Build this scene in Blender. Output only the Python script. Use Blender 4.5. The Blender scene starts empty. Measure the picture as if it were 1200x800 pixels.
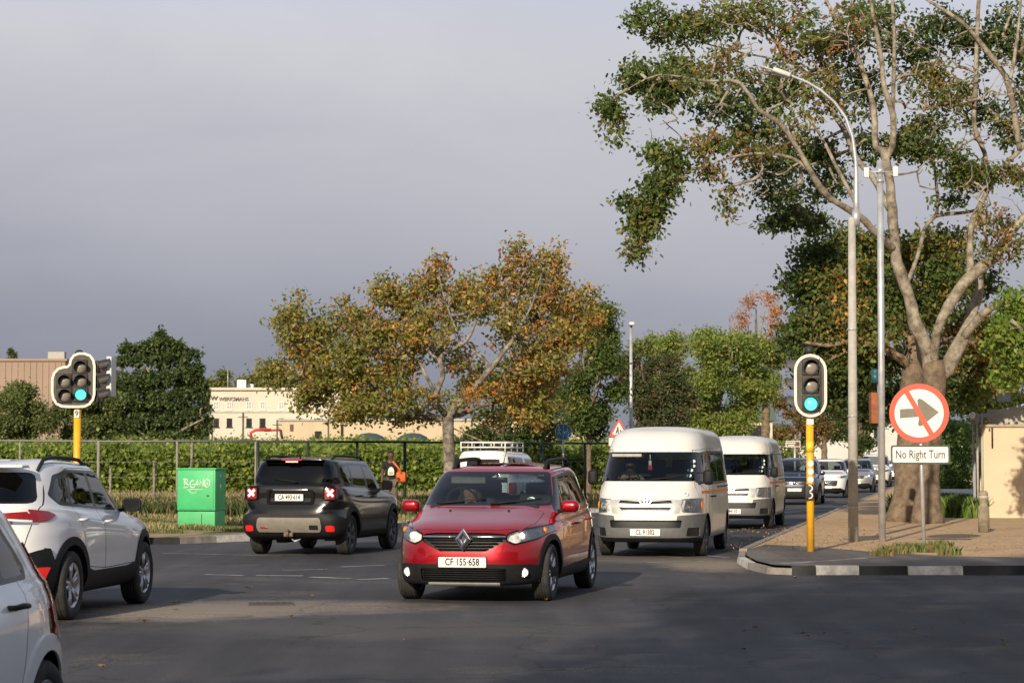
import bpy, bmesh, math, random
import numpy as np
from mathutils import Vector, Matrix, Quaternion
R = math.radians
PI = math.pi
SC = bpy.context.scene
COL = SC.collection
# ------------------------------------------------------------------ camera
FPX = 2600.0; CAMH = 1.63; PITCH = math.atan(138 / FPX)
cd = bpy.data.cameras.new('camera'); cam = bpy.data.objects.new('camera', cd); COL.objects.link(cam)
cam.location = (0, 0, CAMH); cam.rotation_euler = (PI / 2 + PITCH, 0, 0)
cd.sensor_width = 36; cd.lens = 36 * FPX / 1200; cd.clip_end = 9000; cd.clip_start = .1
SC.camera = cam; cd.dof.use_dof = True; cd.dof.focus_distance = 31; cd.dof.aperture_fstop = 8
# ------------------------------------------------------------------ sky, sun, exposure
SUN_EL = R(22); SUN_TO = R(17)       # light travels towards (sin, cos) of SUN_TO: the sun is behind and left of the camera
SC.view_settings.view_transform = 'Standard'; SC.view_settings.look = 'None'
SC.view_settings.exposure = 0.15; SC.view_settings.gamma = 1; SC.view_settings.use_curve_mapping = False
W = bpy.data.worlds.new('World'); SC.world = W; W.use_nodes = True
nt = W.node_tree; nt.nodes.clear()
def nd(tree, typ, **kw):
    n = tree.nodes.new(typ)
    for k, v in kw.items(): setattr(n, k, v)
    return n
def ramp(tree, fac, stops, interp='LINEAR'):
    r = nd(tree, 'ShaderNodeValToRGB'); r.color_ramp.interpolation = interp
    while len(r.color_ramp.elements) < len(stops): r.color_ramp.elements.new(.5)
    for e, (p, c) in zip(r.color_ramp.elements, stops):
        e.position = p; e.color = (c[0], c[1], c[2], 1) if len(c) == 3 else c
    if fac is not None: tree.links.new(fac, r.inputs[0])
    return r.outputs[0]
def math_n(tree, op, a, b=None, c=None, clamp=False):
    m = nd(tree, 'ShaderNodeMath', operation=op); m.use_clamp = clamp
    for i, v in enumerate((a, b, c)):
        if v is None: continue
        if isinstance(v, (int, float)): m.inputs[i].default_value = v
        else: tree.links.new(v, m.inputs[i])
    return m.outputs[0]
sky = nd(nt, 'ShaderNodeTexSky', sky_type='NISHITA'); sky.sun_disc = False
sky.sun_elevation = SUN_EL; sky.sun_rotation = PI + SUN_TO; sky.air_density = 1.2; sky.dust_density = 2
bg1 = nd(nt, 'ShaderNodeBackground'); bg1.inputs[1].default_value = .06; nt.links.new(sky.outputs[0], bg1.inputs[0])
tc = nd(nt, 'ShaderNodeTexCoord'); sp = nd(nt, 'ShaderNodeSeparateXYZ'); nt.links.new(tc.outputs['Generated'], sp.inputs[0])
mp = nd(nt, 'ShaderNodeMapping'); mp.inputs['Scale'].default_value = (1.3, 1.3, 5.5); nt.links.new(tc.outputs['Generated'], mp.inputs[0])
nz = nd(nt, 'ShaderNodeTexNoise'); nz.inputs['Scale'].default_value = 2.3; nz.inputs['Detail'].default_value = 5; nz.inputs['Roughness'].default_value = .5
nt.links.new(mp.outputs[0], nz.inputs[0])
warp = math_n(nt, 'MULTIPLY_ADD', nz.outputs[0], .05, -.025)
elev = math_n(nt, 'ADD', sp.outputs[2], warp)
elev = math_n(nt, 'MULTIPLY_ADD', sp.outputs[0], .05, elev)
skyc = ramp(nt, elev, [(0, (.20, .212, .255)), (.035, (.235, .248, .298)), (.060, (.30, .31, .36)), (.095, (.375, .38, .43)), (.135, (.44, .443, .49)), (.18, (.51, .51, .555)), (.215, (.50, .53, .63)), (.45, (.38, .42, .52)), (1, (.25, .30, .42))])
mp2 = nd(nt, 'ShaderNodeMapping'); mp2.inputs['Scale'].default_value = (2.4, 2.4, 7); mp2.inputs['Rotation'].default_value = (R(4), R(7), 0); nt.links.new(tc.outputs['Generated'], mp2.inputs[0])
nz2 = nd(nt, 'ShaderNodeTexNoise'); nz2.inputs['Scale'].default_value = 2.0; nz2.inputs['Detail'].default_value = 7; nz2.inputs['Roughness'].default_value = .55; nz2.inputs['Distortion'].default_value = .6; nt.links.new(mp2.outputs[0], nz2.inputs[0])
cm = nd(nt, 'ShaderNodeMix', data_type='RGBA', blend_type='MULTIPLY'); cm.inputs[0].default_value = 1; nt.links.new(skyc, cm.inputs[6]); nt.links.new(ramp(nt, nz2.outputs[0], [(.30, (.93, .935, .95)), (.5, (1, 1, 1)), (.72, (1.07, 1.06, 1.045))]), cm.inputs[7]); skyc = cm.outputs[2]
bg2 = nd(nt, 'ShaderNodeBackground'); bg2.inputs[1].default_value = 1.05; nt.links.new(skyc, bg2.inputs[0])
front = ramp(nt, math_n(nt, 'MULTIPLY_ADD', sp.outputs[1], .5, .5), [(.30, (.45,) * 3), (.72, (1, 1, 1))])
mx = nd(nt, 'ShaderNodeMixShader'); nt.links.new(front, mx.inputs[0]); nt.links.new(bg1.outputs[0], mx.inputs[1]); nt.links.new(bg2.outputs[0], mx.inputs[2])
wo = nd(nt, 'ShaderNodeOutputWorld'); nt.links.new(mx.outputs[0], wo.inputs[0])
sd = bpy.data.lights.new('sun', 'SUN'); sd.energy = 4.6; sd.angle = R(.6); sd.color = (1, .86, .67)
sun = bpy.data.objects.new('sun', sd); COL.objects.link(sun)
sdir = Vector((math.sin(SUN_TO) * math.cos(SUN_EL), math.cos(SUN_TO) * math.cos(SUN_EL), -math.sin(SUN_EL)))
sun.rotation_euler = sdir.to_track_quat('-Z', 'Y').to_euler(); sun.location = (-20, -40, 40)

# ------------------------------------------------------------------ helpers
def ray(px, py):
    u = (px - 600) / FPX; v = (400 - py) / FPX
    return Vector((u, math.cos(PITCH) - v * math.sin(PITCH), math.sin(PITCH) + v * math.cos(PITCH)))
def at(px, py, z=0.0):
    d = ray(px, py); t = (z - CAMH) / d.z
    return Vector((d.x * t, d.y * t, z))
def P(px, py, Y):
    d = ray(px, py); t = Y / d.y
    return Vector((d.x * t, Y, CAMH + d.z * t))
def zat(py, Y): return P(600, py, Y).z
def xat(px, Y): return (px - 600) / FPX * Y * 1.0

class MB:
    """collects shapes and links them as one mesh object"""
    def __init__(s): s.v = []; s.f = []; s.m = []; s.sm = []
    def add(s, vs, fs, M=None, mat=0, smooth=False):
        b = len(s.v)
        for p in vs:
            p = Vector(p)
            if M is not None: p = M @ p
            s.v.append(tuple(p))
        for f in fs: s.f.append(tuple(b + i for i in f)); s.m.append(mat); s.sm.append(smooth)
        return s
    def box(s, c, d, M=None, mat=0, bev=0.0):
        x, y, z = c; a, b, h = d[0] / 2, d[1] / 2, d[2] / 2
        if bev <= 0:
            vs = [(x + i * a, y + j * b, z + k * h) for i in (-1, 1) for j in (-1, 1) for k in (-1, 1)]
            fs = [(0, 1, 3, 2), (4, 6, 7, 5), (0, 4, 5, 1), (2, 3, 7, 6), (0, 2, 6, 4), (1, 5, 7, 3)]
            return s.add(vs, fs, M, mat)
        bm = bmesh.new(); bmesh.ops.create_cube(bm, size=1, matrix=Matrix.Translation(c) @ Matrix.Diagonal((d[0], d[1], d[2], 1)))
        bmesh.ops.bevel(bm, geom=list(bm.edges), offset=bev, segments=2, profile=.6, affect='EDGES', clamp_overlap=True)
        return s.addbm(bm, M, mat, True)
    def addbm(s, bm, M=None, mat=0, smooth=False):
        bm.verts.index_update()
        s.add([v.co.copy() for v in bm.verts], [[v.index for v in f.verts] for f in bm.faces], M, mat, smooth); bm.free(); return s
    def cyl(s, a, b, r, r2=None, n=12, mat=0, cap=True, smooth=True, M=None):
        return s.tube([a, b], [r, r if r2 is None else r2], n, mat, cap, M, smooth)
    def tube(s, pts, rad, n=8, mat=0, cap=True, M=None, smooth=True):
        pts = [Vector(p) for p in pts]
        if not hasattr(rad, '__len__'): rad = [rad] * len(pts)
        vs = []; fs = []
        t = (pts[1] - pts[0]).normalized()
        up = Vector((0, 0, 1)) if abs(t.z) < .9 else Vector((1, 0, 0))
        x = t.cross(up).normalized(); y = x.cross(t)
        for i, p in enumerate(pts):
            if 0 < i < len(pts) - 1: t2 = (pts[i + 1] - pts[i - 1]).normalized()
            elif i: t2 = (pts[i] - pts[i - 1]).normalized()
            else: t2 = t
            q = t.rotation_difference(t2); x = q @ x; y = q @ y; t = t2
            for k in range(n):
                a = 2 * PI * k / n
                vs.append(p + (x * math.cos(a) + y * math.sin(a)) * rad[i])
        for i in range(len(pts) - 1):
            for k in range(n):
                fs.append((i * n + k, i * n + (k + 1) % n, (i + 1) * n + (k + 1) % n, (i + 1) * n + k))
        s.add(vs, fs, M, mat, smooth)
        if cap:
            b = len(s.v) - len(vs)
            s.f.append(tuple(b + k for k in reversed(range(n)))); s.m.append(mat); s.sm.append(False)
            s.f.append(tuple(b + (len(pts) - 1) * n + k for k in range(n))); s.m.append(mat); s.sm.append(False)
        return s
    def lathe(s, prof, n=24, M=None, mat=0, smooth=True):
        """prof: (r, z) pairs about z"""
        vs = []; fs = []
        for (r, z) in prof:
            for k in range(n):
                a = 2 * PI * k / n; vs.append((r * math.cos(a), r * math.sin(a), z))
        for i in range(len(prof) - 1):
            for k in range(n):
                fs.append((i * n + k, i * n + (k + 1) % n, (i + 1) * n + (k + 1) % n, (i + 1) * n + k))
        return s.add(vs, fs, M, mat, smooth)
    def prism(s, poly, h, M=None, mat=0, z0=0):
        """poly in xy, extruded z0..z0+h"""
        n = len(poly)
        vs = [(x, y, z0) for x, y in poly] + [(x, y, z0 + h) for x, y in poly]
        fs = [tuple(reversed(range(n))), tuple(range(n, 2 * n))] + [(i, (i + 1) % n, n + (i + 1) % n, n + i) for i in range(n)]
        return s.add(vs, fs, M, mat)
    def ring(s, outer, inner, h, M=None, mat=0, z0=0):
        n = len(outer)
        vs = [(x, y, z0) for x, y in outer] + [(x, y, z0) for x, y in inner] + [(x, y, z0 + h) for x, y in outer] + [(x, y, z0 + h) for x, y in inner]
        fs = []
        for i in range(n):
            j = (i + 1) % n
            fs += [(2 * n + i, 2 * n + j, 3 * n + j, 3 * n + i), (i, j, 2 * n + j, 2 * n + i), (n + j, n + i, 3 * n + i, 3 * n + j), (j, i, n + i, n + j)]
        return s.add(vs, fs, M, mat)
    def ball(s, c, r, n=12, M=None, mat=0):
        rx, ry, rz = r if hasattr(r, '__len__') else (r, r, r)
        prof = [(math.sin(PI * i / n), -math.cos(PI * i / n)) for i in range(n + 1)]
        T = Matrix.Translation(c) @ Matrix.Diagonal((rx, ry, rz, 1))
        if M is not None: T = M @ T
        return s.lathe(prof, n * 2, T, mat)
    def text(s, txt, size, M, mat=0, ext=.002, bold=0.0, sx=1.0):
        cu = bpy.data.curves.new('t', 'FONT'); cu.body = txt; cu.size = size; cu.align_x = 'CENTER'; cu.align_y = 'CENTER'
        cu.extrude = ext; cu.offset = bold; cu.resolution_u = 3
        o = bpy.data.objects.new('t', cu); COL.objects.link(o); bpy.context.view_layer.update()
        dg = bpy.context.evaluated_depsgraph_get(); me = bpy.data.meshes.new_from_object(o.evaluated_get(dg))
        s.add([(v.co.x * sx, v.co.y, v.co.z) for v in me.vertices], [tuple(p.vertices) for p in me.polygons], M, mat)
        bpy.data.objects.remove(o); bpy.data.curves.remove(cu); bpy.data.meshes.remove(me)
        return s
    def build(s, name, mats, parent=None, loc=None, rot=None):
        me = bpy.data.meshes.new(name); me.from_pydata(s.v, [], s.f)
        if not isinstance(mats, (list, tuple)): mats = [mats]
        for m in mats: me.materials.append(m)
        me.polygons.foreach_set('material_index', s.m); me.polygons.foreach_set('use_smooth', s.sm); me.update()
        o = bpy.data.objects.new(name, me); COL.objects.link(o)
        if parent is not None: o.parent = parent
        if loc is not None: o.location = loc
        if rot is not None: o.rotation_euler = rot
        return o
def frame(o, x, y):
    """matrix with local x -> x, local y -> y, z -> x cross y, origin o"""
    x = Vector(x).normalized(); y = Vector(y).normalized(); z = x.cross(y)
    return Matrix(((x.x, y.x, z.x, o[0]), (x.y, y.y, z.y, o[1]), (x.z, y.z, z.z, o[2]), (0, 0, 0, 1)))
def empty(name, loc=(0, 0, 0), rz=0):
    o = bpy.data.objects.new(name, None); COL.objects.link(o); o.location = loc; o.rotation_euler = (0, 0, rz); o.empty_display_size = .2
    return o
def tag(o, label, cat, group=None):
    o['label'] = label; o['category'] = cat
    if group: o['group'] = group
    return o
def kind(o, k): o['kind'] = k; return o
def children(o): return [c for c in bpy.data.objects if c.parent == o]
def copy_tree(o, parent=None):
    kids = children(o); c = o.copy(); COL.objects.link(c); c.parent = parent
    for ch in kids: copy_tree(ch, c)
    return c
def rp(pts, r=.03, n=3):
    """round the corners of a polygon"""
    out = []; N = len(pts)
    for i in range(N):
        p = Vector(pts[i]); a = Vector(pts[i - 1]); b = Vector(pts[(i + 1) % N])
        da = (a - p); db = (b - p); ra = min(r, da.length * .45, db.length * .45)
        p0 = p + da.normalized() * ra; p1 = p + db.normalized() * ra
        for k in range(n + 1):
            t = k / n; q = p0 * (1 - t) ** 2 + p * 2 * t * (1 - t) + p1 * t * t
            out.append((q.x, q.y))
    return out
def circ(cx, cy, r, n=20, ry=None): return [(cx + r * math.cos(2 * PI * i / n), cy + (ry or r) * math.sin(2 * PI * i / n)) for i in range(n)]

# ------------------------------------------------------------------ materials
MC = {}
def mat(name, col, rough=.6, metal=0.0, var=.12, scale=8.0, bump=0.0, bscale=60.0, coat=0.0, emit=None, estr=0, col2=None, spec=.5, dirt=None, sub=0, lo=.32, hi=.68):
    if name in MC: return MC[name]
    m = bpy.data.materials.new(name); m.use_nodes = True; t = m.node_tree; b = t.nodes['Principled BSDF']
    b.inputs['Roughness'].default_value = rough; b.inputs['Metallic'].default_value = metal; b.inputs['Coat Weight'].default_value = coat
    b.inputs['Coat Roughness'].default_value = .04; b.inputs['Specular IOR Level'].default_value = spec
    tc = nd(t, 'ShaderNodeTexCoord'); n = nd(t, 'ShaderNodeTexNoise'); n.inputs['Scale'].default_value = scale; n.inputs['Detail'].default_value = 6; n.inputs['Roughness'].default_value = .65
    t.links.new(tc.outputs['Object'], n.inputs[0])
    c2 = col2 or tuple(max(0, c * (1 - var * 1.6)) for c in col)
    c1 = tuple(min(1, c * (1 + var)) for c in col)
    r = ramp(t, n.outputs[0], [(lo, c2), (hi, c1)])
    if dirt:
        sx = nd(t, 'ShaderNodeSeparateXYZ'); t.links.new(tc.outputs['Object'], sx.inputs[0])
        f = math_n(t, 'MULTIPLY_ADD', n.outputs[0], .6, -.1)
        g = nd(t, 'ShaderNodeMapRange'); g.inputs[1].default_value = dirt[0]; g.inputs[2].default_value = dirt[1]; g.inputs[3].default_value = 1; g.inputs[4].default_value = 0
        t.links.new(sx.outputs[2], g.inputs[0]); f = math_n(t, 'MULTIPLY', f, g.outputs[0], clamp=True)
        mm = nd(t, 'ShaderNodeMix', data_type='RGBA'); t.links.new(f, mm.inputs[0]); t.links.new(r, mm.inputs[6]); mm.inputs[7].default_value = (.22, .17, .12, 1); r = mm.outputs[2]
        rr = math_n(t, 'MULTIPLY_ADD', f, .7, rough, clamp=True); t.links.new(rr, b.inputs['Roughness'])
    t.links.new(r, b.inputs['Base Color'])
    if bump:
        n2 = nd(t, 'ShaderNodeTexNoise'); n2.inputs['Scale'].default_value = bscale; n2.inputs['Detail'].default_value = 4; t.links.new(tc.outputs['Object'], n2.inputs[0])
        bp = nd(t, 'ShaderNodeBump'); bp.inputs['Strength'].default_value = bump; bp.inputs['Distance'].default_value = .02; t.links.new(n2.outputs[0], bp.inputs['Height']); t.links.new(bp.outputs[0], b.inputs['Normal'])
    if emit: b.inputs['Emission Color'].default_value = (*emit, 1); b.inputs['Emission Strength'].default_value = estr
    MC[name] = m; return m
def glass(name, tint, rough=.02, refl=1.0):
    if name in MC: return MC[name]
    m = bpy.data.materials.new(name); m.use_nodes = True; t = m.node_tree; t.nodes.clear()
    tr = nd(t, 'ShaderNodeBsdfTransparent'); tr.inputs[0].default_value = (*tint, 1)
    gl = nd(t, 'ShaderNodeBsdfGlossy'); gl.inputs['Roughness'].default_value = rough; gl.inputs[0].default_value = (refl, refl, refl, 1)
    fr = nd(t, 'ShaderNodeFresnel'); fr.inputs[0].default_value = 1.5
    tc = nd(t, 'ShaderNodeTexCoord'); n = nd(t, 'ShaderNodeTexNoise'); n.inputs['Scale'].default_value = 1.2; t.links.new(tc.outputs['Object'], n.inputs[0])
    bp = nd(t, 'ShaderNodeBump'); bp.inputs['Strength'].default_value = .03; bp.inputs['Distance'].default_value = .1; t.links.new(n.outputs[0], bp.inputs['Height']); t.links.new(bp.outputs[0], gl.inputs['Normal'])
    mx = nd(t, 'ShaderNodeMixShader'); t.links.new(fr.outputs[0], mx.inputs[0]); t.links.new(tr.outputs[0], mx.inputs[1]); t.links.new(gl.outputs[0], mx.inputs[2])
    o = nd(t, 'ShaderNodeOutputMaterial'); t.links.new(mx.outputs[0], o.inputs[0]); MC[name] = m; return m
def leafmat(name, trans=.3, rough=.55):
    """leaf colour comes per leaf from the 'tint' attribute"""
    if name in MC: return MC[name]
    m = bpy.data.materials.new(name); m.use_nodes = True; t = m.node_tree; t.nodes.clear()
    a = nd(t, 'ShaderNodeAttribute', attribute_name='tint'); tc = nd(t, 'ShaderNodeTexCoord'); n = nd(t, 'ShaderNodeTexNoise'); n.inputs['Scale'].default_value = 9
    t.links.new(tc.outputs['Object'], n.inputs[0])
    mm = nd(t, 'ShaderNodeMix', data_type='RGBA', blend_type='MULTIPLY'); mm.inputs[0].default_value = 1
    t.links.new(a.outputs[0], mm.inputs[6]); t.links.new(ramp(t, n.outputs[0], [(.3, (.75, .75, .75)), (.7, (1.15, 1.15, 1.15))]), mm.inputs[7])
    p = nd(t, 'ShaderNodeBsdfPrincipled'); p.inputs['Roughness'].default_value = rough; p.inputs['Specular IOR Level'].default_value = .35; t.links.new(mm.outputs[2], p.inputs[0])
    tr = nd(t, 'ShaderNodeBsdfTranslucent'); t.links.new(mm.outputs[2], tr.inputs[0])
    mx = nd(t, 'ShaderNodeMixShader'); mx.inputs[0].default_value = trans; t.links.new(p.outputs[0], mx.inputs[1]); t.links.new(tr.outputs[0], mx.inputs[2])
    o = nd(t, 'ShaderNodeOutputMaterial'); t.links.new(mx.outputs[0], o.inputs[0]); MC[name] = m; return m
M_black = mat('black_plastic', (.013, .013, .014), .6, var=.2, spec=.25)
M_trim = mat('gloss_black', (.008, .008, .009), .2, spec=.3)
M_chrome = mat('chrome', (.75, .75, .76), .12, 1.0, var=.05)
M_alu = mat('alloy_rim', (.55, .55, .56), .3, .9, var=.08)
M_tyre = mat('tyre_rubber', (.035, .034, .032), .85, var=.3, scale=15)
M_galv = mat('galvanised_steel', (.55, .56, .57), .45, .5, var=.15, scale=5)
M_white = mat('white_paint', (.78, .77, .74), .5, var=.06)
M_rubber = mat('dark_interior', (.02, .02, .022), .8)
M_redl = mat('red_lens', (.30, .006, .008), .2, var=.25, scale=14, coat=.6)
M_clear = glass('clear_lens', (.95, .95, .95))
M_wind = glass('windscreen_glass', (.46, .52, .52))
M_tint = glass('tinted_glass', (.10, .11, .11))
M_lamp = mat('lit_lamp', (.8, .8, .75), .3, emit=(1, .93, .75), estr=1.3)
# ------------------------------------------------------------------ car builder
from mathutils.bvhtree import BVHTree
def pchip(s, y, q):
    s = np.array(s, float); y = np.array(y, float); h = np.diff(s); d = np.diff(y) / h; m = np.zeros(len(y))
    for i in range(1, len(y) - 1):
        if d[i - 1] * d[i] > 0:
            w1 = 2 * h[i] + h[i - 1]; w2 = h[i] + 2 * h[i - 1]; m[i] = (w1 + w2) / (w1 / d[i - 1] + w2 / d[i])
    m[0] = d[0]; m[-1] = d[-1]
    i = np.clip(np.searchsorted(s, q) - 1, 0, len(h) - 1); t = (q - s[i]) / h[i]; H = h[i]
    return (2 * t**3 - 3 * t**2 + 1) * y[i] + (t**3 - 2 * t**2 + t) * H * m[i] + (-2 * t**3 + 3 * t**2) * y[i + 1] + (t**3 - t**2) * H * m[i + 1]
class Car:
    def __init__(s, name, rings, loc, heading, q=1.0, slope=0.0, xm=0.0, paint=None, pf=3.0):
        """rings rows: F, Zf, W, Zs, R, Zr, nf, nr ; local +x is the nose ; heading: world direction of the nose (dx, dy)"""
        s.root = empty(name, loc, math.atan2(heading[1], heading[0])); s.paint = paint; s.q = q
        rg = np.array(rings, float); seg = np.sqrt(((rg[1:, :6] - rg[:-1, :6])**2).sum(1)) + 1e-4
        S = np.concatenate([[0], np.cumsum(seg)]); qs = []
        for i in range(len(seg)):
            n = max(2, int(round(seg[i] / (.085 / q)))); n = min(n, 9)
            qs += [S[i] + (S[i + 1] - S[i]) * k / n for k in range(n)]
        qs.append(S[-1]); qs = np.array(qs); c = [pchip(S, rg[:, j], qs) for j in range(8)]
        nf_, ns_ = max(6, int(13 * q)), max(9, int(22 * q))
        par = [(1, i / nf_) for i in range(nf_)] + [(1 - i / ns_, 1) for i in range(ns_)]
        par = par + [(-a, b) for a, b in reversed(par[:])] if False else par
        half = par + [(0, 1)] + [(-a, b) for a, b in reversed(par)]
        full = half + [(a, -b) for a, b in reversed(half[1:-1])]
        bm = bmesh.new(); rows = []
        for k in range(len(qs)):
            F, Zf, Wd, Zs, Rr, Zr, nf, nr = [cc[k] for cc in c]; row = []
            for a, b in full:
                L = (F - xm) if a >= 0 else (xm - Rr); n = nf if a >= 0 else nr
                g = (abs(a)**n + abs(b)**n)**(-1 / n); u = abs(a) * g; v = b * g
                x = xm + (L * u if a >= 0 else -L * u); y = Wd * v
                sl = slope * min(1, max(0, (Zs - .4) / .5)); zs = Zs + sl * (-x)
                z = zs + ((Zf if a >= 0 else Zr) - zs) * u**pf
                row.append(bm.verts.new((x, y, z)))
            rows.append(row)
        N = len(full)
        for k in range(len(rows) - 1):
            for i in range(N):
                j = (i + 1) % N
                bm.faces.new((rows[k][i], rows[k][j], rows[k + 1][j], rows[k + 1][i]))
        bmesh.ops.remove_doubles(bm, verts=bm.verts, dist=1e-5)
        s.lay = bm.faces.layers.int.new('part'); s.bm = bm; s.parts = []; s.seam = None
        bmesh.ops.recalc_face_normals(bm, faces=bm.faces)
        if sum((f.normal.dot(f.calc_center_median() - Vector((xm, 0, .8))) for f in bm.faces)) < 0: bmesh.ops.reverse_faces(bm, faces=bm.faces)
        bm.normal_update(); s.bvh = BVHTree.FromBMesh(bm)
        s.xm = xm
    def hit(s, ax, a, b, sgn=1):
        if ax == 'f': o, d = Vector((9 * sgn, a, b)), Vector((-sgn, 0, 0))
        elif ax == 's': o, d = Vector((a, 9 * sgn, b)), Vector((0, -sgn, 0))
        else: o, d = Vector((a, b, 9)), Vector((0, 0, -1))
        p, n, _, _ = s.bvh.ray_cast(o, d)
        return (p, n) if p is not None else (o + d * (9 - 1), -d)
    def carve(s, ax, poly, sel, only=(0,)):
        """cut the outline into the skin; ax 'f' y-z, 's' x-z, 't' x-y. Returns a part id."""
        bm, lay = s.bm, s.lay; A, B = {'f': (1, 2), 's': (0, 2), 't': (0, 1)}[ax]
        x0 = min(p[0] for p in poly); x1 = max(p[0] for p in poly); y0 = min(p[1] for p in poly); y1 = max(p[1] for p in poly)
        cur = set()
        for f in bm.faces:
            if f[lay] not in only: continue
            vs = f.verts; v0 = vs[0].co
            if not (x0 - .3 < v0[A] < x1 + .3 and y0 - .3 < v0[B] < y1 + .3): continue
            a = [v.co[A] for v in vs]; b = [v.co[B] for v in vs]
            if max(a) < x0 or min(a) > x1 or max(b) < y0 or min(b) > y1: continue
            cc = f.calc_center_median()
            if sel(cc, f.normal): cur.add(f)
        n = len(poly); e = 1e-4
        for i in range(n):
            p, q = poly[i], poly[(i + 1) % n]; dx, dy = q[0] - p[0], q[1] - p[1]; L = math.hypot(dx, dy)
            if L < 1e-6: continue
            nn = Vector((0, 0, 0)); nn[A] = dy / L; nn[B] = -dx / L; co = Vector((0, 0, 0)); co[A] = p[0]; co[B] = p[1]
            mx0, mx1, my0, my1 = min(p[0], q[0]) - e, max(p[0], q[0]) + e, min(p[1], q[1]) - e, max(p[1], q[1]) + e
            sub = []
            for f in cur:
                vs = f.verts; a = [v.co[A] for v in vs]; b = [v.co[B] for v in vs]
                if max(a) < mx0 or min(a) > mx1 or max(b) < my0 or min(b) > my1: continue
                dd = [(v.co - co).dot(nn) for v in vs]
                if max(dd) > 1e-5 and min(dd) < -1e-5: sub.append(f)
            if not sub: continue
            geom = set(sub)
            for f in sub: geom.update(f.edges); geom.update(f.verts)
            r = bmesh.ops.bisect_plane(bm, geom=list(geom), dist=1e-6, plane_co=co, plane_no=nn)
            cur.difference_update(sub); cur = {f for f in cur if f.is_valid}
            cur.update(g for g in r['geom'] if isinstance(g, bmesh.types.BMFace) and g.is_valid)
        pid = len(s.parts) + 1; s.parts.append(None)
        for f in cur:
            c = f.calc_center_median(); a, b = c[A], c[B]; ins = False; j = n - 1
            for i in range(n):
                if (poly[i][1] > b) != (poly[j][1] > b) and a < (poly[j][0] - poly[i][0]) * (b - poly[i][1]) / (poly[j][1] - poly[i][1]) + poly[i][0]: ins = not ins
                j = i
            if ins: f[lay] = pid
        return pid
    def part(s, name, m, ax, poly, sel=None, off=0.0, rec=None, only=(0,), label=None, parent=None, rim=None, lens=None):
        if sel is None: sel = lambda c, n: c.x > s.xm
        pid = s.carve(ax, poly, sel, only)
        s.parts[pid - 1] = dict(name=name, mat=m, off=off, rec=rec, label=label, parent=parent, rim=rim or m, lens=lens); return pid
    def fpart(s, name, m, poly, mirror=False, rear=False, xlim=None, **k):
        if xlim is None: xlim = s.xm
        out = []
        for mm in ((1, -1) if mirror else (1,)):
            pl = [(p[0] * mm, p[1]) for p in poly]; ys = [p[0] for p in pl]
            if rear: sel = lambda c, n: c.x < xlim and n.x < .1
            else: sel = lambda c, n: c.x > xlim and n.x > -.1
            out.append(s.part(name, m, 'f', pl, sel=sel, **k))
        return out
    def spart(s, name, m, poly, sides=(1, -1), **k):
        out = []
        for sd_ in sides:
            sel = (lambda g: (lambda c, n: c.y * g > .25 and n.y * g > .05))(sd_)
            out.append(s.part(name, m, 's', poly, sel=sel, **k))
        return out
    def seamline(s, ax, poly, sel, only=(0,), w=.008):
        """dark shut line round poly, then the panel itself"""
        pid = s.carve(ax, poly, sel, only); s.parts[pid - 1] = 'seam'
        cx = sum(p[0] for p in poly) / len(poly); cy = sum(p[1] for p in poly) / len(poly)
        n = len(poly); inner = []
        area = sum(poly[i][0] * poly[(i + 1) % n][1] - poly[(i + 1) % n][0] * poly[i][1] for i in range(n)); g = 1 if area > 0 else -1
        for i in range(n):
            a, p, b = Vector(poly[i - 1]), Vector(poly[i]), Vector(poly[(i + 1) % n])
            n1 = Vector((-(p - a).y, (p - a).x)).normalized() * g; n2 = Vector((-(b - p).y, (b - p).x)).normalized() * g
            m = (n1 + n2); m = m / max(.3, m.length_squared / 2) if m.length > 1e-3 else n1
            inner.append(tuple(p + m * w))
        return pid, inner
    def door(s, poly, sides=(1, -1), handle=None, name='door', w=.008, hm=None, label=None):
        for sd_ in sides:
            sel = (lambda g: (lambda c, n: c.y * g > .25 and n.y * g > .05))(sd_)
            pid, inner = s.seamline('s', poly, sel, w=w)
            d = s.part(name, s.paint, 's', inner, sel=sel, only=(pid,), label=label)
            if handle: s.parts[d - 1]['extra'] = ('handle', handle, sd_, hm or s.paint)
    def panel(s, name, poly, rear=True, w=.008, xlim=None):
        if xlim is None: xlim = s.xm
        sel = (lambda c, n: c.x < xlim and n.x < -.05) if rear else (lambda c, n: c.x > xlim and n.x > .05)
        pid, inner = s.seamline('f', poly, sel, w=w); s.part(name, s.paint, 'f', inner, sel=sel, only=(pid,))
    def hood(s, poly, w=.008):
        sel = lambda c, n: c.x > s.xm and n.z > .12
        pid, inner = s.seamline('t', poly, sel, w=w); s.part('bonnet', s.paint, 't', inner, sel=sel, only=(pid,))
    def wheels(s, xf, xr, r, ytrack, trim=None, tw=.07, gap=.05, width=.215, rimm=None, spokes=5, trim_m=None, rimr=.66, steer=0, style=0):
        s.wh = (xf, xr, r)
        for x in (xf, xr):
            if trim:
                big = circ(x, r, r + gap + tw, 36)
                s.spart('wheel_arch_trim', trim_m or M_black, big, off=.012)
                ids = [len(s.parts), len(s.parts) - 1]
            for sd_ in (1, -1):
                sel = (lambda g: (lambda c, n: c.y * g > .25))(sd_)
                only = (0,) if not trim else tuple([0] + [i + 1 for i, p in enumerate(s.parts) if isinstance(p, dict) and p['name'] in ('wheel_arch_trim', 'sill_trim', 'door', 'bumper')])
                if not trim: only = tuple([0] + [i + 1 for i, p in enumerate(s.parts) if isinstance(p, dict) and p['name'] in ('sill_trim', 'door', 'bumper')])
                pid = s.carve('s', circ(x, r, r + gap, 36), sel, only); s.parts[pid - 1] = 'hole'
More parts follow.
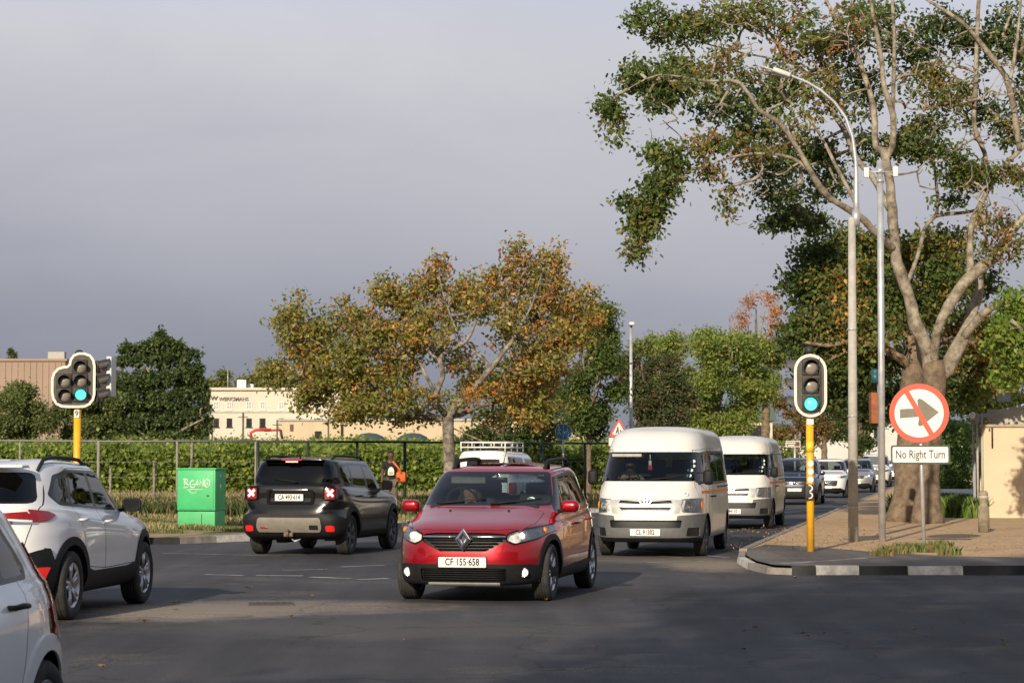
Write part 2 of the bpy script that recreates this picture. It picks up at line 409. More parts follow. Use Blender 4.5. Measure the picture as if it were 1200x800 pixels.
        for x in (xf, xr):
            for g in (1, -1):
                lin = MB()
                pts = [(math.cos(a) * (r + gap) + x, math.sin(a) * (r + gap) + r) for a in [PI * k / 18 * 1.16 - .25 for k in range(19)]]
                yo = []
                for (a, b) in pts:
                    p, n = s.hit('s', a, max(b, .3), g); yo.append(abs(p.y) - .005)
                vs = [(a, g * y_, b) for (a, b), y_ in zip(pts, yo)] + [(a, g * .5, b) for a, b in pts]
                lin.add(vs, [(i, i + 1, 20 + i, 19 + i) for i in range(18)]); lin.add([(a, g * .5, b) for a, b in pts], [tuple(range(19))])
                lin.build('wheel_liner', M_black, s.root)
        t = MB(); hw = width / 2
        prof = [(r * rimr, -hw * .9), (r * .86, -hw), (r * .95, -hw * .92), (r * .995, -hw * .75), (r, -hw * .55)]
        for g_ in (-.45, -.15, .15, .45): prof += [(r, hw * (g_ - .06)), (r - .008, hw * (g_ - .045)), (r - .008, hw * (g_ + .045)), (r, hw * (g_ + .06))]
        prof += [(r, hw * .55), (r * .995, hw * .75), (r * .95, hw * .92), (r * .86, hw), (r * rimr, hw * .9), (r * rimr - .01, hw * .3), (r * rimr - .01, -hw * .3), (r * rimr, -hw * .9)]
        Mx = Matrix.Rotation(PI / 2, 4, 'X')    # lathe axis z -> -y
        t.lathe(prof, 40, Mx)
        rm = MB(); rr = r * rimr
        rm.lathe([(rr - .012, -hw * .9), (rr, -hw * .95), (rr + .006, hw * .88), (rr - .012, hw * .86), (rr - .03, hw * .5), (rr - .035, -hw * .6)], 40, Mx)
        rm.lathe([(.001, hw * .62), (.03, hw * .64), (.06, hw * .6), (.075, hw * .35), (.075, 0)], 20, Mx)
        for k in range(spokes):
            a = 2 * PI * k / spokes
            for dlt in ((-.16, .16) if style == 0 else (0,)):
                a0, a1 = a + dlt * .5, a + dlt
                p0 = Vector((math.cos(a0) * .05, -hw * .55, math.sin(a0) * .05)); p1 = Vector((math.cos(a1) * (rr - .012), -hw * .72, math.sin(a1) * (rr - .012)))
                if style == 1: rm.tube([p0, p1], [.034, .022], 6)
                else: rm.tube([p0, (p0 + p1) / 2 + Vector((0, -.008, 0)), p1], [.022, .016, .018], 6)
        rm.lathe([(.001, -hw * .2), (rr - .02, -hw * .2)], 24, Mx, mat=1)
        # disc z is +: outer face is at lathe z=+hw -> y=-hw after rotation, so build outward = -y
        proto = None
        for x, fr in ((xf, 1), (xr, 0)):
            for g in (1, -1):
                if proto is None:
                    w_ = t.build('wheel', M_tyre, s.root); r_ = rm.build('rim', [rimm or M_alu, M_trim], w_); proto = w_
                else: w_ = copy_tree(proto, s.root)
                w_.location = (x, g * (ytrack - hw), r); w_.rotation_euler = (0, random.uniform(0, 1), (PI if g > 0 else 0) + (steer if fr else 0))
    def plate(s, txt, z, rear=False, y=0, w=.5, h=.113, m=None, off=.014, x=None, holder=True):
        g = -1 if rear else 1; p, n = s.hit('f', y, z, g); px = p.x if x is None else x
        M = frame((px + g * off, y, z), (0, g, 0), (0, 0, 1)); b = MB()
        b.prism(rp([(-w / 2 - .008, -h / 2 - .008), (w / 2 + .008, -h / 2 - .008), (w / 2 + .008, h / 2 + .008), (-w / 2 - .008, h / 2 + .008)], .012), .008, M, 1, -.01)
        b.prism(rp([(-w / 2, -h / 2), (w / 2, -h / 2), (w / 2, h / 2), (-w / 2, h / 2)], .01), .006, M, 0, -.002)
        if txt: b.text(txt, h * .98, M @ Matrix.Translation((0, 0, .006)), 2, .001, .0015, sx=.72)
        return b.build('number_plate', [M_white, M_black, M_trim], s.root)
    def lamp_bulb(s, name, m, y, z, r, rear=False, depth=.02, mirror=True, n=10, dx=0):
        for g in ((1, -1) if mirror else (1,)):
            p, nn = s.hit('f', y * g, z, -1 if rear else 1); b = MB()
            d = -1 if rear else 1; M = frame((p.x - d * depth + dx, y * g, z), (0, d, 0), (0, 0, 1))
            b.lathe([(.0005, r * .35), (r * .55, r * .28), (r * .9, .004), (r, -.01)], 20, M)
            b.lathe([(r, 0), (r * 1.12, .012), (r * 1.2, 0)], 20, M, 1); b.build(name, [m, M_chrome], s.root)
    def mirror_(s, x, z, m, w=.2, h=.15, out=.14, base=None, tall=False, back=M_chrome):
        for g in (1, -1):
            p, n = s.hit('s', x, z - h * .35, g); b = MB(); y = abs(p.y)
            c = (x + .02, g * (y + out), z)
            bm = bmesh.new(); bmesh.ops.create_cube(bm, size=1, matrix=Matrix.Translation(c) @ Matrix.Diagonal((.13, w, h, 1)))
            bmesh.ops.bevel(bm, geom=list(bm.edges), offset=min(w, h) * .47, segments=5, profile=.55, affect='EDGES', clamp_overlap=True)
            for v in bm.verts:
                if v.co.x < c[0] - .02: v.co.x = c[0] - .035
            b.addbm(bm, None, 0, True); o = b.build('wing_mirror', [m], s.root)
            a = MB(); a.tube([(x, g * (y - .02), z - h * .45), (x + .01, g * (y + out * .7), z - h * .3)], [.022, .02], 8)
            if tall: a.tube([(x + .02, g * (y - .02), z + h * .3), (x + .01, g * (y + out * .7), z + h * .3)], [.013, .013], 6)
            a.build('stalk', M_black, o)
            gl = MB(); gl.prism(rp([(-w / 2 + .02, -h / 2 + .015), (w / 2 - .02, -h / 2 + .015), (w / 2 - .02, h / 2 - .015), (-w / 2 + .02, h / 2 - .015)], .03), .004, frame((c[0] - .036, c[1], z), (0, -1, 0), (0, 0, 1)))
            gl.build('mirror_glass', back, o)
    def rails(s, x0, x1, y, h=.06, m=None, r=.018, fin=False):
        for g in (1, -1):
            b = MB(); N = 9; pts = []
            for i in range(N):
                t = i / (N - 1); x = x0 + (x1 - x0) * t; p, n = s.hit('t', x, y * g); e = min(1, math.sin(PI * min(max(t, .0), 1)) * 2.6)
                pts.append(Vector((x, y * g, p.z + h * e - .005 * (1 - e))))
            b.tube(pts, [r] * N, 8)
            if fin: 
                for i in (0, 1, N - 2, N - 1):
                    p, n = s.hit('t', pts[i].x, y * g); b.tube([Vector((pts[i].x, y * g, p.z - .01)), pts[i]], [r * 1.2, r * 1.1], 8)
            b.build('roof_rail', m or M_black, s.root)
    def wipers(s, x, z, y0=-.55, L=.55, rear=False, n=2):
        for k in range(n):
            b = MB(); ya = y0 + k * .62; pts = []
            for i in range(5):
                yy = ya + L * i / 4; p, nn = s.hit('f', yy, z + .015 * i, -1 if rear else 1); pts.append(p + Vector((.02 if not rear else -.02, 0, 0)))
            b.tube(pts, [.014, .011, .009, .008, .006], 6); b.build('wiper', M_black, s.root)
    def interior(s, xd, xs, zb, zfl=.45, rear=True, wheel_y=-.36, xr=-1.3, w=.6, seat=M_rubber, top=1.12, rows=None):
        b = MB(); b.box((xd - .15, 0, zb - .13), (.5, w * 2.05, .22), bev=.06); b.build('dashboard', M_rubber, s.root)
        b = MB(); b.box(((xd + xr) / 2, 0, zfl - .1), (xd - xr, w * 2, .2)); b.build('cabin_floor', M_rubber, s.root)
        rows = rows if rows is not None else ([xs, xs - .85] if rear else [xs])
        for i, x in enumerate(rows):
            for g in (1, -1):
                b = MB(); b.box((x, g * .35, zfl + .22), (.5, .46, .2), bev=.07)
                b.box((x - .3, g * .35, (zfl + top) / 2 + .12), (.15, .46, top - zfl - .1), Matrix.Translation((0, 0, 0)), bev=.06)
                b.box((x - .34, g * .35, top + .12), (.09, .24, .17), bev=.04); b.build('seat', seat, s.root)
        b = MB(); M = Matrix.Translation((xd - .42, wheel_y, zb + .0)) @ Matrix.Rotation(R(-68), 4, 'Y')
        ring_ = [(math.cos(a) * .18, math.sin(a) * .18, 0) for a in [2 * PI * k / 20 for k in range(21)]]
        b.tube(ring_, .015, 6, M=M); b.tube([(-.17, 0, 0), (0, 0, -.02), (.17, 0, 0)], .018, 6, M=M); b.tube([(0, 0, 0), (0, -.01, -.25)], .03, 6, M=M); b.build('steering_wheel', M_rubber, s.root)
    def underbody(s, F, Rr, w=.62, z0=.2, z1=.5):
        b = MB(); b.box(((F + Rr) / 2, 0, (z0 + z1) / 2), (F - Rr, w * 2, z1 - z0), bev=.05)
        b.tube([(s.wh[1], -w - .1, s.wh[2]), (s.wh[1], w + .1, s.wh[2])], .04, 8); b.tube([(s.wh[0], -w - .1, s.wh[2]), (s.wh[0], w + .1, s.wh[2])], .04, 8)
        b.tube([(0, .2, z0 - .02), (Rr + .1, .35, z0 + .01)], .03, 8); b.box((Rr + .35, .3, z0), (.5, .2, .14), bev=.04)
        b.build('underbody', M_black, s.root)
    def finish(s):
        bm, lay = s.bm, s.lay; bm.normal_update(); groups = {}
        for f in bm.faces: groups.setdefault(f[lay], []).append(f)
        def mk(name, fl, mats, parent, off=0, rec=None, midx=None, rimw=None):
            vm = {}; vs = []; ns = []; fs = []; mi = []
            rec = Vector(rec) if rec else None
            for k, f in enumerate(fl):
                row = []
                for v in f.verts:
                    if v not in vm:
                        vm[v] = len(vs); p = v.co + v.normal * off
                        if rec: p = p + rec
                        vs.append(p); ns.append(v.normal.copy())
                    row.append(vm[v])
                fs.append(row); mi.append(midx[k] if midx else 0)
            if off or rec:
                S_ = set(fl)
                for f in fl:
                    for e in f.edges:
                        if sum(1 for g in e.link_faces if g in S_) == 1:
                            for l in f.loops:
                                if l.edge == e: a, b2 = l.vert, l.link_loop_next.vert
                            A, B_ = a.co, b2.co; Cc, Dd = vs[vm[b2]], vs[vm[a]]
                            nn = (B_ - A).cross(Dd - A)
                            if off < 0 or rec: nn = nn
                            nn = nn.normalized() if nn.length > 1e-9 else Vector((0, 0, 1)); b = len(vs)
                            vs += [A, B_, Cc, Dd]; ns += [nn] * 4; fs.append((b, b + 1, b + 2, b + 3)); mi.append(len(mats) - 1)
            me = bpy.data.meshes.new(name); me.from_pydata([tuple(p) for p in vs], [], fs)
            for m in mats: me.materials.append(m)
            me.polygons.foreach_set('material_index', mi); me.polygons.foreach_set('use_smooth', [True] * len(fs)); me.update()
            me.normals_split_custom_set_from_vertices([tuple(n) for n in ns])
            o = bpy.data.objects.new(name, me); COL.objects.link(o); o.parent = parent; return o
        body = groups.get(0, []); mi = [0] * len(body)
        for i, p in enumerate(s.parts):
            if p == 'seam': b = groups.get(i + 1, []); body = body + b; mi = mi + [1] * len(b)
        s.body = mk('body', body, [s.paint, M_trim], s.root, midx=mi); s.obj = {}
        for i, p in enumerate(s.parts):
            if not isinstance(p, dict) or (i + 1) not in groups: continue
            fl = groups[i + 1]; par = s.root if not p['parent'] else s.obj[p['parent'] if not isinstance(p['parent'], int) else p['parent']]
            o = mk(p['name'], fl, [p['mat'], p['rim']], par, p['off'], p['rec']); s.obj[i + 1] = o; s.obj.setdefault(p['name'], o)
            if p['label']: o['label'] = p['label']
            if p['lens']: mk('lens', fl, [p['lens']], o, off=0.001)
            if 'extra' in p:
                _, (hx, hz), g, hm = p['extra']; pt, n = s.hit('s', hx, hz, g); b = MB(); y = pt.y
                b.tube([(hx - .1, y - g * .01, hz), (hx - .085, y + g * .035, hz), (hx + .0, y + g * .042, hz + .004), (hx + .085, y + g * .035, hz), (hx + .1, y - g * .01, hz)], [.012, .014, .016, .014, .012], 8)
                b.build('handle', hm, o)
        bm.free(); return s.root
def facing(a): return (-math.sin(R(a)), -math.cos(R(a)))       # towards the camera
def away(a): return (math.sin(R(a)), math.cos(R(a)))
def paint(name, col, metal=.0, rough=.28, var=.05, coat=1.0, dirt=(.1, .75)): return mat(name, col, rough, metal, var=var, scale=3, coat=coat, dirt=dirt)
P_red = mat('red_metallic_paint', (.36, .005, .013), .30, .45, var=.05, scale=3, coat=1, spec=.3, dirt=(.05, .3))
P_black = mat('black_paint', (.006, .006, .007), .16, var=.1, coat=.35, spec=.4)
P_white = paint('white_car_paint', (.82, .82, .81), 0, .3, .02, dirt=(.1, .5))
P_cream = paint('white_van_paint', (.77, .75, .70), 0, .36, .04, .6, dirt=(.2, .9))
P_navy = paint('dark_blue_paint', (.02, .026, .045), .4, .25)
P_silver = paint('silver_paint', (.42, .43, .45), .7, .3)
M_grey = mat('grey_bumper_plastic', (.13, .13, .13), .5, var=.1)
M_greige = mat('greige_panel', (.20, .18, .15), .5, var=.1)
M_skid = mat('silver_skid', (.6, .6, .58), .4, .4)
M_mesh = mat('grille_black', (.012, .012, .012), .5)
M_refl = mat('lamp_reflector', (.78, .78, .76), .35, .0, var=.2, scale=20, coat=1, col2=(.35, .35, .35))
M_orange = mat('amber_lens', (.8, .22, .02), .2)
M_disc = mat('licence_disc', (.55, .72, .66), .5)
M_orstripe = mat('orange_stripe', (.75, .25, .03), .5)
M_seat = mat('grey_seat_cloth', (.07, .07, .075), .9)
M_visor = mat('sun_visor', (.42, .41, .36), .8)
M_redglow = mat('red_lamp_and_reflector_glow', (.45, .01, .01), .3, emit=(1, .04, .03), estr=.35)  # brake lamp, and an added glow on the rear reflectors, which are no lamps
M_xlamp = mat('lit_cross_lamp', (.9, .6, .55), .3, emit=(1, .55, .5), estr=1.2)
def slats(c, name, poly_y, z0, z1, n, th, m, xlim, ids, off=.004, tapered=None):
    """n horizontal bars left proud inside a recessed opening"""
    for k in range(n):
        z = z0 + (z1 - z0) * (k + .5) / n; w = poly_y if tapered is None else poly_y * (1 - tapered * (1 - (z - z0) / (z1 - z0)))
        b = MB(); pts = []
        for i in range(9):
            y = -w + 2 * w * i / 8; p, nn = c.hit('f', y, z); pts.append(p + Vector((-.012, 0, 0)))
        b.tube(pts, [th] * 9, 6); b.build(name, m, c.root)

# ---- red hatchback, the nearest whole vehicle
def red_car():
    rings = [(1.80, .20, .72, .22, -1.82, .27, 5, 5), (1.94, .215, .815, .24, -1.95, .29, 4.6, 5), (2.0, .30, .862, .34, -2.02, .42, 4.2, 5), (2.035, .45, .872, .52, -2.045, .56, 4.0, 5),
             (2.02, .60, .872, .68, -2.03, .72, 4.0, 4.6), (1.985, .74, .866, .80, -2.0, .88, 3.9, 4.4), (1.93, .805, .856, .86, -1.97, .98, 3.9, 4.4), (1.78, .875, .846, .90, -1.95, 1.02, 4.0, 4.4), (1.4, .965, .825, .935, -1.92, 1.06, 4.4, 4.4),
             (1.04, 1.045, .825, .965, -1.90, 1.10, 5.4, 4.6), (.98, 1.06, .81, .985, -1.89, 1.12, 5.6, 4.6), (.62, 1.28, .735, 1.23, -1.80, 1.30, 5.6, 4.4), (.33, 1.44, .67, 1.41, -1.70, 1.44, 5.4, 4.4),
             (.20, 1.495, .615, 1.475, -1.62, 1.505, 4.8, 4), (.02, 1.53, .46, 1.515, -1.45, 1.53, 3.6, 3.6), (-.25, 1.55, .22, 1.55, -1.0, 1.55, 3, 3), (-.5, 1.553, .02, 1.553, -.6, 1.553, 2, 2)]
    c = Car('red_hatchback', rings, (-.13, 27.25, 0), facing(12), q=1.25, slope=.035, paint=P_red)
    tag(c.root, 'red metallic high-riding hatchback with number plate CF 155-658 driving towards the viewer', 'car')
    c.root.scale = (1.02, 1.065, 1.015)
    # glass
    ws = rp([(-.745, 1.07), (.745, 1.07), (.615, 1.46), (-.615, 1.46)], .05)
    t = c.fpart('windscreen_seal', M_trim, ws, xlim=.2)
    c.fpart('windscreen', M_wind, rp([(-.715, 1.095), (.715, 1.095), (.597, 1.444), (-.597, 1.444)], .05), xlim=.2, only=tuple(t))
    t = c.fpart('rear_window_seal', M_trim, rp([(-.62, 1.12), (.62, 1.12), (.52, 1.44), (-.52, 1.44)], .05), rear=True, xlim=-1.3)
    c.fpart('rear_window', M_wind, rp([(-.58, 1.15), (.58, 1.15), (.5, 1.42), (-.5, 1.42)], .05), rear=True, xlim=-1.3, only=tuple(t))
    t = c.spart('window_trim', M_trim, rp([(.80, 1.0), (.30, 1.40), (-.3, 1.445), (-1.1, 1.44), (-1.45, 1.36), (-1.60, 1.12), (-.2, 1.03)], .05))
    for pl in ([(.68, 1.03), (.28, 1.375), (-.22, 1.41), (-.22, 1.05)], [(-.32, 1.055), (-.32, 1.412), (-1.03, 1.405), (-1.03, 1.09)], [(-1.08, 1.10), (-1.08, 1.40), (-1.36, 1.34), (-1.46, 1.13)]):
        c.spart('side_window', M_wind, rp(pl, .03), only=tuple(t))
    # front face
    c.hood([(1.03, -.70), (1.03, .70), (1.5, .69), (1.80, .60), (1.905, .35), (1.925, 0), (1.905, -.35), (1.80, -.60), (1.5, -.69)])
    g = c.fpart('grille', M_mesh, rp([(-.455, .77), (-.30, .785), (.30, .785), (.455, .77), (.46, .69), (.24, .575), (-.24, .575), (-.46, .69)], .03), rec=(-.05, 0, 0), xlim=1.4)
    low = c.fpart('lower_bumper', M_black, rp([(-.90, .19), (-.86, .37), (-.70, .44), (.70, .44), (.86, .37), (.90, .19)], .04), off=.006, xlim=1.0)
    lg = c.fpart('lower_grille', M_mesh, rp([(-.46, .25), (.46, .25), (.47, .39), (-.47, .39)], .02), rec=(-.04, 0, 0), xlim=1.4, only=tuple(low))
    c.fpart('skid_plate', M_skid, rp([(-.40, .235), (-.34, .175), (.34, .175), (.40, .235)], .02), off=.02, xlim=1.2, only=tuple(low + [0]))
    hl = [(.455, .775), (.57, .825), (.86, .885), (.86, .80), (.74, .70), (.54, .645), (.45, .695)]
    t = c.fpart('headlight_surround', M_trim, rp(hl, .02), mirror=True, xlim=1.1)
    h2 = [(.475, .765), (.58, .805), (.845, .865), (.845, .80), (.735, .72), (.55, .67), (.47, .705)]
    c.fpart('headlight', M_refl, rp(h2, .02), mirror=True, rec=(-.05, 0, 0), xlim=1.1, only=tuple(t), lens=M_clear)
    c.wheels(1.25, -1.34, .325, .845, trim=True, tw=.065, gap=.045, width=.2, spokes=5)
    c.spart('sill_trim', M_black, [(1.0, .2), (1.0, .36), (-1.1, .40), (-1.1, .2)], off=.008)
    c.spart('bumper', M_black, rp([(-1.66, .2), (-1.66, .45), (-1.9, .5), (-2.2, .5), (-2.2, .2)], .04), off=.006)
    c.door([(.86, .385), (.93, .7), (.84, .97), (.30, 1.435), (-.26, 1.46), (-.26, .375)], handle=(-.08, .85))
    c.door([(-.26, .375), (-.26, 1.46), (-1.05, 1.455), (-1.12, 1.03), (-.95, .70), (-.90, .40)], handle=(-.95, .88))
    c.fpart('tail_light', M_redl, rp([(.66, .78), (.86, .80), (.84, 1.1), (.66, 1.05)], .03), rear=True, mirror=True, off=.006, xlim=-1.5)
    c.interior(.86, .05, 1.10, .45, wheel_y=-.36, w=.62, seat=M_seat, top=1.12, xr=-1.5); c.underbody(1.75, -1.8)
    slats(c, 'grille_bar', .44, .59, .725, 4, .009, M_black, 1.4, g, tapered=.42)
    slats(c, 'lower_grille_bar', .45, .26, .385, 5, .006, M_black, 1.4, lg)
    for g_ in (1, -1):
        b = MB(); pts = []
        for i in range(6):
            y = g_ * (.085 + .365 * i / 5); p, n = c.hit('f', y, .742); pts.append(p + Vector((.004, 0, 0)))
        b.tube(pts, [.012] * 6, 8); b.build('chrome_strip', M_chrome, c.root)
    p, n = c.hit('f', 0, .71); b = MB(); M = frame((p.x + .012, 0, .715), (0, 1, 0), (-.15, 0, 1))
    b.ring([(0, .115), (.075, 0), (0, -.115), (-.075, 0)], [(0, .05), (.03, 0), (0, -.05), (-.03, 0)], .022, M, 0)
    b.add([(0, .115, .022), (.075, 0, .022), (0, -.115, .022), (-.075, 0, .022), (0, .05, .022), (.03, 0, .022), (0, -.05, .022), (-.03, 0, .022), (.0, .08, .036), (.052, 0, .036), (0, -.08, .036), (-.052, 0, .036)],
          [(0, 1, 9, 8), (1, 2, 10, 9), (2, 3, 11, 10), (3, 0, 8, 11), (8, 9, 5, 4), (9, 10, 6, 5), (10, 11, 7, 6), (11, 8, 4, 7)], M)
    b.prism([(0, .13), (.09, 0), (0, -.13), (-.09, 0)], .01, M, 1, -.012); b.build('badge', [M_chrome, M_trim], c.root)
    c.plate('CF 155·658', .462, w=.52)
    c.lamp_bulb('fog_light', mat('fog_lamp', (.8, .8, .75), .3, emit=(1, .9, .7), estr=.7), .635, .345, .044, depth=-.012)
    c.lamp_bulb('headlight_bulb', M_lamp, .60, .748, .035, depth=.04)
    for g_ in (1, -1):
        p, n = c.hit('f', .775 * g_, .80); b = MB(); b.ball(p + Vector((-.035, 0, 0)), (.03, .032, .04), 8); b.build('indicator', M_orange, c.root)
    c.mirror_(.62, 1.06, P_red, w=.21, h=.14, out=.13)
    c.rails(.12, -1.4, .53, .085, r=.024, fin=True)
    c.wipers(.9, 1.09)
    b = MB(); b.tube([(-.05, 0, 1.53), (-.12, 0, 1.56), (-.32, 0, 1.72)], [.012, .006, .003], 6); b.build('aerial', M_black, c.root)
    b = MB(); b.box((.27, -.33, 1.375), (.02, .40, .11), Matrix.Identity(4), bev=.01); b.build('sun_visor', M_visor, c.root)
    b = MB(); b.box((.33, .02, 1.36), (.04, .24, .065), bev=.015); b.tube([(.33, .02, 1.37), (.28, .02, 1.45)], .012, 6); b.build('interior_mirror', M_trim, c.root)
    p, n = c.hit('f', .50, 1.145); b = MB(); b.prism(circ(0, 0, .045, 16, .03), .002, frame(p + Vector((-.012, 0, 0)), (0, 1, 0), (-.8, 0, 1))); b.build('licence_disc', M_disc, c.root)
    for y in (-.33, .33):
        p, n = c.hit('t', 1.18, y); b = MB(); b.ball(p, .016, 6); b.build('washer_jet', M_black, c.root)
    c.finish(); return c
RED = red_car()

# ---- black square-built suv, rear three-quarter view
def black_suv():
    rings = [(1.85, .25, .74, .26, -1.80, .30, 5, 11), (2.0, .28, .84, .30, -1.98, .34, 4.8, 11), (2.08, .42, .895, .44, -2.07, .44, 4.6, 11), (2.11, .6, .902, .64, -2.11, .60, 4.6, 11), (2.09, .80, .90, .82, -2.09, .76, 4.6, 6),
             (2.03, .93, .89, .92, -2.04, .92, 4.6, 11), (1.95, .99, .88, .97, -2.03, 1.05, 4.8, 11), (1.5, 1.06, .86, 1.02, -2.02, 1.14, 5, 11), (1.0, 1.10, .845, 1.06, -2.01, 1.18, 5.5, 11), (.93, 1.12, .825, 1.09, -2.0, 1.20, 5.5, 6),
             (.66, 1.35, .765, 1.32, -1.93, 1.40, 5, 9), (.48, 1.52, .70, 1.50, -1.86, 1.57, 5, 9), (.38, 1.60, .65, 1.585, -1.80, 1.625, 4.6, 8), (.2, 1.635, .53, 1.63, -1.65, 1.645, 4, 4), (-.2, 1.66, .25, 1.66, -1.1, 1.66, 3, 3), (-.5, 1.663, .02, 1.663, -.7, 1.663, 2, 2)]
    c = Car('black_suv', rings, (-3.30, 39.75, 0), away(13), q=1.1, slope=.02, paint=P_black)
    tag(c.root, 'black boxy suv with square red tail lights and number plate CA 493-614, driving away', 'suv')
    c.fpart('windscreen', M_tint, rp([(-.70, 1.13), (.70, 1.13), (.63, 1.55), (-.63, 1.55)], .05), xlim=.2)
    t = c.fpart('rear_window', M_tint, rp([(-.70, 1.20), (.70, 1.20), (.62, 1.555), (-.62, 1.555)], .06), rear=True, xlim=-1.3)
    t = c.spart('window_trim', M_trim, rp([(.78, 1.09), (.42, 1.51), (-.3, 1.56), (-1.1, 1.565), (-1.66, 1.54), (-1.78, 1.24), (-1.2, 1.16), (-.2, 1.12)], .05))
    for pl in ([(.66, 1.12), (.40, 1.47), (-.20, 1.51), (-.20, 1.135)], [(-.30, 1.14), (-.30, 1.515), (-1.02, 1.52), (-1.02, 1.18)], [(-1.12, 1.22), (-1.12, 1.51), (-1.56, 1.49), (-1.64, 1.26)]):
        c.spart('side_window', M_tint, rp(pl, .03), only=tuple(t))
    c.wheels(1.235, -1.335, .345, .875, trim=True, tw=.085, gap=.055, width=.215, spokes=5, rimm=M_grey)
    c.spart('sill_trim', M_black, [(1.0, .2), (1.0, .40), (-1.1, .40), (-1.1, .2)], off=.008)
    bp = c.fpart('bumper', M_black, rp([(-.98, .2), (-.98, .60), (-.72, .70), (.72, .70), (.98, .60), (.98, .2)], .05), rear=True, off=.03, xlim=-1.75)
    gp = c.fpart('bumper_insert', M_greige, rp([(-.55, .42), (.55, .42), (.58, .50), (.55, .64), (-.55, .64), (-.58, .50)], .04), rear=True, off=.05, xlim=-1.75, only=tuple(bp))
    c.fpart('exhaust_recess', M_mesh, rp([(-.52, .45), (-.36, .45), (-.36, .53), (-.52, .53)], .02), rear=True, off=.03, xlim=-1.75, only=tuple(gp))
    c.fpart('rear_reflector', M_redglow, rp([(.64, .43), (.77, .43), (.77, .52), (.64, .52)], .025), rear=True, mirror=True, off=.04, xlim=-1.6, only=tuple(bp))  # reflectors brightened by emission, not lit lamps
    ts = c.fpart('tail_light', M_redl, rp([(.60, .955), (.80, .955), (.80, 1.165), (.60, 1.165)], .035), rear=True, mirror=True, off=.025, xlim=-1.6)
    c.panel('tailgate', [(-.70, .72), (.70, .72), (.575, .95), (.575, 1.18), (.72, 1.20), (.64, 1.6), (-.64, 1.6), (-.72, 1.20), (-.575, 1.18), (-.575, .95)], xlim=-1.6)
    c.door([(.80, .41), (.88, .8), (.82, 1.06), (.44, 1.54), (-.25, 1.575), (-.25, .41)], handle=(-.08, .98))
    c.door([(-.25, .41), (-.25, 1.575), (-1.07, 1.58), (-1.10, 1.1), (-.92, .76), (-.86, .41)], handle=(-.92, 1.0))
    c.interior(.8, .05, 1.10, .5, w=.65, top=1.15, xr=-1.5); c.underbody(1.75, -1.75, z0=.27)
    for g in (1, -1):       # crossed light bars
        p, n = c.hit('f', .70 * g, 1.06, -1); b = MB(); M = frame((p.x - .034, .70 * g, 1.06), (0, -1, 0), (0, 0, 1))
        for a in (PI / 4, -PI / 4): b.box((0, 0, 0), (.16, .042, .008), M @ Matrix.Rotation(a, 4, 'Z'))
        b.build('cross_lamp', M_xlamp, c.root)
        b = MB(); b.ring(rp([(-.115, -.12), (.115, -.12), (.115, .12), (-.115, .12)], .04), rp([(-.095, -.1), (.095, -.1), (.095, .1), (-.095, .1)], .03), .05, M @ Matrix.Translation((0, 0, -.03))); b.build('lamp_bezel', M_trim, c.root)
    p, n = c.hit('f', .1, 1.0, -1); b = MB(); M = frame((p.x - .006, .0, 1.0), (0, -1, 0), (0, 0, 1))
    b.ring(rp([(-.42, -.13), (.42, -.13), (.42, .12), (-.42, .12)], .05), rp([(-.37, -.09), (.37, -.09), (.37, .09), (-.37, .09)], .04), .03, M); b.build('plate_recess', M_trim, c.root)
    c.plate('CA 493·614', .985, rear=True, y=.02, off=.03)
    b = MB(); b.box((p.x - .035, 0, 1.11), (.02, .62, .03), bev=.008); b.build('tailgate_strip', M_chrome, c.root)
    p, n = c.hit('f', 0, 1.6, -1); b = MB(); b.box((-1.86, 0, 1.622), (.24, 1.06, .03), bev=.012); b.build('roof_spoiler', P_black, c.root)
    b = MB(); b.box((-1.985, 0, 1.622), (.012, .36, .016)); b.build('brake_light', M_redglow, c.root)
    b = MB(); b.text('TRAILHAWK', .03, frame((p.x - .05, .02, 1.55), (0, -1, 0), (0, 0, 1)), 0) if False else b.box((-1.985, 0, 1.59), (.01, .22, .022)); b.build('wind_label', M_white, c.root)
    b = MB(); b.tube([(-2.0, 0, .36), (-2.2, 0, .34), (-2.22, 0, .42)], .022, 8); b.ball((-2.22, 0, .44), .03, 8); b.box((-2.12, 0, .36), (.1, .16, .07), bev=.01); b.build('tow_bar', mat('rusty_tow_steel', (.16, .11, .08), .7), c.root)
    b = MB(); b.tube([(-2.1, -.05, .28), (-2.16, -.12, .25), (-2.1, -.2, .28)], .015, 8); b.build('tow_hook', M_galv, c.root)
    b = MB(); b.box((-2.12, .44, .475), (.05, .14, .03), bev=.01); b.build('red_tow_eye', M_redl, c.root)
    c.wipers(0, 1.24, -.1, .42, rear=True, n=1); c.mirror_(.55, 1.17, P_black, w=.2, h=.18, out=.14, back=M_trim); c.rails(.25, -1.6, .58, .05, r=.02)
    b = MB(); b.tube([(-1.5, 0, 1.64), (-1.6, 0, 1.72), (-1.62, 0, 1.78)], [.014, .006, .003], 6); b.build('aerial', M_black, c.root)
    c.finish(); return c
black_suv()

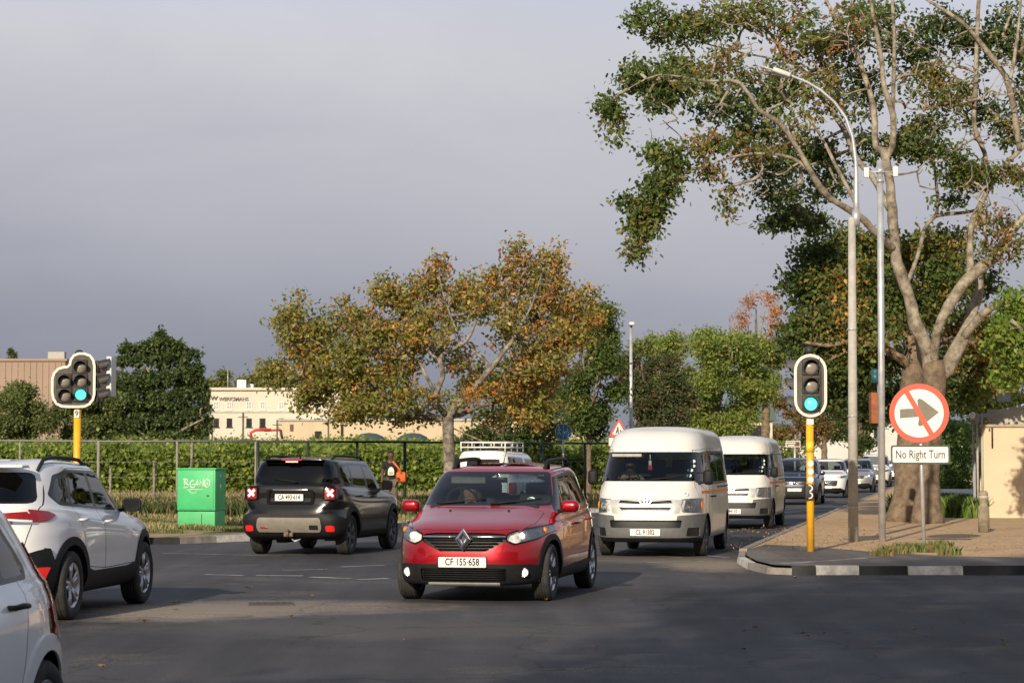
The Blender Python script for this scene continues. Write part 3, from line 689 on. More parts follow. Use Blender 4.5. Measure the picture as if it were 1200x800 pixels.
# ---- white crossover at the left edge
def white_suv():
    rings = [(1.9, .24, .74, .25, -1.95, .25, 5, 5), (2.08, .27, .84, .30, -2.10, .27, 4.4, 4.8), (2.18, .42, .905, .44, -2.19, .38, 4.0, 4.6), (2.22, .62, .912, .64, -2.22, .58, 4.0, 4.4), (2.19, .80, .91, .82, -2.20, .82, 3.9, 4.0),
             (2.10, .90, .90, .90, -2.16, .95, 3.9, 4.0), (1.95, .96, .885, .95, -2.13, 1.06, 4, 4.2), (1.45, 1.03, .86, .995, -2.11, 1.12, 4.4, 4.2), (1.02, 1.09, .835, 1.03, -2.09, 1.17, 5, 4.4), (.95, 1.11, .815, 1.05, -2.07, 1.19, 5, 4.4),
             (.5, 1.36, .725, 1.31, -1.93, 1.36, 4.6, 4.4), (.22, 1.50, .665, 1.47, -1.80, 1.49, 4.4, 4.4), (.08, 1.56, .61, 1.545, -1.74, 1.56, 4.2, 4.2), (-.1, 1.59, .5, 1.585, -1.55, 1.59, 3.6, 3.6), (-.4, 1.61, .25, 1.61, -1.1, 1.61, 3, 3), (-.6, 1.612, .02, 1.612, -.8, 1.612, 2, 2)]
    c = Car('white_crossover', rings, (-5.20, 24.15, 0), away(6.5), q=1.3, slope=.05, paint=P_white)
    tag(c.root, 'white crossover with black wheel arches and a long red tail light at the left edge', 'suv')
    c.fpart('windscreen', M_tint, rp([(-.70, 1.13), (.70, 1.13), (.60, 1.52), (-.60, 1.52)], .05), xlim=.2)
    t = c.fpart('rear_window_seal', M_trim, rp([(-.66, 1.19), (.66, 1.19), (.56, 1.50), (-.56, 1.50)], .07), rear=True, xlim=-1.3)
    c.fpart('rear_window', M_tint, rp([(-.63, 1.21), (.63, 1.21), (.54, 1.48), (-.54, 1.48)], .06), rear=True, xlim=-1.3, only=tuple(t))
    t = c.spart('window_trim', M_trim, rp([(.86, 1.06), (.34, 1.44), (.0, 1.51), (-.9, 1.525), (-1.34, 1.47), (-1.60, 1.27), (-1.44, 1.165), (-.3, 1.10)], .04))
    for pl in ([(.70, 1.10), (.32, 1.405), (-.02, 1.475), (-.26, 1.48), (-.26, 1.125)], [(-.36, 1.13), (-.36, 1.485), (-.86, 1.49), (-1.06, 1.46), (-1.06, 1.175)], [(-1.13, 1.19), (-1.13, 1.445), (-1.30, 1.43), (-1.51, 1.27), (-1.42, 1.20)]):
        c.spart('side_window', M_tint, rp(pl, .025), only=tuple(t))
    c.wheels(1.30, -1.34, .35, .895, trim=True, tw=.085, gap=.06, width=.22, spokes=5)
    c.spart('sill_trim', M_black, rp([(.95, .2), (.88, .50), (.5, .47), (-.7, .47), (-.97, .52), (-.97, .2)], .04), off=.012)
    c.spart('bumper', M_black, [(-1.66, .2), (-1.66, .46), (-1.74, .54), (-1.82, .74), (-1.90, .748), (-1.90, .2)], off=.014)
    bp = c.fpart('bumper', M_black, rp([(-1.0, .2), (-1.0, .75), (-.75, .74), (-.45, .62), (.45, .62), (.75, .74), (1.0, .75), (1.0, .2)], .04), rear=True, off=.014, xlim=-1.84)
    allb = tuple(i + 1 for i, p in enumerate(c.parts) if isinstance(p, dict) and p['name'] == 'bumper')
    c.fpart('rear_reflector', M_redglow, rp([(.70, .42), (.76, .42), (.80, .56), (.72, .56)], .015), rear=True, mirror=True, off=.022, xlim=-1.7, only=allb)  # reflector brightness comes from emission; it is no lamp
    c.fpart('tail_light', M_redl, rp([(.22, 1.055), (.22, 1.085), (.60, 1.11), (1.0, 1.145), (1.0, 1.0), (.62, 1.035)], .012), rear=True, mirror=True, off=.008, xlim=-1.97)
    c.spart('tail_light', M_redl, rp([(-1.97, 1.135), (-1.97, 1.0), (-1.80, 1.015), (-1.66, 1.06), (-1.655, 1.075), (-1.75, 1.11)], .01), off=.008)
    c.fpart('tail_light_glass', M_chrome, rp([(.32, .985), (.32, 1.035), (.61, 1.01), (.70, 1.008), (.70, .985)], .01), rear=True, mirror=True, off=.006, xlim=-1.7)
    c.panel('tailgate', [(-.60, .66), (.60, .66), (.66, .98), (.70, 1.17), (.60, 1.55), (-.60, 1.55), (-.70, 1.17), (-.66, .98)], xlim=-1.6)
    c.door([(.86, .49), (.98, .8), (.90, 1.05), (.36, 1.47), (-.02, 1.53), (-.31, 1.54), (-.31, .48)], handle=(-.14, .97))
    c.door([(-.31, .48), (-.31, 1.54), (-.88, 1.54), (-1.10, 1.5), (-1.12, 1.12), (-.98, .72), (-.94, .52)], handle=(-1.0, 1.01))
    c.interior(.8, .05, 1.10, .5, w=.65, top=1.15, xr=-1.6); c.underbody(1.75, -1.85, z0=.25)
    c.mirror_(.60, 1.13, M_black, w=.21, h=.15, out=.15, back=mat('mirror_glass_dark', (.05, .055, .06), .1, .6)); c.rails(.0, -1.55, .56, .045, r=.02)
    p, n = c.hit('f', -.46, .93, -1); b = MB(); b.text('CROSS', .04, frame((p.x - .004, -.46, .93), (0, -1, 0), (0, 0, 1)), 0, .003); b.build('badge', M_chrome, c.root)
    b = MB(); b.box((-1.86, 0, 1.56), (.22, 1.1, .03), bev=.012); b.build('roof_spoiler', P_white, c.root)
    c.finish()
white_suv()

# ---- white small hatchback cut by the lower left corner, seen from its left rear side
def white_hatch():
    rings = [(1.7, .2, .70, .2, -1.75, .28, 5, 5), (1.85, .22, .80, .24, -1.88, .32, 4.2, 5), (1.93, .38, .845, .40, -1.95, .46, 4.0, 5), (1.94, .55, .855, .6, -1.96, .60, 3.8, 4.8), (1.9, .70, .85, .76, -1.92, .76, 3.8, 4.6), (1.82, .8, .84, .84, -1.88, .86, 3.8, 4.6),
             (1.4, .9, .82, .90, -1.85, .94, 4.2, 4.6), (1.0, .98, .80, .93, -1.82, .99, 5, 4.8), (.94, 1.0, .785, .95, -1.80, 1.01, 5, 4.8), (.55, 1.22, .71, 1.18, -1.66, 1.20, 4.6, 4.6), (.25, 1.36, .65, 1.34, -1.54, 1.35, 4.4, 4.4),
             (.1, 1.42, .59, 1.405, -1.47, 1.42, 4.2, 4), (-.1, 1.445, .45, 1.44, -1.3, 1.445, 3.6, 3.6), (-.4, 1.46, .2, 1.46, -.9, 1.46, 3, 3), (-.6, 1.462, .02, 1.462, -.7, 1.462, 2, 2)]
    c = Car('white_hatchback', rings, (-3.42, 10.35, 0), facing(9.5), q=1.5, slope=.04, paint=P_white)
    tag(c.root, 'small white hatchback in the lower left corner with only its rear quarter in view', 'car')
    t = c.spart('window_trim', M_trim, rp([(.78, .98), (.26, 1.32), (-.2, 1.365), (-.98, 1.355), (-1.22, 1.08), (-1.18, 1.02), (-.2, .99)], .06))
    for pl in ([(.68, 1.0), (.26, 1.29), (-.16, 1.335), (-.16, 1.005)], [(-.25, 1.01), (-.25, 1.335), (-.82, 1.325), (-.82, 1.03)], [(-.86, 1.035), (-.86, 1.32), (-.95, 1.315), (-1.17, 1.07), (-1.14, 1.045)]):
        c.spart('side_window', M_tint, rp(pl, .03), only=tuple(t))
    c.fpart('windscreen', M_tint, rp([(-.66, 1.02), (.66, 1.02), (.57, 1.38), (-.57, 1.38)], .05), xlim=.2)
    c.fpart('rear_window', M_tint, rp([(-.55, 1.03), (.55, 1.03), (.48, 1.35), (-.48, 1.35)], .05), rear=True, xlim=-1.3)
    c.wheels(1.18, -1.31, .30, .825, trim=True, tw=.085, gap=.05, width=.19, trim_m=P_white, spokes=5)
    c.fpart('tail_light', M_redl, rp([(.67, .70), (.86, .68), (.86, .95), (.76, 1.25), (.60, 1.34), (.64, 1.0)], .03), rear=True, mirror=True, off=.01, xlim=-1.45)
    c.panel('tailgate', [(-.60, .60), (.60, .60), (.66, .98), (.55, 1.39), (-.55, 1.39), (-.66, .98)], xlim=-1.45)
    c.door([(.84, .28), (.90, .7), (.80, .96), (.28, 1.36), (-.2, 1.385), (-.2, .28)], handle=None)
    c.door([(-.2, .28), (-.2, 1.385), (-.86, 1.375), (-1.0, 1.2), (-1.04, .95), (-.95, .62), (-.82, .28)], handle=(-.86, .90), hm=M_black)
    c.seamline('s', rp([(-1.52, .86), (-1.36, .86), (-1.36, .72), (-1.52, .72)], .02), lambda a, n: a.y > .3)
    c.interior(.75, .0, 1.02, .42, w=.6, top=1.05, xr=-1.3); c.underbody(1.6, -1.7); c.mirror_(.6, 1.02, P_white)
    c.finish()
white_hatch()

# ---- high-roofed vans
def van(name, loc, a, label, ptext, near=True, dark=False):
    rings = [(2.45, .26, .80, .26, -2.4, .3, 6, 6), (2.60, .27, .89, .30, -2.55, .34, 5, 6), (2.68, .34, .935, .38, -2.66, .42, 4.6, 6), (2.70, .50, .942, .55, -2.69, .6, 4.6, 6), (2.69, .70, .942, .75, -2.68, .8, 4.6, 6), (2.665, .88, .94, .9, -2.67, .95, 4.6, 6),
             (2.60, 1.0, .938, 1.02, -2.66, 1.05, 4.6, 6), (2.48, 1.14, .93, 1.16, -2.65, 1.18, 4.6, 6), (2.38, 1.25, .92, 1.22, -2.64, 1.26, 4.8, 6), (2.16, 1.50, .885, 1.50, -2.62, 1.5, 5, 6), (1.95, 1.73, .845, 1.74, -2.60, 1.75, 5, 6), (1.88, 1.79, .838, 1.80, -2.59, 1.82, 5, 6),
             (1.78, 1.90, .812, 1.90, -2.57, 1.92, 5, 6), (1.62, 2.03, .775, 2.03, -2.55, 2.04, 4.6, 6), (1.40, 2.12, .70, 2.115, -2.5, 2.12, 4.2, 6), (1.1, 2.17, .57, 2.17, -2.4, 2.17, 3.8, 5), (.6, 2.20, .33, 2.20, -2.1, 2.20, 3, 3.4), (.2, 2.208, .1, 2.208, -.6, 2.208, 2.4, 2.4), (.1, 2.209, .02, 2.209, -.2, 2.209, 2, 2)]
    c = Car(name, rings, loc, facing(a), q=1.0 if near else .8, slope=0, paint=P_cream, pf=4)
    tag(c.root, label, 'van', 'white minibus taxis in the oncoming lane')
    t = c.fpart('windscreen_seal', M_trim, rp([(-.84, 1.265), (.84, 1.265), (.795, 1.755), (-.795, 1.755)], .06), xlim=1.2)
    c.fpart('windscreen', M_wind, rp([(-.81, 1.29), (.81, 1.29), (.77, 1.735), (-.77, 1.735)], .05), xlim=1.2, only=tuple(t))
    c.fpart('rear_window', M_tint, rp([(-.75, 1.25), (.75, 1.25), (.72, 1.75), (-.72, 1.75)], .05), rear=True, xlim=-1.5)
    t = c.spart('window_trim', M_trim, rp([(2.12, 1.24), (1.74, 1.74), (1.0, 1.78), (-2.45, 1.78), (-2.48, 1.22), (.9, 1.2)], .04))
    for x0, x1 in ((1.02, .95), (-.02, .86), (-1.2, -.1), (-2.4, -1.28)):
        pl = [(2.0, 1.27), (1.72, 1.69), (1.05, 1.73), (1.05, 1.24)] if x0 == 1.02 else [(x0, 1.25), (x0, 1.74), (x1, 1.74), (x1, 1.25)]
        c.spart('side_window', M_wind if x0 == 1.02 else M_tint, rp(pl, .03), only=tuple(t))
    c.wheels(1.62, -1.49, .335, .905, trim=None, gap=.06, width=.2, rimm=M_grey, style=1)
    # front face
    low = c.fpart('bumper', M_grey, rp([(-.99, .28), (-.99, .73), (-.53, .70), (-.50, .53), (.50, .53), (.53, .70), (.99, .73), (.99, .28)], .02), off=.012, xlim=1.75)
    c.fpart('bumper_lip', M_black, rp([(-.99, .2), (-.99, .285), (-.8, .34), (.8, .34), (.99, .285), (.99, .2)], .02), off=.006, xlim=1.6, only=tuple(low + [0]))
    c.fpart('lower_grille', M_mesh, rp([(-.58, .50), (.58, .50), (.60, .625), (-.60, .625)], .02), rec=(-.05, 0, 0), xlim=2.2, only=tuple(low + [0]))
    c.fpart('fog_lamp_recess', M_mesh, rp([(.66, .36), (.84, .36), (.84, .50), (.68, .50)], .02), rec=(-.02, 0, 0), mirror=True, xlim=1.8, only=tuple(low))
    gr = c.fpart('grille_panel', M_skid, rp([(-.56, .74), (.56, .74), (.60, .955), (.30, .97), (-.30, .97), (-.60, .955)], .02), off=.008, xlim=2.0)
    c.fpart('grille_slot', M_mesh, rp([(-.45, .905), (-.10, .885), (.10, .885), (.45, .905), (.42, .95), (.12, .93), (-.12, .93), (-.42, .95)], .01), rec=(-.04, 0, 0), xlim=2.0, only=tuple(gr))
    c.fpart('grille_slot', M_mesh, rp([(-.40, .785), (.40, .785), (.44, .84), (-.44, .84)], .015), rec=(-.04, 0, 0), xlim=2.0, only=tuple(gr))
    h = [(.58, .97), (.80, .985), (.945, .975), (.945, .79), (.90, .735), (.60, .755)]
    c.fpart('headlight', M_refl, rp(h, .02), mirror=True, rec=(-.05, 0, 0), xlim=1.9, lens=M_clear)
    for y, w_ in ((.5, 1),): pass
    c.spart('stripe', M_orstripe, [(2.0, 1.055), (2.0, 1.105), (-2.62, 1.105), (-2.62, 1.055)], off=.002)
    c.spart('side_rail', M_black, [(.2, 1.14), (.2, 1.165), (-2.0, 1.165), (-2.0, 1.14)], off=.008)
    c.door([(2.10, .36), (2.14, .9), (2.17, 1.2), (1.74, 1.79), (1.0, 1.82), (1.0, .8), (1.02, .36)], handle=(1.12, 1.0), hm=M_black)
    c.door([(1.0, .36), (1.0, 1.82), (-.06, 1.82), (-.06, .36)], handle=(.86, 1.0), hm=M_black, name='sliding_door', sides=(1,))
    c.interior(2.12, 1.3, 1.26, .7, w=.7, top=1.42, xr=-2.2, wheel_y=-.40, rows=[1.3, .3, -.6, -1.5]); c.underbody(2.3, -2.3, z0=.26)
    c.plate(ptext, .425, w=.50)
    if near:
        for g_ in (1, -1):
            p, n = c.hit('f', g_ * .86, .86); b = MB(); b.ball(p + Vector((-.05, 0, 0)), (.03, .03, .07), 8); b.build('indicator', M_orange, c.root)
            b = MB(); p, n = c.hit('f', g_ * .70, .86); b.lathe([(.001, .0), (.05, .005), (.07, .03)], 16, frame(p + Vector((-.045, 0, 0)), (0, 1, 0), (0, 0, 1))); b.build('headlight_bulb', M_chrome, c.root)
    p, n = c.hit('f', 0, .955); b = MB(); M = frame(p + Vector((.016, 0, 0)), (0, 1, 0), (-.15, 0, 1))
    b.ring(circ(0, 0, .11, 24, .075), circ(0, 0, .095, 24, .062), .014, M); b.ring(circ(0, .0, .035, 20, .062), circ(0, 0, .024, 20, .052), .014, M); b.ring(circ(0, .03, .07, 20, .03), circ(0, .03, .058, 20, .02), .016, M); b.build('badge', M_chrome, c.root)
    c.mirror_(2.02, 1.33, M_black, w=.17, h=.25, out=.17, tall=True); c.wipers(0, 1.29, -.62, .6)
    for i, (y, z, r) in enumerate(((.70, 1.60, .05), (.71, 1.52, .045), (.68, 1.45, .05), (.67, 1.36, .045))):
        p, n = c.hit('f', y, z); b = MB(); b.prism(circ(0, 0, r, 14, r * .8), .002, frame(p + Vector((-.012, 0, -.003)), (0, 1, 0), (-.9, 0, 1))); b.build('licence_disc', M_disc, c.root)
    if near:
        b = MB(); b.box((2.02, -.40, 1.70), (.02, .5, .05), bev=.01); b.build('sun_visor', M_visor, c.root)
        b = MB(); b.box((2.05, .0, 1.57), (.02, .05, .08), bev=.008, mat=0); b.box((2.05, 0, 1.49), (.02, .07, .08), bev=.008, mat=1); b.tube([(2.05, 0, 1.71), (2.05, 0, 1.6)], .003, 4); b.build('hanging_charm', [M_white, mat('pink_charm', (.6, .03, .10), .6)], c.root)
        p, n = c.hit('f', .64, 1.06); b = MB(); M = frame(p + Vector((.006, 0, 0)), (0, 1, 0), (-.5, 0, 1)); b.prism([(-.05, -.03), (.05, -.03), (.05, .03), (-.05, .03)], .002, M, 0); b.text('W', .06, M @ Matrix.Translation((0, 0, .002)), 1, .001, .002); b.build('sticker', [M_white, mat('violet_ink', (.05, .04, .2), .6)], c.root)
    c.finish(); return c
VAN1 = van('white_minibus', (2.73, 39.45, 0), 11.3, 'nearer of the two white high-roof minibuses, right behind the red hatchback', 'CL 91302')
VAN2 = van('white_minibus', (5.60, 54.3, 0), 11.5, 'farther of the two white high-roof minibuses, following close behind the first one', 'CA 84110', near=False)

# ---- queue behind the vans: four generic bodies with their own proportions
def queue_car(name, L, Wd, H, loc, a, pnt, label, cat, bonnet=1.0, hl=(.45, .85, .72, .86), grille=(.38, .66, .84), low=(.5, .3, .45), q=.6, group='cars queueing behind the vans', trim=True, rail=False, lit=False, black_low=True):
    F = L / 2; w = Wd / 2; b = bonnet
    rings = [(F - .2, .22, w * .84, .24, -F + .25, .3, 5, 5), (F - .06, .25, w * .95, .28, -F + .1, .34, 4.4, 5), (F, .42, w * .995, .45, -F + .02, .5, 4.2, 5), (F + .01, .62, w, .66, -F, .7, 4.2, 4.8), (F - .03, .80 * b, w * .99, .84 * b, -F + .03, .9, 4.2, 4.6),
             (F - .12, .92 * b, w * .975, .94 * b, -F + .08, 1.02, 4.2, 4.6), (F - .55, 1.0 * b, w * .95, .98 * b, -F + .1, 1.07, 4.6, 4.6), (F - 1.02, 1.07 * b, w * .925, 1.01 * b, -F + .14, 1.12, 5, 4.8), (F - 1.08, 1.09 * b, w * .905, 1.03 * b, -F + .16, 1.14, 5, 4.8),
             (F - 1.42, (1.09 * b + H) / 2, w * .82, (1.03 * b + H) / 2, -F + .3, (1.14 + H) / 2, 4.8, 4.6), (F - 1.74, H - .10, w * .75, H - .12, -F + .42, H - .1, 4.6, 4.4), (F - 1.88, H - .035, w * .68, H - .05, -F + .5, H - .03, 4.2, 4), (F - 2.1, H - .01, w * .5, H - .012, -F + .8, H - .01, 3.4, 3.4), (F - 2.4, H, .03, H, -F + 1.3, H, 2.4, 2.4)]
    c = Car(name, rings, loc, facing(a), q=q, slope=.03, paint=pnt); tag(c.root, label, cat, group)
    c.fpart('windscreen', M_wind, rp([(-w * .84, 1.11 * b), (w * .84, 1.11 * b), (w * .70, H - .11), (-w * .70, H - .11)], .05), xlim=.1)
    c.fpart('rear_window', M_wind, rp([(-w * .74, 1.16), (w * .74, 1.16), (w * .64, H - .11), (-w * .64, H - .11)], .05), rear=True, xlim=-1.1)
    xa = F - 1.2; t = c.spart('window_trim', M_trim, rp([(xa, 1.06 * b), (xa - .5, H - .14), (-.3, H - .1), (-F + .75, H - .13), (-F + .45, 1.14), (-.2, 1.08 * b)], .04))
    for pl in ([(xa - .14, 1.09 * b), (xa - .52, H - .18), (-.10, H - .14), (-.10, 1.10 * b)], [(-.18, 1.10 * b), (-.18, H - .14), (-F + .82, H - .17), (-F + .6, 1.16)]): c.spart('side_window', M_tint, rp(pl, .03), only=tuple(t))
    c.wheels(F - .87, -F + .9, .34, w - .02, trim=trim, gap=.05, width=.21, spokes=5)
    y0, y1, z0, z1 = hl
    if black_low:
        lo = c.fpart('lower_bumper', M_black, rp([(-w, .2), (-w, low[1] - .02), (-w * .7, low[2]), (w * .7, low[2]), (w, low[1] - .02), (w, .2)], .03), off=.006, xlim=F - .8)
    else: lo = []
    g = c.fpart('grille', M_mesh, rp([(-grille[0], grille[1]), (grille[0], grille[1]), (grille[0] + .04, grille[2]), (-grille[0] - .04, grille[2])], .03), rec=(-.04, 0, 0), xlim=F - .8)
    c.fpart('headlight', M_refl, rp([(y0, z1 - .03), (y1, z1 + .04), (y1, z1 - .06), (y0 + .12, z0), (y0, z0 + .02)], .02), mirror=True, rec=(-.04, 0, 0), xlim=F - .8, lens=M_clear)
    c.fpart('lower_grille', M_mesh, rp([(-low[0], low[1] - .02), (low[0], low[1] - .02), (low[0] + .02, low[2] - .02), (-low[0] - .02, low[2] - .02)], .02), rec=(-.03, 0, 0), xlim=F - .8, only=tuple(lo + [0]))
    c.door([(xa, .40), (xa + .03, .8), (xa - .02, 1.04 * b), (xa - .5, H - .11), (-.14, H - .07), (-.14, .38)], handle=(.0, .92)); c.door([(-.14, .38), (-.14, H - .07), (-F + .95, H - .09), (-F + .85, 1.08), (-F + 1.2, .7), (-F + 1.3, .4)], handle=(-F + 1.15, .95))
    for dz in (.33, .66):
        bb = MB(); pts = []
        for i in range(7): y = -grille[0] + 2 * grille[0] * i / 6; p, n = c.hit('f', y, grille[1] + (grille[2] - grille[1]) * dz); pts.append(p + Vector((-.004, 0, 0)))
        bb.tube(pts, [.012] * 7, 6); bb.build('chrome_strip', M_chrome, c.root)
    bb = MB(); p, n = c.hit('f', 0, (grille[1] + grille[2]) / 2); bb.lathe([(.001, .012), (.05, .012), (.06, 0)], 16, frame(p + Vector((.004, 0, 0)), (0, 1, 0), (0, 0, 1))); bb.build('badge', M_chrome, c.root)
    if lit: c.lamp_bulb('headlight_bulb', M_lamp, (y0 + y1) / 2 - .02, (z0 + z1) / 2 + .02, .05, depth=.03)
    c.plate('', low[2] + .04, w=.5); c.mirror_(F - 1.35, 1.08 * b, pnt, w=.2, h=.15)
    c.interior(F - 1.25, .1, 1.1 * b, .48, w=w * .72, top=1.15, xr=-F + .6); c.underbody(F - .3, -F + .3, w=w * .66)
    if rail: c.rails(F - 2.0, -F + .8, w * .62, .05)
    c.finish(); return c
def on(px, Y): return (px - 600) / FPX * Y
queue_car('dark_suv', 4.43, 1.81, 1.68, (on(935, 82), 82, 0), 11, P_navy, 'dark blue suv right behind the two white minibuses', 'suv', 1.05, grille=(.42, .70, .86), hl=(.48, .86, .70, .90), low=(.6, .32, .5), q=.7, rail=True)
queue_car('white_compact_suv', 4.0, 1.77, 1.65, (on(970, 96), 96, 0), 11, P_white, 'white compact suv just right of the yellow signal post with a wide black lower grille', 'suv', 1.05, grille=(.45, .50, .74), hl=(.44, .84, .82, .92), low=(.45, .28, .42), q=.6)
queue_car('silver_suv', 4.2, 1.78, 1.68, (on(1004, 112), 112, 0), 11, P_silver, 'silver grey suv with lit headlights seen either side of the tapered lamp post', 'suv', 1.05, q=.5, lit=True)
queue_car('white_large_suv', 4.9, 1.92, 1.92, (on(1025, 134), 134, 0), 11, P_white, 'tall white suv seen beside the galvanised pole at the far end of the queue', 'suv', 1.18, hl=(.55, .92, .88, 1.02), grille=(.42, .72, .98), q=.5)
queue_car('silver_hatchback', 4.1, 1.75, 1.55, (on(1047, 158), 158, 0), 11, P_silver, 'small silver hatchback farthest back in the queue, partly behind the oak trunk', 'car', 1.0, q=.45)

# ---- white pickup with canopy and roof rack
def pickup():
    rings = [(2.4, .3, .76, .3, -2.4, .42, 5, 9), (2.52, .34, .85, .36, -2.5, .46, 4.6, 9), (2.58, .5, .88, .52, -2.52, .55, 4.4, 9), (2.58, .75, .885, .76, -2.52, .76, 4.4, 9), (2.5, .92, .88, .94, -2.52, .96, 4.4, 9), (2.3, 1.02, .87, 1.02, -2.52, 1.04, 4.6, 9), (1.7, 1.1, .85, 1.06, -2.50, 1.07, 5, 9),
             (1.2, 1.15, .83, 1.10, -2.48, 1.12, 5, 9), (.9, 1.4, .77, 1.4, -2.42, 1.45, 5, 8), (.65, 1.66, .71, 1.66, -2.37, 1.74, 5, 8), (.5, 1.74, .66, 1.76, -2.33, 1.83, 4.6, 8), (.2, 1.79, .5, 1.83, -2.2, 1.86, 4, 5), (-.2, 1.82, .2, 1.86, -1.6, 1.87, 3, 3), (-.6, 1.87, .02, 1.87, -.8, 1.87, 2, 2)]
    c = Car('white_pickup', rings, (on(571, 59) + .40, 60.9, 0), away(13), q=.8, slope=0, paint=P_white)
    tag(c.root, 'white pickup with a white canopy and a roof rack behind the red hatchback', 'pickup')
    t = c.fpart('canopy_door', P_cream, rp([(-.70, 1.16), (.70, 1.16), (.62, 1.75), (-.62, 1.75)], .05), rear=True, xlim=-2, off=-.015)
    c.fpart('canopy_window', M_wind, rp([(-.50, 1.28), (.42, 1.28), (.40, 1.64), (-.48, 1.64)], .04), rear=True, xlim=-2, only=tuple(t))
    c.spart('canopy_side_window', M_tint, rp([(-.72, 1.3), (-.72, 1.68), (-2.2, 1.70), (-2.24, 1.3)], .04)); c.spart('side_window', M_tint, rp([(.85, 1.18), (.52, 1.62), (-.5, 1.66), (-.5, 1.18)], .04))
    c.fpart('windscreen', M_wind, rp([(-.68, 1.2), (.68, 1.2), (.6, 1.62), (-.6, 1.62)], .05), xlim=.3)
    c.wheels(1.6, -1.5, .37, .875, trim=None, gap=.06, width=.23, style=1)
    c.fpart('tail_light', M_redl, rp([(.74, .72), (.87, .72), (.87, 1.02), (.74, 1.02)], .02), rear=True, mirror=True, off=.01, xlim=-2)
    c.panel('tailgate', [(-.72, .56), (.72, .56), (.72, 1.05), (-.72, 1.05)], xlim=-2); c.fpart('bumper', M_black, [(-.9, .4), (.9, .4), (.9, .54), (-.9, .54)], rear=True, off=.05, xlim=-1.9)
    c.interior(.95, .1, 1.15, .6, w=.62, top=1.25, xr=-1.0, rear=False); c.underbody(2.2, -2.2, z0=.3); c.mirror_(.9, 1.25, P_white); c.plate('', .7, rear=True)
    r = MB()
    for g in (1, -1):
        for z in (1.95, 2.08): r.tube([(-.1, g * .6, z), (-2.25, g * .6, z)], .02, 8)
        for x in (-.1, -.8, -1.5, -2.25): r.tube([(x, g * .6, 1.84), (x, g * .6, 2.08)], .018, 8)
    for x in (-.1, -.45, -.8, -1.15, -1.5, -1.85, -2.25): r.tube([(x, -.6, 1.95), (x, .6, 1.95)], .018, 8)
    for x in (-.1, -2.25):
        r.tube([(x, -.6, 2.08), (x, .6, 2.08)], .02, 8)
        for y in (-.3, 0, .3): r.tube([(x, y, 1.95), (x, y, 2.08)], .014, 6)
    r.build('roof_rack', M_white, c.root)
    c.finish()
pickup()
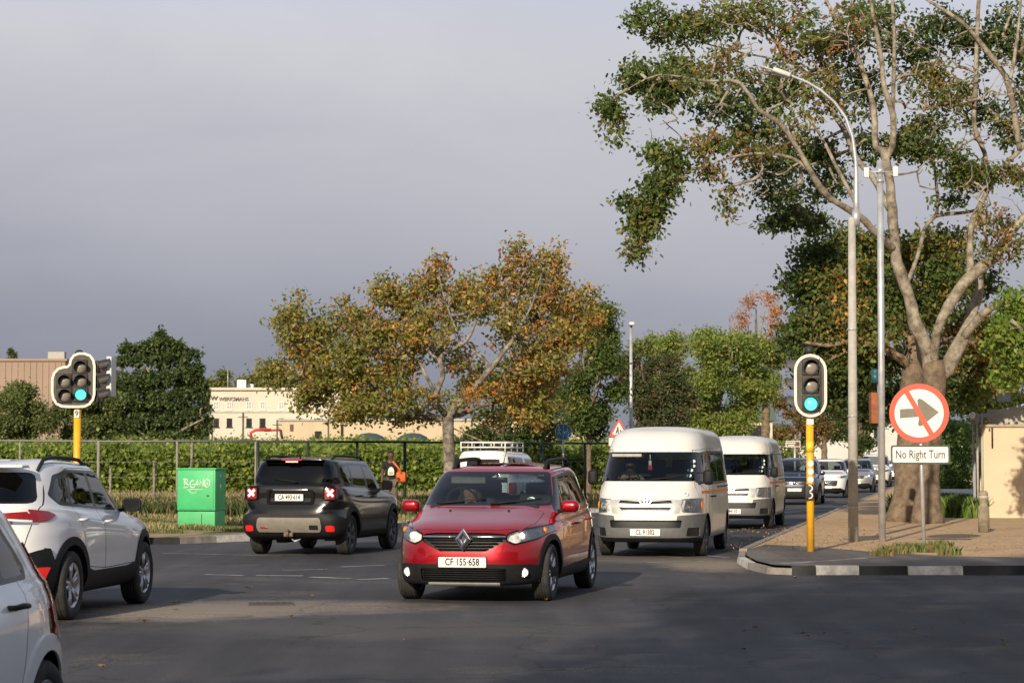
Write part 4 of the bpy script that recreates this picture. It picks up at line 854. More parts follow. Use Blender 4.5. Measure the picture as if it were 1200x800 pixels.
# ------------------------------------------------------------------ ground, roads, verge
def asphalt(name, base, patch=(.34, .28, .20), stain=None):
    m = bpy.data.materials.new(name); m.use_nodes = True; t = m.node_tree; b = t.nodes['Principled BSDF']
    ge = nd(t, 'ShaderNodeNewGeometry')
    def noise(sc, det=5, rough=.6, mapscale=None):
        n = nd(t, 'ShaderNodeTexNoise'); n.inputs['Scale'].default_value = sc; n.inputs['Detail'].default_value = det; n.inputs['Roughness'].default_value = rough
        if mapscale:
            mp = nd(t, 'ShaderNodeMapping'); mp.inputs['Scale'].default_value = mapscale; mp.inputs['Rotation'].default_value = (0, 0, R(12)); t.links.new(ge.outputs['Position'], mp.inputs[0]); t.links.new(mp.outputs[0], n.inputs[0])
        else: t.links.new(ge.outputs['Position'], n.inputs[0])
        return n.outputs[0]
    big = ramp(t, noise(.16, 4), [(.35, tuple(c * .72 for c in base)), (.5, base), (.54, tuple(c * 1.18 for c in base)), (.7, tuple(c * 1.3 for c in base))])
    fine = ramp(t, noise(38, 4, .8), [(.3, (.55,) * 3), (.55, (1, 1, 1)), (.75, (1.7, 1.65, 1.55))])
    streak = ramp(t, noise(1.0, 5, .6, (1.6, .12, 1)), [(.33, (.72,) * 3), (.48, (.95,) * 3), (.66, (1.28,) * 3)])
    def mix(a, c, mode, f=1.0):
        q = nd(t, 'ShaderNodeMix', data_type='RGBA', blend_type=mode)
        if isinstance(f, float): q.inputs[0].default_value = f
        else: t.links.new(f, q.inputs[0])
        for i, v in ((6, a), (7, c)):
            if isinstance(v, tuple): q.inputs[i].default_value = (*v, 1)
            else: t.links.new(v, q.inputs[i])
        return q.outputs[2]
    col = mix(mix(big, fine, 'MULTIPLY'), streak, 'MULTIPLY')
    dust = math_n(t, 'MULTIPLY', ramp(t, noise(.45, 6, .7), [(.55, (0,) * 3), (.72, (1,) * 3)]), ramp(t, noise(30, 3, .7), [(.45, (0,) * 3), (.6, (.55,) * 3)]))
    col = mix(col, patch, 'MIX', dust)
    if stain:
        for (sx_, sy_, rx_, ry_, cc) in stain:
            mpp = nd(t, 'ShaderNodeMapping', vector_type='POINT'); mpp.inputs['Location'].default_value = (-sx_ / rx_, -sy_ / ry_, 0); mpp.inputs['Scale'].default_value = (1 / rx_, 1 / ry_, 0); t.links.new(ge.outputs['Position'], mpp.inputs[0])
            ln = nd(t, 'ShaderNodeVectorMath', operation='LENGTH'); t.links.new(mpp.outputs[0], ln.inputs[0]); v_ = math_n(t, 'MULTIPLY_ADD', noise(2.2, 6, .7), 1.1, -.55); v_ = math_n(t, 'ADD', ln.outputs['Value'], v_)
            mk_ = math_n(t, 'MULTIPLY', ramp(t, v_, [(.45, (1,) * 3), (1.0, (0,) * 3)]), ramp(t, noise(24, 4, .75), [(.36, (.3,) * 3), (.58, (1.0,) * 3)])); col = mix(col, cc, 'MIX', mk_)
    vor = nd(t, 'ShaderNodeTexVoronoi', feature='DISTANCE_TO_EDGE'); vor.inputs['Scale'].default_value = .35
    wn = nd(t, 'ShaderNodeTexNoise'); wn.inputs['Scale'].default_value = 1.1; t.links.new(ge.outputs['Position'], wn.inputs[0])
    ad = nd(t, 'ShaderNodeVectorMath', operation='ADD'); t.links.new(ge.outputs['Position'], ad.inputs[0]); t.links.new(wn.outputs[1], ad.inputs[1]); t.links.new(ad.outputs[0], vor.inputs[0])
    crack = ramp(t, vor.outputs[0], [(.0, (.30,) * 3), (.009, (1,) * 3)])
    col = mix(col, crack, 'MULTIPLY', .7)
    t.links.new(col, b.inputs[0]); b.inputs['Roughness'].default_value = .82; b.inputs['Specular IOR Level'].default_value = .35
    bp = nd(t, 'ShaderNodeBump'); bp.inputs['Strength'].default_value = .5; bp.inputs['Distance'].default_value = .006; t.links.new(noise(70, 3, .7), bp.inputs['Height']); t.links.new(bp.outputs[0], b.inputs['Normal'])
    return m
def earth(name, cols, sc=.6, green=None, bump=.6):
    m = bpy.data.materials.new(name); m.use_nodes = True; t = m.node_tree; b = t.nodes['Principled BSDF']; ge = nd(t, 'ShaderNodeNewGeometry')
    def noise(s, d=6, r=.65):
        n = nd(t, 'ShaderNodeTexNoise'); n.inputs['Scale'].default_value = s; n.inputs['Detail'].default_value = d; n.inputs['Roughness'].default_value = r; t.links.new(ge.outputs['Position'], n.inputs[0]); return n.outputs[0]
    c = ramp(t, noise(sc), [(.25 + .5 * i / (len(cols) - 1), k) for i, k in enumerate(cols)])
    q = nd(t, 'ShaderNodeMix', data_type='RGBA', blend_type='MULTIPLY'); q.inputs[0].default_value = 1; t.links.new(c, q.inputs[6]); t.links.new(ramp(t, noise(14), [(.3, (.6,) * 3), (.7, (1.25,) * 3)]), q.inputs[7]); c = q.outputs[2]
    t.links.new(c, b.inputs[0]); b.inputs['Roughness'].default_value = .95; b.inputs['Specular IOR Level'].default_value = .15
    bp = nd(t, 'ShaderNodeBump'); bp.inputs['Strength'].default_value = bump; bp.inputs['Distance'].default_value = .03; t.links.new(noise(9), bp.inputs['Height']); t.links.new(bp.outputs[0], b.inputs['Normal']); return m
M_asph = asphalt('asphalt', (.057, .055, .059), stain=[(-3.6, 23.8, 1.5, 1.5, (.36, .30, .23)), (-2.6, 24.6, 2.2, 1.6, (.26, .22, .17)), (3.0, 34.5, .9, 2.6, (.30, .24, .17)), (-1.2, 21.5, 2.6, 1.5, (.085, .08, .072)), (2.2, 36.5, 1.6, 2.0, (.16, .14, .11))]); M_path = asphalt('path_asphalt', (.11, .098, .088))
M_field = earth('field_soil', [(.16, .13, .07), (.10, .12, .045), (.22, .18, .10)], .08)
M_verge = earth('dry_verge', [(.34, .25, .15), (.20, .19, .08), (.42, .31, .19), (.26, .21, .10)], .8)
M_sand = earth('sandy_earth', [(.36, .235, .125), (.56, .39, .23), (.46, .31, .175)], .7)
M_kerb = mat('concrete_kerb', (.27, .245, .21), .9, var=.3, scale=3, bump=.4)
M_kwhite = mat('worn_white_paint', (.62, .60, .56), .8, var=.1, scale=6, col2=(.30, .28, .25))
M_kblack = mat('kerb_black_paint', (.018, .018, .018), .7, var=.4, scale=5)
def sheet(name, pts, z, m, k='structure'):
    b = MB(); b.add([(x, y, z) for x, y in pts], [tuple(range(len(pts)))]); o = b.build(name, m); kind(o, k); return o
sheet('ground', [(-3500, -300), (3500, -300), (3500, 8000), (-3500, 8000)], -.012, M_field)
S_ = .2
def redge(Y): return 3.87 + S_ * (Y - 37.8)      # right kerb line of the side road
# kerb line of the corner on the right, then running back along the side road
cor = [(60, 31.55), (20, 31.5), (12, 31.5), (4.0, 31.5), (3.62, 31.75), (3.50, 33.2), (3.55, 35.2), (3.80, 37.4), (6.3, 50), (10.3, 70), (16.4, 100), (26.5, 150), (47, 250)]
left = [(-140, 41.2), (-40, 41.0), (-13, 41.4), (-8.5, 42.2), (-6.4, 43.0), (-4.6, 45.4), (-3.1, 49.2), (-2.5, 54), (-2.3, 60), (-1.3, 64), (1.2, 67), (3.6, 69.2), (4.7, 73), (10, 100), (19.8, 150), (39.5, 250)]
sheet('road', [(-140, -60), (60, -60), (60, 31.55)] + cor[1:] + left[::-1], .0, M_asph)
# raised ground either side
sheet('pavement', [(60, 31.7), (20, 31.65), (12, 31.65), (4.05, 31.65), (3.76, 31.85), (3.65, 33.2), (3.70, 35.2), (3.97, 37.4), (4.5, 39.6), (5.3, 38.4), (5.9, 36.4), (6.8, 34.9), (8.6, 34.1), (20, 33.9), (60, 33.9)], .122, M_path)
sheet('sand_verge', [(60, 31.8), (20, 31.8), (4.2, 31.8), (3.8, 34), (3.95, 37.4), (6.45, 50), (10.45, 70), (16.55, 100), (26.65, 150), (47.2, 250), (160, 250), (160, 32)], .116, M_sand)
sheet('grass_verge', [(-140, 41.36), (-40, 41.16), (-13, 41.56), (-8.55, 42.36), (-6.5, 43.14), (-4.74, 45.48), (-3.25, 49.24), (-2.65, 54), (-2.45, 60), (-1.4, 64.1), (1.1, 67.13), (3.5, 69.32), (4.55, 73), (9.85, 100), (19.6, 150), (39.3, 250), (38, 260), (-260, 260), (-260, 42)], .116, M_verge)
# kerbs
def kerbline(name, pts, painted=None, h=.125, w=.15, side=1, L=1.5, m=M_kerb):
    """separate kerb stones, each slightly out of line; one mesh for the run"""
    b = MB(); rnd = random.Random(5); k = 0
    P2 = [Vector((x, y, 0)) for x, y in pts]
    for a, c in zip(P2[:-1], P2[1:]):
        d = c - a; n = max(1, int(round(d.length / L))); t = d.normalized(); nn = Vector((-t.y, t.x, 0)) * side
        if d.length > 50 and n > 40: n = 20
        for i in range(n):
            p = a + d * i / n; q = a + d * (i + 1) / n - t * .012; dz = rnd.uniform(-.006, .006)
            mi = 0
            if painted: mi = painted(k)
            vs = [p, q, q + nn * w, p + nn * w]; o = nn * .02
            b.add([(v.x, v.y, -.01) for v in vs] + [(vs[0] + o).to_tuple()[:2] + (h + dz,), (vs[1] + o).to_tuple()[:2] + (h + dz,), (vs[2].x, vs[2].y, h + dz), (vs[3].x, vs[3].y, h + dz)],
                  [(0, 1, 5, 4), (1, 2, 6, 5), (2, 3, 7, 6), (3, 0, 4, 7), (4, 5, 6, 7)], None, mi); k += 1
    o = b.build(name, [m, M_kwhite, M_kblack]); kind(o, 'structure'); return o
kx = [15.6, 14.1, 12.6, 11.1, 9.6, 8.1, 6.38, 5.59, 4.91, 4.29, 3.95]   # painted stones, right to left
kerbline('plain_kerb', [(60, 31.55), (15.6, 31.5)], L=1.5, side=-1)
kerbline('painted_kerb', [(x, 31.5) for x in kx], painted=lambda k: 2 if k % 2 == 1 else 1, L=2.5, side=-1)
kerbline('corner_kerb', [(3.95, 31.5), (3.62, 31.75), (3.50, 33.2), (3.55, 35.2), (3.80, 37.4)], painted=lambda k: 1 if k in (3, 4, 5) else 0, L=.7, side=-1, h=.09, w=.13)
kerbline('road_kerb', cor[7:], L=1.0, side=-1, h=.13)
kerbline('far_kerb', left, painted=lambda k: (0 if k < 20 else (0, 1, 1, 2, 0, 1, 2, 0, 0, 2)[k % 10]), L=1.0, side=1, h=.13)
# lane paint: worn dashes
M_line = mat('road_line', (.50, .50, .47), .8, var=.1, scale=2.2, col2=(.09, .088, .085))
def strip(name, a, c, w, label=None, z=.004):
    a = Vector((*a, 0)); c = Vector((*c, 0)); t = (c - a).normalized(); n = Vector((-t.y, t.x, 0)) * w / 2
    b = MB(); q = [a + n, a - n, c - n, c + n]; b.add([(v.x, v.y, z) for v in q], [(0, 1, 2, 3)]); return kind(b.build(name, M_line), 'structure')
def stp(px0, py0, px1, py1, w): a = at(px0, py0); c = at(px1, py1); return strip('lane_marking', a.xy, c.xy, w)
for q in ((240, 673, 285, 674, .12), (300, 674, 355, 674.5, .14), (364, 676, 412, 677.5, .16), (420, 679, 455, 677.5, .16), (330, 668, 380, 667, .10), (400, 664, 450, 662, .10), (190, 648, 330, 651, .08), (700, 648, 800, 653, .10), (855, 653, 700, 641, .08), (755, 659, 835, 657, .08)): stp(*q)
strip('ramp_marking', (3.75, 32.0), (5.6, 34.3), .10, z=.127)
# drain cover, dusty patch, fallen leaves
b = MB(); c0 = at(318, 708); b.box((0, 0, 0), (.5, .34, .02)); 
for i in range(7): b.box((-.21 + .07 * i, 0, .012), (.03, .28, .01), mat=1)
o = b.build('drain_cover', [mat('cast_iron', (.09, .08, .07), .7, .4, bump=.5), M_mesh], loc=(c0.x, c0.y, .006), rot=(0, 0, R(8))); tag(o, 'flat iron drain cover set in the road in front of the black suv', 'drain cover')
rnd = random.Random(11)
M_dleaf = mat('dead_leaf', (.36, .22, .11), .8, var=.4, scale=3)
def dead_leaf(p, s, label, m=M_dleaf):
    b = MB(); n = 9; vs = [(0, 0, .012)]
    for i in range(n):
        a = 2 * PI * i / n; r = s * (1 if i % 2 == 0 else .5) * rnd.uniform(.8, 1.15); vs.append((r * math.cos(a), r * .7 * math.sin(a), .02 + rnd.uniform(0, .05) * s * 6))
    b.add(vs, [(0, 1 + i, 1 + (i + 1) % n) for i in range(n)]); b.add([(x, y, z + .003) for x, y, z in vs], [(0, 1 + (i + 1) % n, 1 + i) for i in range(n)])
    o = b.build('fallen_leaf', m, loc=p, rot=(0, 0, rnd.uniform(0, 6))); tag(o, 'small dry brown leaf lying on the asphalt', 'leaf', 'fallen leaves scattered on the asphalt')
for px, py, s in ((206, 708, .09), (205, 716, .07), (169, 729, .10), (292, 690, .08), (341, 724, .08), (366, 700, .06), (381, 669, .07), (120, 783, .06), (872, 741, .05), (885, 737, .06), (932, 678, .1), (940, 744, .06), (948, 747, .05), (966, 744, .06), (872, 763, .06), (1070, 739, .05), (1175, 752, .06), (1178, 759, .06), (310, 619, .05), (640, 704, .05), (735, 705, .05), (560, 730, .04), (700, 760, .05), (1025, 771, .04), (475, 752, .04), (902, 652, .07), (935, 650, .07), (985, 655, .06), (960, 678, .05), (288, 645, .06)):
    dead_leaf(at(px, py) + Vector((0, 0, .002 if py > 660 or px < 860 else .13)), s * .62, '')
# ------------------------------------------------------------------ trees and foliage
RNG = np.random.default_rng(7); GAIN = 2.15
M_leaf = leafmat('leaves', .48); M_leaf2 = leafmat('dry_leaves', .2, .7)
M_bark = mat('pale_oak_bark', (.31, .275, .215), .95, var=.2, scale=4.2, bump=1.0, bscale=16, col2=(.10, .075, .05), lo=.34, hi=.62); M_trunk = mat('oak_trunk_bark', (.19, .14, .095), .95, var=.2, scale=5, bump=1.0, bscale=9, col2=(.085, .06, .04), lo=.32, hi=.62)
M_bark2 = mat('brown_bark', (.25, .18, .12), .95, var=.3, scale=5, bump=1.0, bscale=10, col2=(.06, .042, .028), lo=.38, hi=.62)
M_bark3 = mat('grey_bark', (.25, .22, .18), .9, var=.3, scale=5, bump=.8, bscale=20, col2=(.09, .075, .06), lo=.4, hi=.62)
def leaf_mesh(name, pos, size, tint, m, parent=None, up=.35, wid=.5, loc=None, outward=None, lobed=False):
    n = len(pos); u = RNG.normal(size=(n, 3)); u[:, 2] -= .25; u /= np.linalg.norm(u, axis=1)[:, None]
    w = RNG.normal(size=(n, 3)); w[:, 2] += up * 2
    if outward is not None: w += outward
    v = np.cross(w, u); v /= (np.linalg.norm(v, axis=1)[:, None] + 1e-9); nn = np.cross(u, v)
    s = size[:, None]; fold = .12
    if lobed:
        sh = [(0, 0, 0), (.18, .16, .4), (.36, .30, .9), (.52, .2, .5), (.72, .27, .8), (1.0, 0, .0), (.72, -.27, .8), (.52, -.2, .5), (.36, -.30, .9), (.18, -.16, .4)]
        k = len(sh); V = np.stack([pos + u * s * a + v * s * b * wid * 1.9 + nn * s * fold * c for a, b, c in sh], 1).reshape(-1, 3)
        loops = np.arange(n * k); 
    else:
        k = 4; V = np.stack([pos, pos + u * s * .5 + v * s * wid * .5 + nn * s * fold, pos + u * s, pos + u * s * .5 - v * s * wid * .5 + nn * s * fold], 1).reshape(-1, 3)
        loops = np.arange(n * k)
    me = bpy.data.meshes.new(name); me.vertices.add(n * k); me.vertices.foreach_set('co', V.astype(np.float32).ravel())
    me.loops.add(n * k); me.loops.foreach_set('vertex_index', loops.astype(np.int32)); me.polygons.add(n)
    me.polygons.foreach_set('loop_start', (np.arange(n) * k).astype(np.int32))
    me.update(); me.validate()
    at_ = me.attributes.new('tint', 'FLOAT_COLOR', 'POINT'); c = np.concatenate([np.clip(tint * GAIN, 0, 1), np.ones((n, 1))], 1); at_.data.foreach_set('color', np.repeat(c, k, 0).astype(np.float32).ravel())
    me.materials.append(m); o = bpy.data.objects.new(name, me); COL.objects.link(o)
    if parent is not None: o.parent = parent
    if loc is not None: o.location = loc
    return o
def tubes_np(name, chains, radii, m, parent, ns=5, loc=None):
    """chains: (n, K, 3) ; radii (n, K)"""
    C = np.array(chains); Rr = np.array(radii); n, K, _ = C.shape
    t = np.gradient(C, axis=1); t /= (np.linalg.norm(t, axis=2)[..., None] + 1e-9)
    ref = np.where(np.abs(t[:, :1, 2:3]) < .9, np.array([0, 0, 1.]), np.array([1., 0, 0])); ref = np.broadcast_to(ref, t.shape)
    x = np.cross(t, ref); x /= (np.linalg.norm(x, axis=2)[..., None] + 1e-9); y = np.cross(x, t)
    a = 2 * PI * np.arange(ns) / ns
    V = C[:, :, None] + (x[:, :, None] * np.cos(a)[None, None, :, None] + y[:, :, None] * np.sin(a)[None, None, :, None]) * Rr[:, :, None, None]
    V = V.reshape(-1, 3); i = np.arange(n)[:, None, None] * K * ns; j = np.arange(K - 1)[None, :, None] * ns; k = np.arange(ns)[None, None, :]; k2 = (k + 1) % ns
    F = np.stack([i + j + k, i + j + k2, i + j + ns + k2, i + j + ns + k], -1).reshape(-1)
    nf = len(F) // 4; me = bpy.data.meshes.new(name); me.vertices.add(len(V)); me.vertices.foreach_set('co', V.astype(np.float32).ravel())
    me.loops.add(len(F)); me.loops.foreach_set('vertex_index', F.astype(np.int32)); me.polygons.add(nf); me.polygons.foreach_set('loop_start', (np.arange(nf) * 4).astype(np.int32))
    me.update(); me.polygons.foreach_set('use_smooth', [True] * nf); me.materials.append(m)
    o = bpy.data.objects.new(name, me); COL.objects.link(o)
    if parent is not None: o.parent = parent
    if loc is not None: o.location = loc
    return o
def smooth_line(pts, rad, step=.25):
    p = np.array(pts, float); r = np.array(rad, float); out = []; ro = []
    for i in range(len(p) - 1):
        p0 = p[max(i - 1, 0)]; p1 = p[i]; p2 = p[i + 1]; p3 = p[min(i + 2, len(p) - 1)]
        n = max(2, int(np.linalg.norm(p2 - p1) / step))
        for k in range(n):
            t = k / n; out.append(.5 * (2 * p1 + (p2 - p0) * t + (2 * p0 - 5 * p1 + 4 * p2 - p3) * t * t + (3 * p1 - p0 - 3 * p2 + p3) * t**3)); ro.append(r[i] + (r[i + 1] - r[i]) * t)
    out.append(p[-1]); ro.append(r[-1]); return np.array(out), np.array(ro)
def pal(cols, wts, n):
    c = np.array(cols)[RNG.choice(len(cols), n, p=np.array(wts) / sum(wts))]; return c
def tree(name, label, cat, base, Y, limbs, blobs, palette, leaf=.14, per=22, bark=None, group=None, spread=.24, twig=.009, color_fn=None, depthk=.8, m=None, trunk_ns=12, lobed=False, minz=None, knob=.06, wid=.5, up=.35):
    """limbs: lists of (px, py, radius_px, depth offset) ; blobs: (px, py, rx, ry, n[, depth offset[, palette id]]) traced off the photograph, then given true depth"""
    bark = bark or M_bark; B0 = at(*base, .11) if Y is None else Vector(((base[0] - 600) / FPX * Y, Y, .1))
    root = empty(name, B0); tag(root, label, cat, group); spx = FPX / Y
    nodes = []; nrad = []; first = True
    for li, L in enumerate(limbs):
        pts = [P(a[0], a[1], Y + (a[3] if len(a) > 3 else 0)) - B0 for a in L]; rad = [a[2] / spx for a in L]
        if first: pts[0].z = -.1
        p, r = smooth_line(pts, rad)
        # irregular girth
        r = r * (1 + knob * np.sin(np.arange(len(r)) * 1.3 + li) + RNG.normal(0, knob * .35, len(r))); wob = RNG.normal(0, .012, p.shape); p[1:-1] += wob[1:-1] * np.minimum(1, r[1:-1, None] * 8)
        mb = MB(); mb.tube([Vector(q) for q in p], list(r), trunk_ns if first else 8)
        mb.build('trunk' if first else 'limb', (M_trunk if first and bark in (M_bark, M_bark2) else bark), root); skip = 0 if not first else int(len(p) * .55)
        nodes += list(p[skip:]); nrad += list(r[skip:]); first = False
    ends = []; pid = []
    for bl in blobs:
        px, py, rx, ry, n = bl[:5]; dz = bl[5] if len(bl) > 5 else 0; c = np.array(P(px, py, Y + dz) - B0)
        d = RNG.normal(size=(n, 3)); d /= np.linalg.norm(d, axis=1)[:, None]; d *= (RNG.random((n, 1)) ** (1 / 2.3))
        ends.append(c + d * np.array([rx / spx, rx / spx * depthk, ry / spx])); pid += [bl[6] if len(bl) > 6 else 0] * n
    E = np.concatenate(ends); pid = np.array(pid)
    if minz is not None: k = E[:, 2] > minz; E = E[k]; pid = pid[k]
    nN = len(nodes); cap = nN + len(E) * 5 + 10; ND = np.zeros((cap, 3)); ND[:nN] = nodes; NR = np.zeros(cap); NR[:nN] = nrad
    base_nodes = ND[:nN].copy(); od = np.min(np.linalg.norm(E[:, None] - base_nodes[None, ::3], axis=2), axis=1); order = np.argsort(od)
    chains = []; par = []; cnt = []; owner = -np.ones(cap, int); K = 5; dirs = []
    for e in order:
        q = E[e]; df = ND[:nN] - q; dist = np.sqrt((df**2).sum(1)) + .35 * np.maximum(0, df[:, 2]); j = int(np.argmin(dist)); a = ND[j]
        L = np.linalg.norm(q - a); ctrl = (a + q) / 2 + RNG.normal(0, .1 * L, 3) + np.array([0, 0, -.05 * L if q[2] < a[2] else .08 * L])
        tt = np.linspace(0, 1, K)[:, None]; ch = a * (1 - tt)**2 + 2 * ctrl * tt * (1 - tt) + q * tt**2
        ci = len(chains); chains.append(ch); par.append(owner[j]); cnt.append(1)
        for z in ch[1:]: ND[nN] = z; owner[nN] = ci; nN += 1
        dirs.append(q - a)
    for ci in range(len(chains) - 1, -1, -1):
        if par[ci] >= 0: cnt[par[ci]] += cnt[ci]
    rr = np.minimum(.045 * (1 if Y < 80 else Y / 80), twig * np.sqrt(np.array(cnt))); taper = np.linspace(1, .6, K)[None]; rad = rr[:, None] * taper
    tubes_np('branches', chains, rad, bark, root)
    # leaves: round the twig ends and a few along them
    n = len(E); q = E[order]; pd = pid[order]; rep = np.repeat(np.arange(n)[pd != 9], per); t = RNG.random(len(rep)) ** .6
    C = np.array(chains); back = C[rep, -1] * t[:, None] + C[rep, -2] * (1 - t[:, None])
    pos = back + RNG.normal(0, spread * .55, (len(rep), 3)) * np.array([1, 1, .75]); size = leaf * RNG.uniform(.65, 1.25, len(rep))
    P_ = palette if isinstance(palette[0][0][0], (tuple, list)) else [palette]
    base_c = np.zeros((n, 3))
    for k, (cols, w) in enumerate(P_):
        sel = pd == k
        if sel.any(): base_c[sel] = pal(cols, w, sel.sum())
    if color_fn is not None: base_c = color_fn(q + np.array(B0), base_c)
    tint = base_c[rep] * RNG.uniform(.72, 1.3, (len(rep), 1)) * RNG.uniform(.9, 1.1, (len(rep), 3))
    cols0 = P_[0]; mixin = RNG.random(len(rep)) < .18; tint[mixin] = pal(cols0[0], cols0[1], mixin.sum())
    leaf_mesh('leaves', pos, size, tint, m or M_leaf, root, wid=wid, lobed=lobed, up=up)
    return root
G1, G2, G3, G4 = (.050, .075, .018), (.075, .105, .025), (.035, .055, .018), (.11, .13, .035)
O1, O2, O3 = (.23, .10, .028), (.30, .17, .045), (.15, .11, .03)
BR = (.14, .085, .04)
# ---- the big oak at the right
GL = ((G1, G2, G3, O3, G4), (4, 4, 2, 1, 2)); GO = ((G2, O3, BR, O1, G4), (4, 3, 2, .6, 2)); GD = ((G3, G1, G2), (4, 3, 1))
oak_limbs = [
 [(1086, 613, 21, 0), (1088, 585, 15, 0), (1090, 540, 12.5, 0), (1093, 480, 12, 0), (1095, 445, 13, 0), (1093, 424, 13, 0)],
 [(1094, 440, 11, 0), (1089, 418, 10, 0), (1083, 401, 9, -.2), (1072, 377, 9, -.3), (1065, 346, 8, -.4), (1055, 320, 7.5, -.5), (1049, 291, 7, -.6), (1046, 258, 6.6, -.6), (1043, 219, 6, -.6), (1036, 178, 5.5, -.6), (1026, 172, 4.2, -.4), (1024, 129, 4, -.2), (1015, 95, 3.6, 0), (1004, 66, 3.2, .2), (989, 40, 2.8, .5), (971, 6, 2.2, .8), (955, -30, 1.6, 1)],
 [(1036, 190, 5, -.6), (1045, 172, 4.4, -.7), (1047, 135, 4.2, -.8), (1037, 106, 3.8, -.9), (1031, 57, 3.2, -1), (1023, 17, 2.6, -1.1), (1016, -30, 2, -1.2)],
 [(1046, 130, 3, -.8), (1047, 100, 2.8, -.6), (1048, 49, 2.4, -.4), (1046, 0, 2, -.2), (1048, -30, 1.5, 0)],
 [(1011, 85, 2.8, 0), (1003, 57, 2.6, .2), (1001, 30, 2.3, .3), (999, 0, 2, .4), (997, -30, 1.6, .4)],
 [(1048, 292, 5, -.6), (1040, 285, 5, -.9), (1028, 275, 4.8, -1.2), (1005, 252, 4.5, -1.6), (972, 232, 4, -2.1), (953, 206, 3.7, -2.4), (937, 177, 3.4, -2.6), (913, 144, 3.1, -2.8), (888, 128, 2.8, -3), (867, 97, 2.3, -3.2), (826, 95, 1.6, -3.4), (772, 88, 1.0, -3.6), (735, 105, .7, -3.7)],
 [(953, 206, 3, -2.4), (937, 190, 2.3, -2.4), (912, 181, 2.1, -2.6), (871, 181, 1.6, -2.9), (840, 190, 1.2, -3), (800, 205, 1, -3.2), (775, 235, .8, -3.3), (755, 270, .6, -3.3)],
 [(1043, 245, 5, -.5), (1022, 206, 4.4, 0), (1004, 188, 4.2, .4), (989, 152, 4, .7), (976, 132, 3.7, .9), (960, 110, 3.4, 1.1), (944, 86, 3, 1.2), (916, 62, 2.5, 1.3), (904, 41, 2.2, 1.4), (867, 12, 1.6, 1.5), (830, -5, 1.1, 1.6)],
 [(960, 110, 2, 1.1), (930, 75, 1.8, 1), (900, 68, 1.3, .9), (860, 60, 1, .8), (800, 45, .8, .8), (755, 40, .6, .6)],
 [(1004, 240, 3, -1.4), (985, 205, 2.5, -1.2), (965, 165, 2, -1), (948, 140, 1.6, -1), (930, 125, 1.2, -1)],
 [(1095, 440, 12, 0), (1109, 434, 10.5, .2), (1122, 408, 10, .3), (1133, 385, 8.5, .4), (1141, 360, 7, .5), (1148, 336, 6, .6), (1146, 318, 5.5, .7)],
 [(1128, 398, 6, .3), (1140, 381, 5.5, 0), (1154, 366, 5, -.3), (1174, 356, 4.5, -.6), (1193, 353, 4, -1), (1225, 335, 3, -1.4)],
 [(1094, 430, 6, 0), (1096, 400, 5.5, -.4), (1099, 385, 6, -.6), (1112, 359, 7, -.7), (1132, 330, 7.5, -.7), (1151, 312, 7.5, -.7), (1167, 300, 6.8, -.7), (1180, 278, 5.5, -.7), (1200, 255, 4.6, -.8), (1225, 235, 4, -1)],
 [(1137, 325, 5, -.6), (1137, 304, 4.8, -.5), (1138, 265, 4, -.3), (1148, 242, 3.6, 0), (1164, 212, 3.4, .2), (1182, 188, 3.2, .3), (1199, 172, 3, .3), (1215, 130, 2.6, .3)],
 [(1160, 218, 3, .2), (1154, 180, 3.2, 0), (1142, 146, 3.2, -.2), (1144, 86, 3, -.3), (1145, 29, 2.7, -.3), (1150, -30, 2.1, -.3)],
 [(1195, 176, 3.4, .3), (1192, 160, 4.2, .2), (1187, 121, 4.2, 0), (1177, 89, 4, -.2), (1153, 55, 3.6, -.4), (1127, 26, 2.6, -.5), (1087, 0, 2, -.6), (1060, -25, 1.4, -.6)],
 [(1183, 100, 2.6, 0), (1190, 60, 2.2, .2), (1195, 20, 1.8, .3), (1198, -25, 1.4, .3)],
 [(1083, 270, 2.6, 1.5), (1096, 253, 2.8, 1.4), (1135, 249, 2.2, 1.2), (1160, 240, 1.5, 1)],
 [(1097, 255, 2.4, 1.4), (1099, 235, 2.2, 1.3), (1096, 206, 2, 1.2), (1092, 170, 1.5, 1)],
 [(1062, 335, 3, .3), (1075, 300, 2.8, .9), (1083, 270, 2.6, 1.5)],
]
